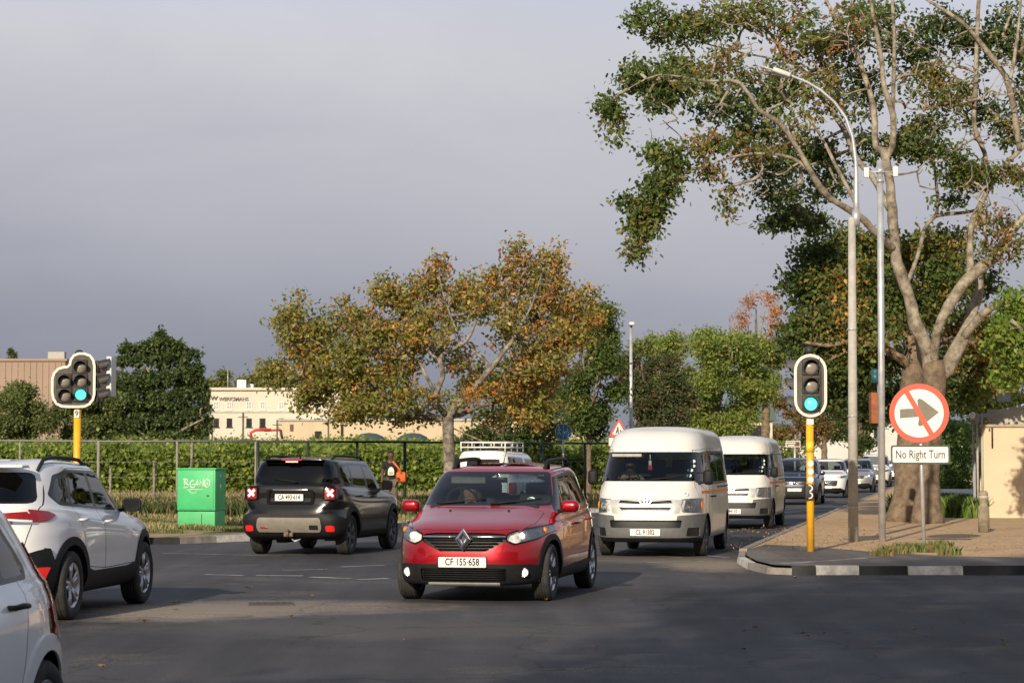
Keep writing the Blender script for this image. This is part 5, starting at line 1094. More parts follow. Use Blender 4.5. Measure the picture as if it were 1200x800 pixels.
oak_blobs = [(762, 22, 30, 16, 26, 0), (800, 35, 45, 26, 50, .5, 0), (850, 22, 55, 26, 60, .5, 1), (905, 20, 50, 30, 55, .8, 1), (745, 88, 34, 16, 34, -3), (716, 128, 13, 22, 26, -3.6), (722, 160, 7, 8, 4, -3.6), (772, 100, 30, 16, 26, -3), (800, 78, 30, 16, 24, 0),
 (835, 78, 48, 24, 50, -1, 1), (800, 108, 34, 15, 30, -3), (850, 120, 40, 26, 44, -2), (905, 100, 38, 34, 50, 0), (772, 122, 20, 14, 14, -3.3),
 (880, 155, 34, 26, 40, 1, 2), (905, 190, 36, 26, 44, 1, 2), (870, 175, 40, 18, 30, -2.6, 1), (825, 172, 34, 16, 30, -3, 1), (792, 190, 30, 16, 30, -3.1), (766, 178, 14, 9, 14, -3.2), (775, 218, 22, 16, 38, -3.3), (762, 244, 20, 15, 40, -3.3), (752, 268, 13, 13, 26, -3.3), (745, 292, 6, 15, 14, -3.3), (732, 236, 9, 4, 8, -3.3), (748, 255, 7, 16, 8, -3.3),
 (858, 232, 14, 20, 12, -2.8, 1), (835, 200, 24, 8, 14, -3, 1), (910, 225, 28, 16, 30, -1, 2), (925, 250, 24, 13, 26, 0, 2), (904, 264, 12, 7, 12, 0, 2), (950, 262, 26, 18, 26, .5, 2), (950, 180, 34, 30, 46, 1.4, 2), (975, 215, 28, 24, 34, 1.6, 2), (930, 150, 26, 22, 24, -2, 1),
 (945, 45, 40, 36, 56, .5, 1), (985, 60, 34, 40, 44, 1.5, 0), (1005, 110, 38, 36, 46, 1.6, 2), (960, 110, 30, 28, 28, -1, 1), (1030, 30, 40, 34, 44, 1.6, 0), (1075, 60, 36, 40, 50, 1.8, 2), (1110, 30, 38, 28, 40, 1.6, 2), (1145, 60, 30, 40, 34, 1.8, 2), (1180, 40, 30, 40, 42, 1.5, 2), (1205, 90, 24, 50, 40, 1, 0),
 (1090, 100, 40, 26, 44, .8, 1), (1120, 120, 34, 24, 34, .6, 1), (1085, 150, 34, 18, 28, .6, 0), (1150, 130, 24, 24, 20, 1.5, 2), (1060, 170, 24, 14, 26, 0, 0), (1100, 178, 34, 16, 36, 0, 0), (1125, 205, 28, 14, 30, 0, 0), (1150, 205, 30, 18, 26, .2, 0), (1185, 150, 22, 24, 24, .8, 0), (1195, 205, 18, 24, 22, 0, 1), (1110, 235, 20, 8, 10, 1, 2),
 (1165, 255, 26, 18, 22, -.6, 1), (1155, 285, 26, 14, 16, -.9, 1), (1190, 290, 18, 20, 14, -.9, 1), (1020, 170, 26, 30, 26, 1.8, 2), (1000, 20, 40, 30, 30, -.5, 1)]
oak_limbs = [oak_limbs[0]] + [[(a[0], a[1], a[2] * .9, a[3]) for a in L] for L in oak_limbs[1:]]
oak_blobs = [tuple(b[:4]) + (int(b[4] * (.62 if len(b) > 6 and b[6] == 1 else .85)),) + tuple(b[5:]) for b in oak_blobs]
oak_blobs += [(860, 60, 70, 50, 60, 0, 9), (930, 100, 60, 60, 80, -.5, 9), (900, 190, 50, 40, 50, -2, 9), (1000, 60, 60, 60, 70, -.5, 9), (1080, 80, 60, 60, 60, -.5, 9), (1150, 100, 50, 80, 70, -.8, 9), (1120, 190, 60, 50, 40, -1, 9), (1170, 240, 30, 40, 24, -1, 9), (800, 120, 60, 40, 40, -3.2, 9), (870, 235, 30, 30, 20, -2.8, 9)]
OAK = tree('oak_tree', 'tall spreading oak with pale forked limbs leaning over the no right turn sign', 'tree', (1086, 612), 53.0, oak_limbs, oak_blobs, [GL, GO, GD], leaf=.125, per=27, spread=.27, twig=.0105, depthk=1.0, lobed=True, wid=.5)
# ---- second oak just behind it, with the thick brown trunk
rear_limbs = [
 [(1060, 610, 24, 0), (1062, 590, 18, 0), (1064, 550, 15, 0), (1067, 480, 14, 0), (1070, 430, 13, 0), (1070, 400, 11, .2), (1068, 370, 8, .4), (1062, 330, 6, .6), (1055, 300, 4, .8)],
 [(1070, 405, 7, 0), (1050, 375, 5, .4), (1020, 350, 4, .8), (985, 335, 2.6, 1)], [(1070, 400, 7, 0), (1090, 365, 5, .6), (1115, 330, 4, 1), (1130, 300, 3, 1.4)],
 [(1068, 430, 7, 0), (1040, 410, 5, -.5), (1005, 400, 3.6, -.8), (970, 405, 2.5, -.6), (940, 400, 1.6, -.6)], [(1071, 420, 6, 0), (1100, 400, 4.5, 1), (1135, 400, 3.4, 1.6), (1165, 410, 2.2, 1.8)]]
rear_blobs = [(960, 300, 30, 24, 60, 1, 2), (1000, 290, 36, 22, 60, 1, 0), (950, 335, 34, 28, 76, .6, 2), (1000, 335, 46, 30, 100, 0, 1), (1045, 300, 30, 26, 60, 1, 1), (1035, 350, 40, 30, 90, 0, 0), (960, 380, 36, 28, 80, 0, 0), (1010, 385, 44, 28, 90, -.5, 1), (1100, 290, 34, 24, 60, .8, 1), (1105, 330, 34, 30, 74, .4, 0),
 (1085, 365, 26, 26, 50, .5, 0), (970, 425, 38, 26, 74, 0, 0), (1020, 430, 40, 26, 76, .4, 2), (1040, 470, 44, 26, 70, 1.8, 2), (985, 462, 36, 20, 50, .8, 2), (1150, 330, 24, 22, 32, 1.8, 2), (1130, 390, 36, 34, 60, 2, 1), (1160, 430, 40, 34, 80, 2, 1), (1120, 450, 30, 34, 56, 2.4, 2), (930, 395, 18, 24, 26, .4, 2), (1180, 395, 26, 30, 40, 2, 0)]
tree('oak_tree', 'second oak with the thick straight brown trunk and dense dark crown, behind the leaning oak', 'tree', (1060, 610), 54.6, rear_limbs, rear_blobs, [((G1, G2, O3, G3), (3, 3, 1, 2)), ((G2, O3, G4, O2), (4, 3, 2, 1)), GD], leaf=.13, per=32, bark=M_bark2, spread=.34, lobed=True, wid=.5)
# ---- bright green tree reaching in at the right edge
tree('leafy_tree', 'bright green leafy tree reaching in at the right edge above the small beige building', 'tree', (1240, 600), 50, [[(1240, 606, 12, 0), (1238, 520, 10, 0), (1232, 440, 8, 0), (1225, 380, 6, 0)], [(1230, 430, 5, 0), (1205, 395, 3, -.4), (1185, 375, 2, -.6)]],
     [(1190, 360, 22, 20, 40, 0), (1185, 395, 26, 24, 60, 0), (1215, 380, 30, 40, 80, 0), (1172, 385, 14, 12, 16, -.4), (1200, 420, 26, 20, 34, 0), (1180, 440, 18, 16, 18, .4)], (((.12, .17, .03), (.09, .14, .03), (.16, .18, .04)), (3, 2, 1)), leaf=.16, per=18)
# ---- autumn oak on the verge
aut_limbs = [
 [(527, 603, 10, 0), (527, 570, 7.6, 0), (526, 530, 7, 0), (525, 500, 7, 0), (525, 484, 7.5, 0)],
 [(525, 488, 6, 0), (534, 476, 5.4, -.2), (549, 462, 5, -.5), (562, 447, 4.4, -.8), (576, 431, 4, -1), (590, 412, 3.3, -1.2), (604, 394, 2.6, -1.3), (615, 370, 1.8, -1.3)],
 [(524, 487, 5, 0), (514, 476, 4.6, -.5), (509, 464, 4.6, -.8), (516, 450, 4.2, -1), (519, 436, 4, -1.1), (516, 421, 3.6, -1.2), (526, 410, 3.2, -1.2), (540, 404, 2.8, -1.2), (551, 393, 2.4, -1.2), (556, 380, 2, -1.2), (565, 362, 1.4, -1.2)],
 [(509, 464, 3.6, -.8), (506, 452, 3, -1), (500, 442, 2.4, -1.2), (492, 425, 1.8, -1.2)],
 [(576, 431, 2.8, -1), (566, 420, 2.4, -.9), (553, 409, 2, -.8), (545, 398, 1.4, -.8)],
 [(528, 486, 5, 0), (541, 485, 4, .4), (564, 475, 3.5, .9), (600, 466, 2.8, 1.4), (640, 452, 2, 1.8)],
 [(524, 488, 5, 0), (509, 489, 4.5, .2), (490, 478, 3.6, .2), (478, 472, 3.2, .2), (450, 468, 2.5, .2), (410, 455, 1.8, .2), (370, 440, 1.2, 0)],
 [(520, 490, 4, 0), (485, 489, 3, 1), (440, 486, 2.4, 1.6), (395, 478, 1.6, 1.8)],
 [(541, 405, 2, -1.2), (536, 390, 1.8, -1), (528, 370, 1.4, -.6), (518, 340, 1, -.4), (513, 310, .7, -.2)], [(600, 400, 2, -1.2), (622, 360, 1.4, -.8), (635, 320, 1, -.4)], [(516, 424, 2.4, -1), (490, 400, 1.8, 0), (460, 375, 1.2, .6)]]
ab = [(338, 385, 24, 20, 34), (350, 365, 20, 10, 12), (325, 440, 20, 14, 26), (360, 420, 34, 26, 50), (375, 385, 26, 24, 40), (366, 470, 24, 14, 24), (385, 455, 40, 26, 56), (400, 400, 30, 26, 46), (420, 370, 24, 18, 28), (448, 348, 20, 16, 26), (455, 330, 8, 10, 5), (430, 425, 34, 28, 50), (410, 488, 34, 8, 24), (440, 470, 36, 18, 40), (465, 390, 30, 26, 44), (480, 350, 22, 20, 30), (513, 322, 14, 20, 20), (500, 340, 22, 18, 24), (505, 375, 28, 22, 34), (475, 430, 30, 22, 34, .8),
 (545, 335, 24, 22, 32), (540, 365, 30, 24, 34), (575, 350, 28, 26, 40), (590, 325, 24, 18, 28), (608, 300, 12, 16, 14), (625, 325, 24, 22, 34), (652, 310, 11, 18, 14), (650, 340, 24, 22, 34), (668, 360, 20, 22, 26), (620, 360, 28, 24, 40), (600, 390, 30, 22, 34, .8), (640, 395, 34, 24, 46), (675, 390, 20, 18, 20), (620, 430, 34, 24, 48, .4), (650, 430, 26, 24, 34, .4), (600, 460, 36, 20, 40, .4), (640, 470, 30, 18, 34, .6), (362, 450, 26, 20, 30, -.4), (395, 430, 34, 26, 50, -.6), (425, 475, 34, 20, 44, -.6), (465, 445, 26, 22, 36, -.4), (490, 385, 24, 22, 26, -.4), (440, 395, 30, 26, 40, -.4), (600, 430, 22, 18, 24, -.6), (645, 420, 30, 24, 36, -.6), (670, 395, 22, 22, 26, -.4), (480, 465, 22, 14, 20, -.8), (620, 490, 26, 10, 18), (560, 450, 26, 22, 24, 1.4), (540, 420, 30, 26, 30, 1.6), (500, 405, 30, 20, 26, 1.2), (480, 490, 36, 12, 26, 1.4), (520, 470, 30, 16, 20, 1.8), (575, 490, 30, 12, 22, 1.6), (545, 470, 14, 8, 6, -1.2), (560, 462, 14, 8, 6, -1.2), (320, 430, 12, 8, 10), (312, 433, 6, 4, 4), (350, 400, 30, 22, 24, 1.4), (430, 455, 40, 20, 30, 1.6)]
aut_limbs = [aut_limbs[0]] + [[(a[0], a[1], a[2] * .8, a[3]) for a in L] for L in aut_limbs[1:]]
ab += [(520, 395, 22, 14, 10, -1.6), (590, 378, 14, 12, 8, -1.7), (560, 355, 18, 14, 10, -1.6), (505, 330, 5, 24, 7), (515, 305, 3, 12, 4), (445, 335, 4, 14, 5), (610, 290, 5, 12, 6), (655, 298, 4, 14, 6), (632, 305, 4, 12, 5), (575, 325, 5, 16, 6), (350, 352, 6, 10, 5), (400, 362, 5, 14, 6), (485, 335, 5, 14, 6), (690, 350, 14, 14, 14), (700, 375, 12, 12, 10)]
ab = [tuple(b[:4]) + (max(3, int(b[4] * .82)),) + tuple(b[5:]) for b in ab]
def aut_col(q, c):
    px = q[:, 0] / 63 * FPX + 600; pz = q[:, 2]; f = np.clip(.12 + (px - 330) / 480 + (pz - 4) * .10 + RNG.normal(0, .25, len(px)), 0, 1); out = c.copy()
    o = RNG.random(len(px)) < f * .62; out[o] = pal((O1, O2, (.17, .085, .03), (.27, .18, .05)), (3, 3, 1, 3), o.sum()); return out
tree('autumn_oak', 'spreading oak turning orange and rust behind the fence gap, pale crooked limbs showing', 'tree', (527, 601), 63.0, aut_limbs, ab, (((.13, .135, .03), (.10, .115, .025), (.18, .155, .04), (.14, .11, .03)), (4, 3, 3, 1)), leaf=.125, per=27, spread=.30, twig=.0095, bark=M_bark3, color_fn=aut_col, lobed=True, wid=.5, depthk=1.0)
# ---- trees in the middle distance
def simple(name, label, base, Y, w, h0, h1, n, palette, leaf=.25, per=16, bark=None, group=None, trunkr=6, cat='tree', spread=.5, seed=1, lean=0, jag=.35, **kw):
    """tree filling px width w, from py h0 (top) to h1 (crown bottom)"""
    rnd = np.random.default_rng(seed); cx, by = base; H = h1 - h0; k = max(7, int(n / 34)); bl = []
    for i in range(k):
        t = rnd.random(); y = h0 + H * (.12 + .80 * t); ww = w / 2 * math.sin(PI * (.16 + .76 * t)) ; x = cx + lean + rnd.uniform(-1, 1) * ww * .8
        r = max(4, w * rnd.uniform(.07, .18)); bl.append((x, y, r, min(r * .8, H * .2), int(n / k), rnd.uniform(-1, 1) * w / (FPX / Y) * .28))
    for s in range(5): bl.append((cx + lean + rnd.uniform(-.35, .35) * w, h0 + H * rnd.uniform(.06, .2 + jag * .4), w * .07, H * .07, int(n / 40) + 2, 0))
    lim = [[(cx, by, trunkr * 1.3, 0), (cx + lean * .2, (by + h1) / 2, trunkr, 0), (cx + lean * .6, h1 - H * .2, trunkr * .7, 0), (cx + lean, h0 + H * .3, trunkr * .25, 0)]]
    for s in range(4):
        x = cx + lean * .6 + rnd.uniform(-.4, .4) * w; lim.append([(cx + lean * .5, h1 - H * .1 * s * .6, trunkr * .5, 0), ((cx + x) / 2, h1 - H * (.2 + .1 * s), trunkr * .35, rnd.uniform(-1, 1)), (x, h1 - H * (.4 + .12 * s), trunkr * .15, rnd.uniform(-2, 2))])
    return tree(name, label, cat, base, Y, lim, bl, palette, leaf=leaf * .62, per=int(per * 2.1), bark=bark or M_bark3, group=group, spread=spread * .72, trunk_ns=8, twig=.012, **kw)
simple('leafy_tree', 'dark green tree standing close behind the right side of the autumn oak', (690, 585), 80, 105, 345, 520, 620, ((G2, G1, G4, G3), (3, 3, 1, 2)), leaf=.24, seed=3, trunkr=3, bark=M_bark2)
simple('leafy_tree', 'low dark tree behind the trunk of the autumn oak', (590, 585), 84, 200, 440, 528, 420, ((G3, G1), (3, 2)), leaf=.26, seed=9, trunkr=3, bark=M_bark2)
simple('brown_tree', 'dark brownish green tree behind the slim grey lamp post', (762, 577), 112, 110, 395, 530, 640, (((.055, .060, .024), (.085, .07, .035), G3), (3, 2, 2)), leaf=.32, seed=4, bark=M_bark2)
simple('leafy_tree', 'bright yellow green tree behind the nearer white minibus', (835, 568), 145, 150, 383, 532, 950, (((.13, .16, .035), (.10, .14, .03), (.16, .17, .04), G2), (3, 3, 2, 1)), leaf=.42, seed=5, jag=.8, spread=.7)
simple('leafy_tree', 'pale green tree top rising behind the brownish tree', (775, 565), 165, 90, 388, 500, 360, (((.13, .15, .05), (.11, .13, .04)), (1, 1)), leaf=.48, seed=6, jag=.8, spread=.8)
simple('cut_tree', 'tree with a thick pale sawn trunk and a low forking limb beside the signal', (896, 562), 180, 110, 395, 470, 300, (((.12, .15, .035), G2, O3), (3, 2, 1)), leaf=.5, seed=8, trunkr=5.5, bark=M_bark, lean=4, spread=.8)
simple('russet_bush_tree', 'rust brown bushy tree behind the right signal post', (932, 558), 215, 85, 462, 548, 300, (((.15, .085, .035), (.10, .075, .03), G2), (3, 2, 1)), leaf=.55, seed=10, spread=.9)
simple('sparse_tree', 'thin bare topped tree with a few orange leaves above the green tree', (886, 556), 230, 75, 333, 430, 70, (((.30, .14, .05), (.24, .13, .06)), (1, 1)), leaf=.55, per=9, spread=.9, seed=12, trunkr=3, bark=M_bark, jag=1)
simple('leafy_tree', 'dark street tree over the queue of cars between the two grey poles', (1008, 552), 300, 80, 430, 530, 330, ((G3, G1, G2), (2, 2, 1)), leaf=.75, seed=14, bark=M_bark2, trunkr=4, spread=1.3)
simple('leafy_tree', 'street tree shading the queue just right of the signal post', (966, 553), 280, 70, 455, 528, 240, ((G3, G1, BR), (2, 2, 1)), leaf=.7, seed=15, bark=M_bark2, trunkr=4, spread=1.2)
simple('leafy_tree', 'yellow green tree behind the small building at the right', (1160, 560), 75, 120, 372, 520, 620, (((.12, .13, .03), G2, (.15, .13, .035)), (3, 2, 1)), leaf=.25, seed=16)
simple('leafy_tree', 'shadowy tree filling the gap behind both oak trunks', (1085, 570), 90, 90, 400, 505, 420, ((G3, G1), (3, 1)), leaf=.26, seed=17, bark=M_bark2)
# ---- left side
tree('spreading_tree', 'large dark green layered tree left of the cream office building', 'tree', (188, 560), 175, [[(186, 561, 4, 0), (187, 520, 3.4, 0), (189, 470, 2.6, 0), (188, 430, 1.8, 0), (188, 395, .6, 0)], [(188, 500, 2, 0), (165, 470, 1.4, 1), (148, 440, .7, 1)], [(188, 490, 2, 0), (215, 460, 1.4, 0), (232, 445, .7, 0)], [(187, 520, 2, 0), (220, 500, 1.2, -1), (240, 490, .6, -1)], [(187, 520, 2, 0), (155, 500, 1.2, -1), (138, 490, .6, -1)], [(188, 450, 1.6, 0), (165, 425, 1, 0), (148, 412, .5, 0)]],
  [(188, 393, 5, 6, 16), (190, 402, 14, 7, 40), (205, 406, 12, 6, 26), (172, 408, 16, 8, 44), (150, 408, 11, 6, 24), (144, 423, 9, 5, 18), (160, 422, 14, 6, 34), (195, 420, 26, 11, 90), (222, 416, 13, 6, 30), (228, 432, 12, 7, 34), (205, 442, 30, 13, 110), (165, 446, 28, 13, 110), (142, 452, 10, 9, 40), (235, 450, 8, 6, 20), (222, 462, 22, 12, 90), (180, 470, 40, 14, 170), (240, 478, 8, 6, 20), (145, 478, 15, 12, 60), (215, 488, 28, 13, 120), (170, 495, 38, 14, 150), (236, 500, 12, 9, 44), (140, 500, 12, 12, 50), (200, 512, 40, 10, 120), (243, 492, 5, 5, 10)],
  (((.045, .068, .028), (.062, .088, .034), (.08, .105, .038), G1), (3, 3, 2, 2)), leaf=.36, per=20, spread=.28, twig=.02, up=1.2, wid=.6)
def bush_tree(label, cx, w, top, bot, Y, n, seed, palette=(((.075, .095, .03), (.11, .125, .04), (.05, .07, .025)), (3, 3, 2))):
    simple('round_tree', label, (cx, 545), Y, w, top, bot, n, palette, leaf=.42, per=16, seed=seed, spread=.75, trunkr=3, group='round pines in front of the brown warehouse')
bush_tree('round topped tree at the left edge in front of the brown warehouse', 25, 88, 448, 520, 170, 620, 31)
bush_tree('round topped tree directly behind the left signal post', 84, 70, 462, 518, 172, 380, 32)
bush_tree('round topped tree between the left signal and the large dark tree', 130, 74, 458, 518, 174, 460, 33)
simple('poplar', 'slim pointed tree top rising above the brown warehouse roof', (14, 545), 330, 12, 408, 440, 60, (((.07, .09, .03), (.05, .07, .03)), (1, 1)), leaf=.55, per=12, seed=40, trunkr=1, spread=.35, jag=0)
for i, (x, t, w) in enumerate(((255, 434, 46), (290, 436, 50), (325, 440, 48), (360, 446, 50), (400, 450, 50))):
    simple('far_tree', ('yellow green far tree just right of the large dark tree above the office roof', 'yellow green far tree above the lettering on the office building', 'yellow green far tree above the right end of the office roof', 'far tree partly behind the left side of the autumn oak crown', 'far tree hidden mostly by the middle of the autumn oak')[i], (x, 543), 560, w, t, 500, 170, (((.12, .13, .04), (.09, .11, .035), (.16, .12, .05)), (3, 2, 1)), leaf=1.5, per=12, seed=50 + i, spread=2.2, trunkr=1, group='far trees beyond the office building')
# ---- vineyard, grasses (nobody could count them)
def field(name, n, fn, size, cols, w, m, up=.35, wid=.5, k='stuff'):
    pos = fn(n); n = len(pos); o = leaf_mesh(name, pos, size[0] * RNG.uniform(.7, 1.3, n), pal(cols, w, n) * RNG.uniform(.7, 1.3, (n, 1)), m, None, up=up, wid=wid); return kind(o, k)
def vines(n):
    out = []
    for r in range(14):
        Y = 88 + r * 3.2 + r * r * .45; nn = int(n * (.22 if r == 0 else (.12 if r == 1 else .055))); x = RNG.uniform(-.255 * Y, min(.16 * Y, .195 * (Y - 100) + 7.5), nn)
        lift = .11 + max(0, Y - 88) * .013; top = 1.75 + .25 * np.sin(x * 1.9 + r) * np.sin(x * .7) + .18 * RNG.normal(size=nn)
        f = RNG.random(nn); z = lift + .15 + (top - .05) * f ** .8; y = Y + RNG.normal(0, .30, nn) * (.4 + .6 * np.sin(PI * np.clip(f, .1, 1)))
        out.append(np.stack([x, y, z], 1))
    return np.concatenate(out)
o = field('vineyard', 150000, vines, (.18,), ((.10, .14, .024), (.14, .175, .034), (.065, .095, .022), (.17, .19, .045)), (3, 3, 2, 1), M_leaf, wid=.85); o['label'] = 'rows of leafy green grapevines behind the fence'
def blades(name, n, fn, h, cols, w, m=M_leaf2, lab=''):
    pos = fn(n); n = len(pos); hh = h * RNG.uniform(.5, 1.2, n); tw = h * .05 + .008; a = RNG.uniform(0, PI, n); lean = RNG.normal(0, .25, (n, 2)) * hh[:, None]
    d = np.stack([np.cos(a), np.sin(a), 0 * a], 1) * tw; tip = pos + np.stack([lean[:, 0], lean[:, 1], hh], 1); mid = pos + np.stack([lean[:, 0] * .3, lean[:, 1] * .3, hh * .6], 1)
    V = np.stack([pos - d, pos + d, mid + d * .8, tip, mid - d * .8], 1).reshape(-1, 3); k = 5
    me = bpy.data.meshes.new(name); me.vertices.add(n * k); me.vertices.foreach_set('co', V.astype(np.float32).ravel()); me.loops.add(n * k); me.loops.foreach_set('vertex_index', np.arange(n * k).astype(np.int32)); me.polygons.add(n); me.polygons.foreach_set('loop_start', (np.arange(n) * k).astype(np.int32)); me.update()
    at_ = me.attributes.new('tint', 'FLOAT_COLOR', 'POINT'); c = pal(cols, w, n) * RNG.uniform(.7, 1.3, (n, 1)); c = np.concatenate([np.clip(c, 0, 1), np.ones((n, 1))], 1); at_.data.foreach_set('color', np.repeat(c, k, 0).astype(np.float32).ravel())
    me.materials.append(m); o = bpy.data.objects.new(name, me); COL.objects.link(o); kind(o, 'stuff'); return o
DRY = ((.42, .33, .18), (.32, .26, .13), (.22, .22, .08)); GRN = ((.09, .14, .03), (.14, .17, .05), (.24, .21, .09))
def tall(n):
    Y = RNG.uniform(63, 86, n); x = RNG.uniform(-.25, .2, n) * Y; k = (x < np.where(Y > 72, .195 * (Y - 100) + 9.0, np.where(Y > 70, 2.8, -3.0))); return np.stack([x, Y, 0 * Y + .1], 1)[k]
def _tall(n): p = np.concatenate([tall(n * 2), tall(n * 2)]); return p[:n]
blades('tall_dry_grass', 22000, _tall, .36, DRY, (3, 2, 3))
def band(y0, y1, x0=-.27, clumps=0, seed=1):
    def f(n):
        out = []
        r = np.random.default_rng(seed); tot = 0
        while tot < n:
            Y = r.uniform(y0, y1, n); x = r.uniform(x0, .02, n) * Y; g = np.sin(x * .9 + seed) * np.cos(Y * .7 + x * .3) + .6 * np.sin(x * 2.3 + Y * 1.9)
            k = (g > clumps) & (x < (-2.9 + (Y - 50) * .1)) & (Y > 42.4 + np.maximum(0, (x + 8.5)) * .8); q = np.stack([x, Y, 0 * Y + .11], 1)[k]; out.append(q); tot += len(q)
        return np.concatenate(out)[:n]
    return f
blades('verge_grass', 13000, band(42, 60, clumps=.55), .08, GRN, (3, 2, 2)); blades('dry_verge_grass', 6000, band(48, 60, clumps=.35, seed=3), .12, DRY, (2, 2, 3)); blades('green_fence_grass', 22000, band(58.5, 72, clumps=-.9, seed=5), .34, ((.06, .09, .025), (.09, .11, .035), (.20, .17, .08)), (4, 2, 1))
def patch(c, rx, ry, z=.12):
    def f(n): a = RNG.uniform(0, 2 * PI, n); r = np.sqrt(RNG.random(n)); return np.stack([c.x + rx * r * np.cos(a), c.y + ry * r * np.sin(a), 0 * a + z], 1)
    return f
def wpatch(n): return np.concatenate([patch(at(px, py, .12), rx, ry)(k) for px, py, rx, ry, k in ((1048, 648, .28, .3, 260), (1066, 645, .3, .25, 320), (1088, 646, .35, .3, 420), (1103, 642, .22, .3, 260), (1112, 650, .2, .15, 100), (1035, 651, .2, .15, 120))])
o = blades('bright_grass', 9000, patch(Vector((11.9, 61.5, 0)), 1.25, 4.0), .5, ((.12, .20, .03), (.17, .24, .05), (.08, .14, .03)), (3, 2, 2))
o = blades('weeds', 1500, wpatch, .13, ((.13, .19, .05), (.20, .16, .07), (.28, .15, .08)), (3, 1, 1))
def verge_far(n):
    t = RNG.random(n); Y = 64 + 60 * t; x = 3.9 + .2 * (Y - 37.8) + RNG.uniform(1.5, 5, n); return np.stack([x, Y, 0 * Y + .12], 1)
blades('roadside_grass', 9000, verge_far, .14, GRN, (3, 2, 1))
# leaf litter on the sandy corner and along the kerb
def litter(n): p = np.concatenate([patch(at(940, 628, .12), 1.6, 6, .125)(n // 2), patch(at(1010, 640, .12), 2.8, 2.2, .125)(n // 4), patch(at(1110, 632, .12), 4.5, 7, .125)(n // 4)]); return p
field('leaf_litter', 900, litter, (.05,), ((.20, .12, .06), (.16, .10, .05), (.24, .17, .09)), (2, 2, 1), M_leaf2, up=3)
# ---- trees behind the camera: they throw the shade over the near road
def shade_tree(label, x, y, H, Rd, n, z0, seed, blobs):
    rnd = np.random.default_rng(seed); root = empty('plane_tree', (x, y, 0)); tag(root, label, 'tree', 'street trees behind the viewpoint')
    mb = MB(); mb.tube([(0, 0, 0), (.05, 0, H * .3), (0, .1, H * .6), (.1, 0, H * .9)], [.28, .22, .15, .04], 10); mb.build('trunk', M_bark2, root); pts = []; 
    for (bx, by, bz, br) in blobs:
        k = int(n * br ** 2 / sum(b[3] ** 2 for b in blobs)); d = rnd.normal(size=(k, 3)); d /= np.linalg.norm(d, axis=1)[:, None]; pts.append(np.array([bx, by, bz]) + d * br * rnd.random((k, 1)) ** .4)
        b = MB(); b.tube([(0, 0, bz * .6), (bx * .5, by * .5, bz * .8), (bx, by, bz)], [.1, .07, .03], 6); b.build('limb', M_bark2, root)
    q = np.concatenate(pts); leaf_mesh('leaves', q, .30 * rnd.uniform(.7, 1.3, len(q)), pal((G1, G2, G3), (2, 2, 1), len(q)), M_leaf, root, wid=.7)
TN = math.tan(SUN_TO)
shade_tree('tall street tree behind the camera, shading the right side of the near road', -6.5, -8, 18, 4, 9500, 0, 61, [(-2.6, 0, 8.9, 1.5), (0, .3, 9.2, 1.6), (2.6, 0, 9.0, 1.8), (.1, -.4, 11.7, 1.7), (2.6, 0, 11.9, 1.9), (-.4, .3, 14.1, 1.7), (2.4, -.3, 14.3, 1.8), (.2, 0, 16.5, 1.4), (2.7, 0, 16.9, 1.8), (4.8, 0, 15.0, 1.9), (4.9, .4, 11.8, 2.1), (4.7, 0, 18.0, 1.5), (2.4, 0, 18.7, .9)])
shade_tree('second tall street tree behind the camera, shading the right pavement', 3.5, -8, 17, 4, 5000, 0, 62, [(-3.2, 0, 14, 2.8), (1, 0, 12.5, 3), (2, 0, 15.5, 2.6), (-2.4, 0, 17.2, 1.8)])
# ------------------------------------------------------------------ signals, poles, signs, cabinet, fence
M_yel = mat('signal_post_yellow', (.85, .42, .015), .45, var=.08, dirt=(.1, .6)); M_sigblk = mat('signal_black', (.03, .028, .026), .6, var=.2)
M_sigframe = mat('backboard_white', (.80, .76, .66), .5, var=.04); M_back = mat('backboard_grey', (.10, .088, .075), .7, var=.15)
M_lens_off = mat('signal_lens_off', (.30, .27, .23), .35, var=.2, scale=40, coat=.6); M_lens_g = mat('signal_lens_green', (.05, .6, .5), .3, emit=(.10, .85, .72), estr=1.5)
M_hood_glow = mat('hood_green_glow', (.01, .10, .085), .6)  # spill of the green lamp painted into the colour of its hood
M_conc = mat('concrete_pole', (.44, .42, .38), .85, var=.12, scale=6, bump=.5, bscale=40)
M_signred = mat('sign_red', (.62, .075, .035), .45, var=.05); M_signgrey = mat('sign_arrow_grey', (.19, .165, .12), .6, var=.12); M_signwhite = mat('sign_white', (.78, .77, .70), .45, var=.04, scale=2)
M_signbk = mat('sign_green_black', (.03, .06, .045), .5); M_signblue = mat('sign_blue', (.02, .19, .42), .4, var=.1)
def visor(L, r, M, m, parent, thick=.006):
    """half-tube hood over a lens, local z forward, y up"""
    vs = []; fs = []; n = 14
    for i in range(n + 1):
        a = R(-25) + (PI + R(50)) * i / n; c, s_ = math.cos(a), math.sin(a); d = L * (1 - .10 * (1 - s_)) * (1 if s_ > 0 else .75)
        for rr, zz in ((r, 0), (r, d), (r - thick, d), (r - thick, 0)): vs.append((c * rr, s_ * rr, zz))
    for i in range(n):
        for k in range(4): a = i * 4 + k; b = i * 4 + (k + 1) % 4; fs.append((a, b, b + 4, a + 4))
    b_ = MB(); b_.add(vs, fs, M, 0, False); return b_.build('hood', m, parent)
def lens(M, r, m, parent, name='lens'):
    b = MB(); b.lathe([(r, 0), (r * .8, .018), (r * .45, .032), (.0005, .038)], 24, M); return b.build(name, m, parent)
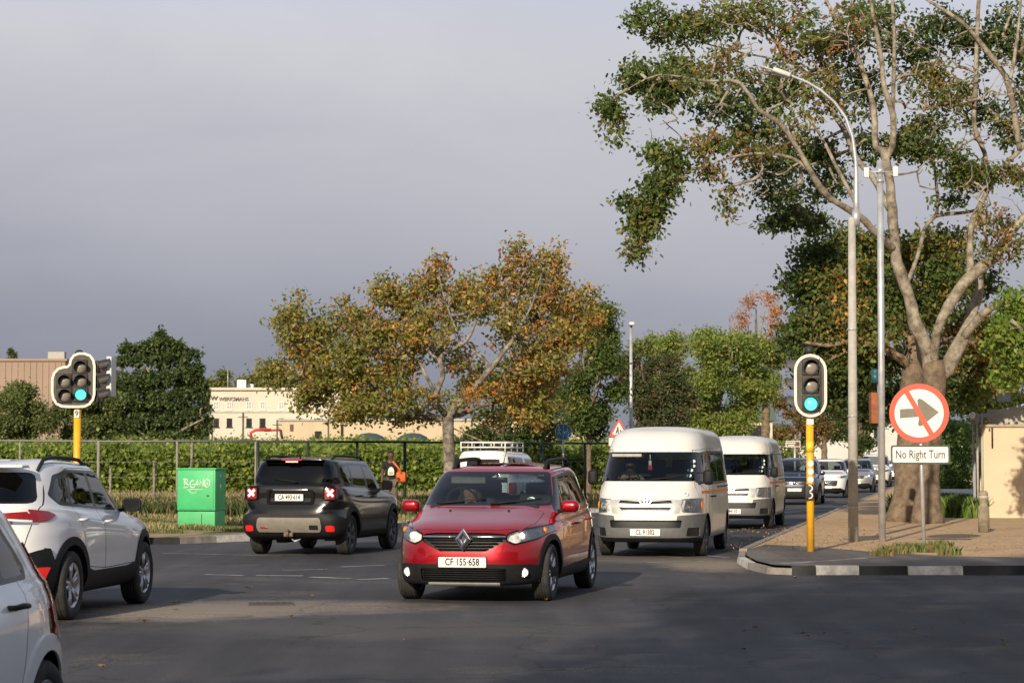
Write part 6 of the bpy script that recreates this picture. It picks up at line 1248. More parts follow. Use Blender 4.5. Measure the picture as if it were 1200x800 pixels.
def head(parent, M, outline, centres, lit, r=.10, frame_w=.045, case=None, hood=.15, board=True):
    """outline: backboard polygon in local x-y, z towards the driver"""
    if board:
        inn = []; n = len(outline)
        for i in range(n):
            a, p, b_ = Vector(outline[i - 1]), Vector(outline[i]), Vector(outline[(i + 1) % n]); t = (b_ - a).normalized(); inn.append(tuple(p + Vector((-t.y, t.x)) * frame_w))
        b = MB(); b.prism(outline, .012, M, 0, -.03); bo = b.build('backboard', M_back, parent)
        b = MB(); b.ring(outline, inn, .006, M, 0, -.017); b.build('border', M_sigframe, bo)
    for i, (x, y) in enumerate(centres):
        Mi = M @ Matrix.Translation((x, y, 0)); b = MB()
        b.box((0, 0, -.035), (.275, .275, .07), Mi, bev=.015); b.box((0, 0, -.12), (.26, .27, .14), Mi, bev=.02); b.ring(circ(0, 0, r * 1.25, 24), circ(0, 0, r, 24), .02, Mi, 0, -.004); c_ = b.build('signal_case', M_sigblk if board else M_sigblk, parent)
        visor(hood, r * 1.2, Mi @ Matrix.Translation((0, 0, .004)), M_hood_glow if i == lit and board else M_sigblk, c_); lens(Mi @ Matrix.Translation((0, 0, .0)), r, M_lens_g if i == lit else M_lens_off, c_)
def capsule(w, h, n=12):
    r = w / 2; return [(r * math.cos(a), h / 2 - r + r * math.sin(a)) for a in [PI * k / n for k in range(n + 1)]] + [(r * math.cos(a), -h / 2 + r + r * math.sin(a)) for a in [PI + PI * k / n for k in range(n + 1)]]
def to_cam(p, yaw=0):
    """frame with z towards the viewpoint at that bearing, y up"""
    a = math.atan2(p[0], p[1]) + R(yaw); z = Vector((-math.sin(a), -math.cos(a), 0)); x = Vector((0, 0, 1)).cross(z) * 1
    return frame(p, x, (0, 0, 1))
# right signal
b0 = at(950, 646, .12); s36 = FPX / b0.y; root = empty('traffic_signal', b0); tag(root, 'three lamp traffic signal with an oval white border on a yellow post, green lit', 'traffic light', 'traffic signals at the crossing')
Rm = Matrix.Translation(-b0)
b = MB(); b.cyl((0, 0, -.05), (0, 0, 2.36), .062, n=20); b.build('post', M_yel, root)
b = MB(); b.cyl((0, 0, 2.3), (0, 0, 3.1), .052, n=14); b.cyl((0, 0, 3.08), (0, 0, 3.3), .09, .045, n=14); b.ball((0, 0, 3.3), .08, 8); b.build('top_bracket', M_sigblk, root)
zc = zat(452, b0.y) - .12
pc = Vector((0, -.14, zc)); M = Matrix.Translation(pc) @ to_cam((0, 0, 0)); ol = capsule(.54, 1.04); head(root, M, ol, [(0, .30), (0, 0), (0, -.30)], 2, r=.105)
b = MB(); M2 = to_cam((0, -.066, 2.19), 0)
b.prism(rp([(-.055, -.11), (.055, -.11), (.055, .11), (-.055, .11)], .01), .006, M2, 0); b.text('10', .09, M2 @ Matrix.Translation((0, .045, .007)), 1, .001, .002); b.text('10', .09, M2 @ Matrix.Translation((0, -.045, .007)), 1, .001, .002); b.build('number_tag', [M_white, M_sigblk], root)
b = MB(); b.cyl((0, 0, 1.62), (0, 0, 1.80), .0635, n=20); b.build('reflective_band', mat('bright_yellow_tape', (.95, .62, .03), .3, coat=.5), root)
for k in range(3):
    b = MB(); Mk = to_cam((0, -.064, 1.44 - .13 * k), 0); b.prism(circ(0, 0, .05, 16), .006, Mk, 0); b.ring(circ(0, 0, .045, 16), circ(0, 0, .035, 16), .003, Mk, 1, .006); b.prism([(-.006, -.02), (.006, -.02), (.006, .02), (-.006, .02)], .003, Mk, 2, .006); b.build('push_button_sticker', [M_white, M_signred, M_sigblk], root)
b = MB(); b.box((0, 0, 0), (.15, .12, .25), Matrix.Translation((-.03, -.08, .98)), bev=.03)
for z in (1.04, .92): b.ring(circ(0, 0, .055, 18), circ(0, 0, .038, 18), .02, to_cam((-.03, -.14, z)), 1); b.lathe([(.038, 0), (.02, .015), (.0005, .018)], 16, to_cam((-.03, -.141, z)), 1)
b.build('push_button', [M_sigblk, M_galv], root)
# side heads pointing left along the cross road
M = frame(Vector((-.26, .06, zc - .02)), (0, -1, 0), (0, 0, 1)); 
for k, z in enumerate((.30, 0, -.30)):
    b = MB(); b.box((-.02, .06, zc + z), (.24, .26, .285), bev=.02); b.tube([(.0, .06, zc + z), (.0, 0, zc + z)], .03, 6); c_ = b.build('side_signal_case', M_sigblk, root); Mk = frame(Vector((-.15, .06, zc + z)), (0, -1, 0), (0, 0, 1)); visor(.24, .13, Mk, mat('hood_grey', (.09, .085, .08), .6), c_)
    lens(Mk, .1, M_lens_off, c_)
b = MB(); b.prism(capsule(.5, 1.04), .012, frame(Vector((.14, .04, zc)), (0, 1, 0), (0, 0, 1)), 0, 0); b.build('side_backboard', M_back, root)
# left signal, heart-shaped board with five lamps
b0 = Vector((on(91, 40), 40.0, .12)); root = empty('traffic_signal', b0); tag(root, 'five lamp traffic signal with a notched white bordered board on a yellow post', 'traffic light', 'traffic signals at the crossing')
b = MB(); b.cyl((0, 0, -.05), (0, 0, 2.50), .066, n=20); b.build('post', M_yel, root)
b = MB(); b.cyl((0, 0, 2.45), (0, 0, 3.4), .055, n=14); b.cyl((.02, 0, 3.3), (.02, 0, 3.40), .085, .08, n=14); b.ball((.02, 0, 3.40), .085, 8); b.build('top_bracket', M_sigblk, root)
k = 40 / FPX; cxp, cyp = 88.0, 445.0
def hp(x, y): return ((50 + x * .1 - cxp) * k, -(400 + y * .1 - cyp) * k)
raw = [(120, 500), (120, 440), (140, 370), (190, 315), (250, 292), (300, 288), (318, 270), (330, 210), (370, 155), (430, 130), (500, 130), (570, 155), (612, 210), (630, 290), (630, 400), (630, 620), (612, 690), (570, 745), (510, 775), (440, 780), (310, 780), (240, 775), (175, 740), (135, 680), (120, 600)]
ol = [hp(*q) for q in raw][::-1]
if sum(ol[i - 1][0] * ol[i][1] - ol[i][0] * ol[i - 1][1] for i in range(len(ol))) < 0: ol = ol[::-1]
M = Matrix.Translation((0, -.14, zat(cyp, 40) - .12)) @ to_cam((-.35, 1, 0)) if False else Matrix.Translation(((cxp - 91) * k, -.14, zat(cyp, 40) - .12)) @ to_cam((b0.x, b0.y, 0)).to_3x3().to_4x4()
head(root, M, ol, [hp(450, 305), hp(455, 465), hp(460, 625), hp(270, 470), hp(275, 635)], 2, r=.095, frame_w=.045)
b = MB(); M2 = to_cam((0, -.07, 2.33)); M2 = Matrix.Translation((0, -.07, 2.33)) @ to_cam((b0.x, b0.y, 0)).to_3x3().to_4x4(); b.prism(rp([(-.045, -.07), (.045, -.07), (.045, .07), (-.045, .07)], .01), .006, M2, 0); b.text('9', .13, M2 @ Matrix.Translation((0, 0, .007)), 1, .001, .002); b.build('number_tag', [M_white, M_sigblk], root)
zc = zat(447, 40) - .12
for z in (.27, 0, -.27):
    b = MB(); b.box((.34, .12, zc + z), (.07, .22, .22), bev=.02); b.tube([(0, .12, zc + z), (.32, .12, zc + z)], .03, 6); c_ = b.build('side_signal_case', M_sigblk, root); Mk = frame(Vector((.385, .08, zc + z)), (0, 1, -.0), (0, 0, 1)) @ Matrix.Rotation(R(-14), 4, 'X'); visor(.20, .11, Mk, M_sigblk, c_); lens(Mk, .095, M_lens_off, c_)
b = MB(); b.box((.54, .35, zc + .10), (.09, .5, .72), Matrix.Identity(4), bev=.012); b.build('side_backboard', M_signwhite, root)
# tapered lamp post with curved arm
p0 = at(1000, 634, .12); root = empty('street_lamp', p0); tag(root, 'tall tapered concrete lamp post with a curved steel arm reaching left', 'street lamp'); sp_ = FPX / p0.y
def rel(px, py, dy=0): return P(px, py, p0.y + dy) - p0
b = MB(); zt = rel(1003, 255).z; b.cyl((0, 0, -.1), (.02, 0, zt), .098, .068, n=20); b.build('concrete_post', M_conc, root)
arm = [rel(1003, 262), rel(1003.5, 235), rel(1003, 190), rel(999, 160), rel(991, 138), rel(978, 120), rel(962, 106), rel(945, 96), rel(930, 90), rel(918, 86)]
b = MB(); b.tube(arm, [.066, .052, .040, .035, .032, .030, .028, .027, .026, .025], 12); b.cyl(rel(1003, 264), rel(1003.2, 246), .076, n=16); b.build('curved_arm', M_galv, root)
a, c_ = rel(926, 89.5), rel(905, 82); b = MB(); d = (c_ - a).normalized(); Mx = frame((a + c_) / 2, d, Vector((0, 1, 0)).cross(d) * -1 if False else (0, 1, 0)); b.box((0, 0, 0), ((c_ - a).length, .26, .09), Mx, bev=.035); b.tube([c_, c_ + d * .22], [.02, .008], 6); b.build('lamp_head', mat('lamp_housing', (.62, .62, .60), .5), root)
for z in (.62, 3.9, 2.3):
    b = MB(); b.cyl((.0, 0, z), (0, 0, z + .02), .107 - z * .0042, n=20); b.build('steel_strap', M_galv, root)
# galvanised pole with two small antennas
p0 = at(1034, 634, .12); root = empty('camera_pole', p0); tag(root, 'plain galvanised steel pole with two small white boxes near its top', 'pole')
zt = zat(188, p0.y) - .12; b = MB(); b.cyl((0, 0, -.1), (.02, 0, zt), .064, .06, n=20); b.build('tube', M_galv, root)
b = MB(); b.cyl((.02, 0, zt - .25), (.02, 0, zt - .15), .07, n=20); b.cyl((.02, 0, zt - .42), (.02, 0, zt - .35), .07, n=20); b.tube([(-.27, -.05, zt - .22), (.31, -.05, zt - .22)], .014, 6); b.build('clamp', M_galv, root)
for x, z in ((-.25, -.24), (.29, -.22)):
    b = MB(); b.box((x, -.07, zt + z), (.09, .09, .19), bev=.015); b.build('antenna_box', M_white, root)
# no right turn
p0 = at(1083, 640, .12); root = empty('road_sign', p0); tag(root, 'round red bordered sign with a crossed arrow above a No Right Turn plate', 'road sign'); s_ = FPX / p0.y
b = MB(); b.cyl((0, 0, -.1), (-.06, .02, zat(452, p0.y) - .12), .034, n=12); b.build('post', M_galv, root)
zc = zat(484, p0.y) - .12; x0 = (1078 - 1083) / s_; Mr = Matrix.Translation((x0, -.05, zc)) @ to_cam((p0.x, p0.y, 0)).to_3x3().to_4x4() @ Matrix.Rotation(R(0), 4, 'Z'); rr = 34.5 / s_
b = MB(); b.prism(circ(0, 0, rr, 48), .004, Mr, 0, -.004); bd = b.build('sign_back', M_signwhite, root)
b = MB(); b.ring(circ(0, 0, rr, 48), circ(0, 0, rr * .82, 48), .003, Mr, 0, .003); d = Vector((.40, -.80)).normalized(); n_ = Vector((-d.y, d.x)) * rr * .085
q0 = Vector((-.42, .74)) * rr; q1 = Vector((.42, -.74)) * rr
b.prism([tuple(q0 - n_), tuple(q0 + n_), tuple(q1 + n_), tuple(q1 - n_)][::-1], .003, Mr, 0, .0065); b.build('red_ring_and_bar', M_signred, bd)
b = MB(); ar = [(-.64, .13), (.02, .16), (-.04, .42), (.02, .50), (.60, .07), (.64, .04), (.60, .0), (.06, -.46), (-.0, -.38), (.04, -.13), (-.64, -.16)]; ar = [(-.64, .14), (-.02, .17), (-.06, .44), (.0, .50), (.12, .46), (.66, .03), (.1, -.42), (.0, -.44), (-.04, -.38), (.0, -.12), (-.64, -.17)]
b.prism([(x * rr, y * rr) for x, y in ar][::-1], .003, Mr, 0, .001); b.build('arrow', M_signgrey, bd)
zp = zat(532.5, p0.y) - .12; Mp = Matrix.Translation(((1079 - 1083) / s_, -.05, zp)) @ to_cam((p0.x, p0.y, 0)).to_3x3().to_4x4(); w, h = 34 / s_, 11 / s_
b = MB(); b.prism(rp([(-w, -h), (w, -h), (w, h), (-w, h)], .04, 4), .004, Mp, 1, -.004); b.prism(rp([(-w + .03, -h + .03), (w - .03, -h + .03), (w - .03, h - .03), (-w + .03, h - .03)], .03, 4), .003, Mp, 0, .001); b.text('No Right Turn', .205, Mp @ Matrix.Translation((0, 0, .005)), 2, .001, .003, sx=.70); b.build('text_plate', [M_signwhite, M_signbk, mat('sign_letters', (.05, .06, .05), .5)], root)
# green roadside cabinet with white graffiti
p0 = at(236, 618, .11); root = empty('utility_cabinet', p0, R(-14)); tag(root, 'bright green steel cabinet with white spray painted letters on its front', 'cabinet'); s_ = FPX / p0.y
M_cab = mat('cabinet_green', (.055, .47, .17), .5, var=.08, scale=3, dirt=(.0, .45)); w, d_, h = .88, .62, 1.31
b = MB(); b.box((0, 0, .19), (w, d_, .38), bev=.008); b.box((0, 0, .84), (w + .02, d_ + .02, .90), bev=.01); b.build('case', M_cab, root)
b = MB(); b.box((0, 0, h), (w + .07, d_ + .07, .035), bev=.008); b.build('lid', M_cab, root)
b = MB(); b.box((0, -d_ / 2 - .014, .84), (w - .06, .012, .84), bev=.004); dr = b.build('door', M_cab, root)
b = MB(); b.box((.28, -d_ / 2 - .03, .72), (.05, .03, .03), bev=.006); b.build('lock', mat('lock_metal', (.12, .10, .06), .5, .6), dr)
b = MB(); b.box((.13, -d_ / 2 - .003, .17), (.012, .004, .30)); b.box((0, -d_ / 2 - .003, .375), (w, .004, .012)); b.build('plinth_seam', M_black, root)
for z in (1.15, .93): b = MB(); b.prism(circ(0, 0, .035 if z > 1 else .05, 12), .006, frame(Vector((w / 2 + .012, -.03, z)), (0, 1, 0), (0, 0, 1))); b.build('side_sticker', M_signwhite, root)
b = MB(); Mg = frame(Vector((-.02, -d_ / 2 - .021, .985)), (1, 0, 0), (0, 0, 1))
def stroke(pts, r=.011): b.tube([(x, y, 0) for x, y in pts], [r] * len(pts), 6, M=Mg)
for ox, L in ((-.25, [[(0, -.09), (.0, .1)], [(-.03, .1), (.06, .09), (.08, .05), (.0, .0)], [(0, .0), (.09, -.02), (.08, -.08), (-.03, -.1)]]), (-.12, [[(.1, .06), (.03, .06), (.0, 0), (.02, -.08), (.1, -.09), (.12, -.02), (.05, -.02)]]),
              (.0, [[(.0, -.09), (.05, .08), (.09, -.09)], [(.01, -.02), (.09, -.02)]]), (.11, [[(.0, -.1), (.01, .06), (.08, -.09), (.09, .1)]]), (.24, [[(.04, .1), (-.01, .05), (-.01, -.05), (.05, -.09), (.1, -.03), (.1, .06), (.04, .1)], [(.05, .03), (.05, -.04)]])):
    for l in L: stroke([(x + ox, y) for x, y in l], .015)
stroke([(-.2, -.14), (-.08, -.125), (.05, -.13), (.2, -.135)], .007); stroke([(-.15, -.15), (-.12, -.19), (-.05, -.215), (.02, -.19), (.04, -.15)], .007); b.build('graffiti', mat('white_spray', (.7, .78, .7), .6, var=.2, scale=20), dr)
# fence: rail, posts, strained wires
def fence(name, label, x0, x1, Y0, Y1, step, zt, post_m, rail_m, r=.03, g0=.11, thick=None):
    root = empty(name, (x0, Y0, g0)); tag(root, label, 'fence', 'fences in front of the vineyard'); d = Vector((x1 - x0, Y1 - Y0, 0)); L = d.length; t = d.normalized(); n = int(L / step)
    b = MB(); b.tube([(0, 0, zt), tuple(t * L * .33 + Vector((0, 0, zt + .012))), tuple(t * L * .66 + Vector((0, 0, zt - .01))), tuple(t * L + Vector((0, 0, zt)))], r * 1.1, 8); b.build('top_rail', rail_m, root)
    for i in range(n + 1):
        p = t * (L * i / n); b = MB(); rr = r * (1.25 if i % 3 else 1.7); b.tube([p + Vector((0, 0, -.2)), p + Vector((0, .0, zt - .02))], rr, 8); b.build('post', post_m, root)
    b = MB()
    for z in (.1, .55, 1.0, 1.45): b.tube([(0, 0, z), tuple(t * L + Vector((0, 0, z)))], .004, 4)
    k = int(L / .35)
    b.build('wire_mesh', M_galv, root); return root
zt = zat(516.5, 64) - .11
fence('wire_fence', 'grey wire mesh fence with a top rail along the left of the vineyard', on(-160, 64), on(300, 64), 64, 64, 2.02, zt, mat('dull_fence_post', (.26, .24, .21), .8, var=.2), mat('dull_rail', (.20, .20, .20), .6, .3), .026)
M_dkp = mat('dark_fence_paint', (.018, .03, .025), .6)
fence('dark_fence', 'dark painted post and rail fence behind the pedestrian and the autumn oak', on(300, 64) + .06, on(735, 70.5), 64, 70.5, 1.55, zt - .02, M_dkp, M_dkp, .03)
for px, Yp, h in ((181, 70, 1.5), (225, 66, 2.05), (130, 74, 1.3), (95, 75, 1.3), (40, 74, 1.4)):
    p = Vector((on(px, Yp), Yp, .1)); b = MB(); b.tube([(0, 0, -.1), (.01, .0, h * .5), (.0, .02, h)], [.05, .045, .04], 8); o = b.build('wooden_stake', M_bark3, loc=p)
    tag(o, {181: 'weathered wooden stake in the dry grass left of the green cabinet', 225: 'taller pale stake rising right behind the green cabinet', 130: 'short wooden stake behind the fence right of the left signal post', 95: 'short wooden stake directly behind the left signal post', 40: 'short wooden stake behind the roof of the white crossover'}[px], 'stake', 'wooden vineyard stakes')
# distant thin lamp post
p0 = Vector((on(739.5, 88), 88, .1)); root = empty('street_lamp', p0); tag(root, 'slim straight grey lamp post rising behind the red bordered warning sign', 'street lamp'); zt = zat(381, 88) - .1
b = MB(); b.cyl((0, 0, -.1), (0, 0, zt), .085, .06, n=10); b.build('post', M_galv, root); b = MB(); b.box((.03, -.1, zt + .05), (.22, .4, .14), bev=.04); b.build('lamp_head', mat('lamp_housing', (.62, .62, .60), .5), root)
# cycle and footpath sign
Y = 66.0; p0 = Vector((on(660, Y), Y, .1)); root = empty('road_sign', p0); tag(root, 'round blue sign with white figures split by a vertical line', 'road sign'); k = Y / FPX
b = MB(); zc = zat(506, Y) - .1; b.cyl((0, 0, -.1), (0, 0, zc + .2), .03, n=10); b.build('post', M_galv, root); Mr = Matrix.Translation((0, -.05, zc)) @ to_cam((0, 1, 0)).to_3x3().to_4x4(); rr = 10 * k
b = MB(); b.prism(circ(0, 0, rr, 32), .004, Mr, 0, 0); b.ring(circ(0, 0, rr, 32), circ(0, 0, rr * .92, 32), .003, Mr, 1, .004); b.prism([(-.008, -rr * .9), (.008, -rr * .9), (.008, rr * .9), (-.008, rr * .9)], .003, Mr, 1, .005)
def fig(ox, oy, s, walk=True):
    b.prism([(ox + x * s, oy + y * s) for x, y in circ(0, .32, .06, 10)], .003, Mr, 1, .0045)
    for a, c in ((((0, .24), (0, .02))), ((0, .02), (-.12, -.25)), ((0, .02), (.1, -.25)), ((0, .2), (-.13, .06)), ((0, .2), (.14, .1))):
        d = (Vector(c) - Vector(a)).normalized(); n = Vector((-d.y, d.x)) * .035; q = [Vector(a) + n, Vector(a) - n, Vector(c) - n, Vector(c) + n]; b.prism([(ox + v.x * s, oy + v.y * s) for v in q], .003, Mr, 1, .0045)
fig(-.12, .02, .38); b.ring([(.07 + x, -.02 + y) for x, y in circ(0, 0, .045, 14)], [(.07 + x, -.02 + y) for x, y in circ(0, 0, .032, 14)], .003, Mr, 1, .0045); b.ring([(.18 + x, -.02 + y) for x, y in circ(0, 0, .045, 14)], [(.18 + x, -.02 + y) for x, y in circ(0, 0, .032, 14)], .003, Mr, 1, .0045); fig(.12, .05, .22)
b.build('sign_face', [M_signblue, mat('sign_pale', (.55, .60, .60), .5)], root)
# triangular warning sign
Y = 62.0; p0 = Vector((on(725, Y), Y, .1)); root = empty('road_sign', p0); tag(root, 'red bordered triangular warning sign just above the roof of the nearer minibus', 'road sign'); k = Y / FPX
b = MB(); zc = zat(503, Y) - .1; b.cyl((0, 0, -.1), (0, 0, zc + .1), .03, n=10); b.build('post', M_galv, root); Mr = Matrix.Translation((0, -.05, zc)) @ to_cam((0, 1, 0)).to_3x3().to_4x4(); tri = lambda s: rp([(-12 * k * s, -8.5 * k * s - .0), (12 * k * s, -8.5 * k * s), (0, 13 * k * s)], .03, 3)
b = MB(); b.prism(tri(1), .004, Mr, 0); b.prism([(x, y - .005) for x, y in tri(.68)], .003, Mr, 1, .0045); b.prism(circ(-.03, .05, .025, 10), .002, Mr, 2, .008); b.prism([(-.05, .03), (-.01, .03), (.0, -.12), (-.03, -.12), (-.04, -.05), (-.07, -.12), (-.1, -.12)], .002, Mr, 2, .008); b.prism([(.03, .0), (.06, .0), (.08, -.12), (.03, -.12)], .002, Mr, 2, .008); b.build('sign_face', [M_signred, M_signwhite, M_signbk], root)
b = MB(); Mr2 = Mr @ Matrix.Translation((0, -14.5 * k, 0)); b.prism([(-.28, -.11), (.28, -.11), (.28, .11), (-.28, .11)], .004, Mr2, 0); b.prism([(-.14, -.05), (-.03, -.05), (-.03, .05), (-.14, .05)], .002, Mr2, 1, .005); b.build('sub_plate', [M_signwhite, M_signbk], root)
# brown direction board far down the road
Y = 118; p0 = Vector((on(931, Y), Y, .1)); root = empty('direction_sign', p0); tag(root, 'small brown direction board on a pale post above the dark suv', 'road sign'); k = Y / FPX; zc = zat(520, Y) - .1
b = MB(); b.cyl((0, 0, -.1), (0, 0, zc + .1), .06, n=8); b.build('post', M_galv, root); b = MB(); b.box((-.1, -.08, zc), (17 * k, .05, 7 * k), mat=1); b.box((-.1, -.11, zc), (15.4 * k, .01, 5.4 * k)); b.box((-.2, -.12, zc + .04), (10 * k, .008, .05), mat=1); b.box((-.2, -.12, zc - .07), (8 * k, .008, .05), mat=1); b.build('board', [mat('sign_brown', (.12, .05, .03), .5), M_signwhite], root)
# back of an orange sign seen beside the pole, and its little blue lamp
Y = 48; p0 = Vector((on(1026, Y), Y, .12)); root = empty('sign_board', p0); tag(root, 'narrow orange brown board seen edge on just left of the galvanised pole', 'sign'); k = Y / FPX
b = MB(); zc = zat(478, Y) - .12; b.cyl((.08, .03, -.1), (.08, .03, zc + .6), .035, n=10); b.build('post', M_galv, root); b = MB(); b.box((-.02, 0, zc), (.2, .35, 36 * k), Matrix.Translation((0, 0, 0)), bev=.01); b.build('board', mat('rust_orange_board', (.28, .09, .03), .7, var=.2), root)
b = MB(); b.cyl((.0, 0, zat(448, Y) - .12), (0, 0, zat(436, Y) - .12), .1, .08, n=12); b.ball((0, 0, zat(436, Y) - .12), .08, 8); b.build('lamp_cap', mat('teal_lamp', (.02, .10, .13), .4), root)
# stubby concrete bollard
p0 = at(1153, 623, .12); root = empty('bollard', p0); tag(root, 'short weathered concrete bollard with a knobbed top standing in the sand by the beige wall', 'bollard')
b = MB(); b.lathe([(.001, 0), (.115, 0), (.12, .3), (.115, .52), (.10, .545), (.085, .56), (.085, .62), (.095, .64), (.095, .80), (.08, .84), (.04, .86), (.001, .865)], 16); b.build('shaft', mat('bollard_concrete', (.30, .25, .17), .9, var=.25, scale=6, bump=.7, col2=(.15, .13, .09)), root)
b = MB(); b.lathe([(.096, .0), (.102, .01), (.102, .04), (.096, .05)], 16, Matrix.Translation((0, 0, .70))); b.build('band', M_conc, root)
# ------------------------------------------------------------------ buildings
M_cream = mat('cream_plaster', (.60, .55, .46), .9, var=.05, scale=.4, bump=.2); M_cream2 = mat('ochre_plaster', (.56, .45, .31), .9, var=.06, scale=.4)
M_win = glass('dark_window', (.05, .05, .06)); M_wdk = mat('window_dark', (.03, .03, .035), .15); M_wlt = mat('window_pale', (.42, .44, .42), .2)
# long cream office building
Y = 350.0; k = Y / FPX; x0, x1 = on(246, Y), on(432, Y); zt = zat(457, Y); root = empty('office_building', ((x0 + x1) / 2, Y, 0)); tag(root, 'cream plaster office building with dark lettering and two rows of small windows beyond the vineyard', 'building')
b = MB(); cx = 0; hw = (x1 - x0) / 2; b.box((0, 10, zt / 2), (2 * hw, 20, zt)); b.build('wall', M_cream, root)
b = MB(); b.box((0, 9.9, zt + .2), (2 * hw + .6, 20.8, .4)); b.box((0, -.12, zat(482, Y)), (2 * hw, .25, .22)); b.build('cornice', M_cream, root)
xm = (x0 + x1) / 2
for px in (253.5, 269, 292, 308, 330, 352, 374):
    for row, (py, h) in enumerate(((475, 9), (495, 10))):
        x = on(px, Y) - xm; z = zat(py, Y); w_ = 6.2 * k; h_ = h * k
        f = MB(); f.ring([(-w_ / 2, -h_ / 2), (w_ / 2, -h_ / 2), (w_ / 2, h_ / 2), (-w_ / 2, h_ / 2)], [(-w_ / 2 + .09, -h_ / 2 + .09), (w_ / 2 - .09, -h_ / 2 + .09), (w_ / 2 - .09, h_ / 2 - .09), (-w_ / 2 + .09, h_ / 2 - .09)], .12, frame(Vector((x, -.02, z)), (1, 0, 0), (0, 0, 1)))
        f.box((x, -.08, z), (.07, .07, h_ - .15)); f.box((x, -.085, z), (w_ - .15, .07, .07)); f.box((x, -.1, z - h_ / 2 - .08), (w_ + .3, .2, .12)); wf = f.build('window', M_white if row == 0 else M_wdk, root)
        g = MB(); g.box((x, -.012, z), (w_ - .1, .02, h_ - .1)); g.build('pane', M_wlt if row == 0 else M_wdk, wf)
b = MB(); b.text('WERKSMANS', .80, frame(Vector((on(274, Y) - xm, -.12, zat(467.5, Y))), (1, 0, 0), (0, 0, 1)), 0, .06, .012, sx=.98); b.text('W', .85, frame(Vector((on(251, Y) - xm, -.12, zat(466.5, Y))), (1, 0, 0), (0, 0, 1)), 1, .06, .02, sx=1.3); b.build('lettering', [mat('grey_letters', (.16, .15, .15), .6), mat('black_letters', (.02, .02, .03), .5)], root)
for px, z0, z1 in ((285, 484, 520), (305, 490, 500)): b = MB(); b.box((on(px, Y) - xm, -.15, (zat(z0, Y) + zat(z1, Y)) / 2), (.18, .2, zat(z0, Y) - zat(z1, Y))); b.build('down_pipe', M_back, root)
b = MB(); b.box((on(278, Y) - xm, 6, zt + 1), (1.4, 1.4, 1.6)); b.box((on(283, Y) - xm, 8, zt + .7), (2, 1.6, 1)); b.tube([(on(262, Y) - xm, 5, zt), (on(262, Y) - xm, 5, zt + 3.5)], .06, 6); b.build('roof_vent', M_galv, root)
# ochre wing that runs on behind the trees
Y = 330.0; k = Y / FPX; x0, x1 = on(327, Y), on(705, Y); zt = zat(493, Y); xm = (x0 + x1) / 2; root = empty('warehouse', (xm, Y, 0)); tag(root, 'low ochre walled building running behind the autumn oak and the dark fence', 'building')
b = MB(); b.box((0, 12, zt / 2), (x1 - x0, 24, zt)); b.build('wall', M_cream2, root); b = MB(); b.box((0, 12, zt + .15), (x1 - x0 + .5, 24.5, .3)); b.build('roof', M_conc, root)
for px, w_, t, bt in ((342, 4, 497, 505), (373, 8, 505, 514), (401, 3, 497, 520), (550, 10, 505, 520)):
    h_ = zat(t, Y) - zat(bt, Y); b = MB(); b.box((on(px, Y) - xm, -.05, (zat(t, Y) + zat(bt, Y)) / 2), (w_ * k, .15, h_)); b.build('door' if h_ > 1.5 else 'window', mat('maroon_door', (.12, .05, .04), .6) if px == 342 else M_wdk, root)
# brown ribbed warehouse at the left
Y = 215.0; x0, x1 = on(-260, Y), on(76, Y); zt = zat(423, Y); xm = (x0 + x1) / 2; root = empty('warehouse', (xm, Y, 0)); tag(root, 'large flat roofed brown ribbed warehouse at the far left behind round trees', 'building')
M_rib = mat('brown_cladding', (.30, .215, .165), .7, var=.06, scale=.3); b = MB(); b.box((0, 15, zt / 2), (x1 - x0, 30, zt)); w_ = x1 - x0; n = int(w_ / .6)
for i in range(n): b.box((-w_ / 2 + .3 + .6 * i, -.035, zt / 2), (.22, .07, zt - .3))
b.build('wall', M_rib, root); b = MB(); b.box((0, 15, zt + .12), (w_ + .4, 30.4, .24)); b.build('roof_edge', M_rib, root)
b = MB(); b.box((w_ / 2 - .9, .5, zt + .45), (1.6, 1, .9)); b.build('roof_vent', M_conc, root)
# grey boundary wall below the round trees
Y = 166.0; b = MB(); b.box((0, 0, .9), (26, .3, 2.9)); b.box((0, 0, 2.4), (26.2, .42, .14)); o = b.build('boundary_wall', mat('grey_plaster', (.34, .32, .30), .9, var=.1, scale=.5), loc=(on(75, Y), Y, 0)); tag(o, 'low grey plastered wall beneath the round trees', 'wall')
# small beige building at the right edge
Y = 58.0; X0 = on(1143, Y); root = empty('small_building', (X0, Y, .1), R(-12)); tag(root, 'small beige plastered building with a pale lean-to roof at the right edge', 'building')
M_beige = mat('beige_plaster', (.62, .51, .36), .9, var=.07, scale=.9, bump=.3); zt = zat(500, Y) - .1; sc = Y / FPX
def bx_(x, y, z): return (x, y, z)
b = MB(); b.box((4.05, .0, zt / 2), (7.75, .22, zt)); b.box((.26, 3.1, zt / 2), (.22, 5.9, zt), bev=0); b.box((.06, 2.2, zt / 2 - .3), (.16, 1.5, zt - .7)); b.build('wall', M_beige, root)
b = MB(); b.box((4.05, -.02, zt + .03), (7.9, .3, .07)); b.build('coping', mat('coping_plaster', (.40, .32, .23), .9), root)
b = MB(); q = [(-.15, .35), (8, .35), (8, 6.5), (-.15, 6.5)]; zl, zh = zat(488, Y) - .1, zat(470, Y) - .1
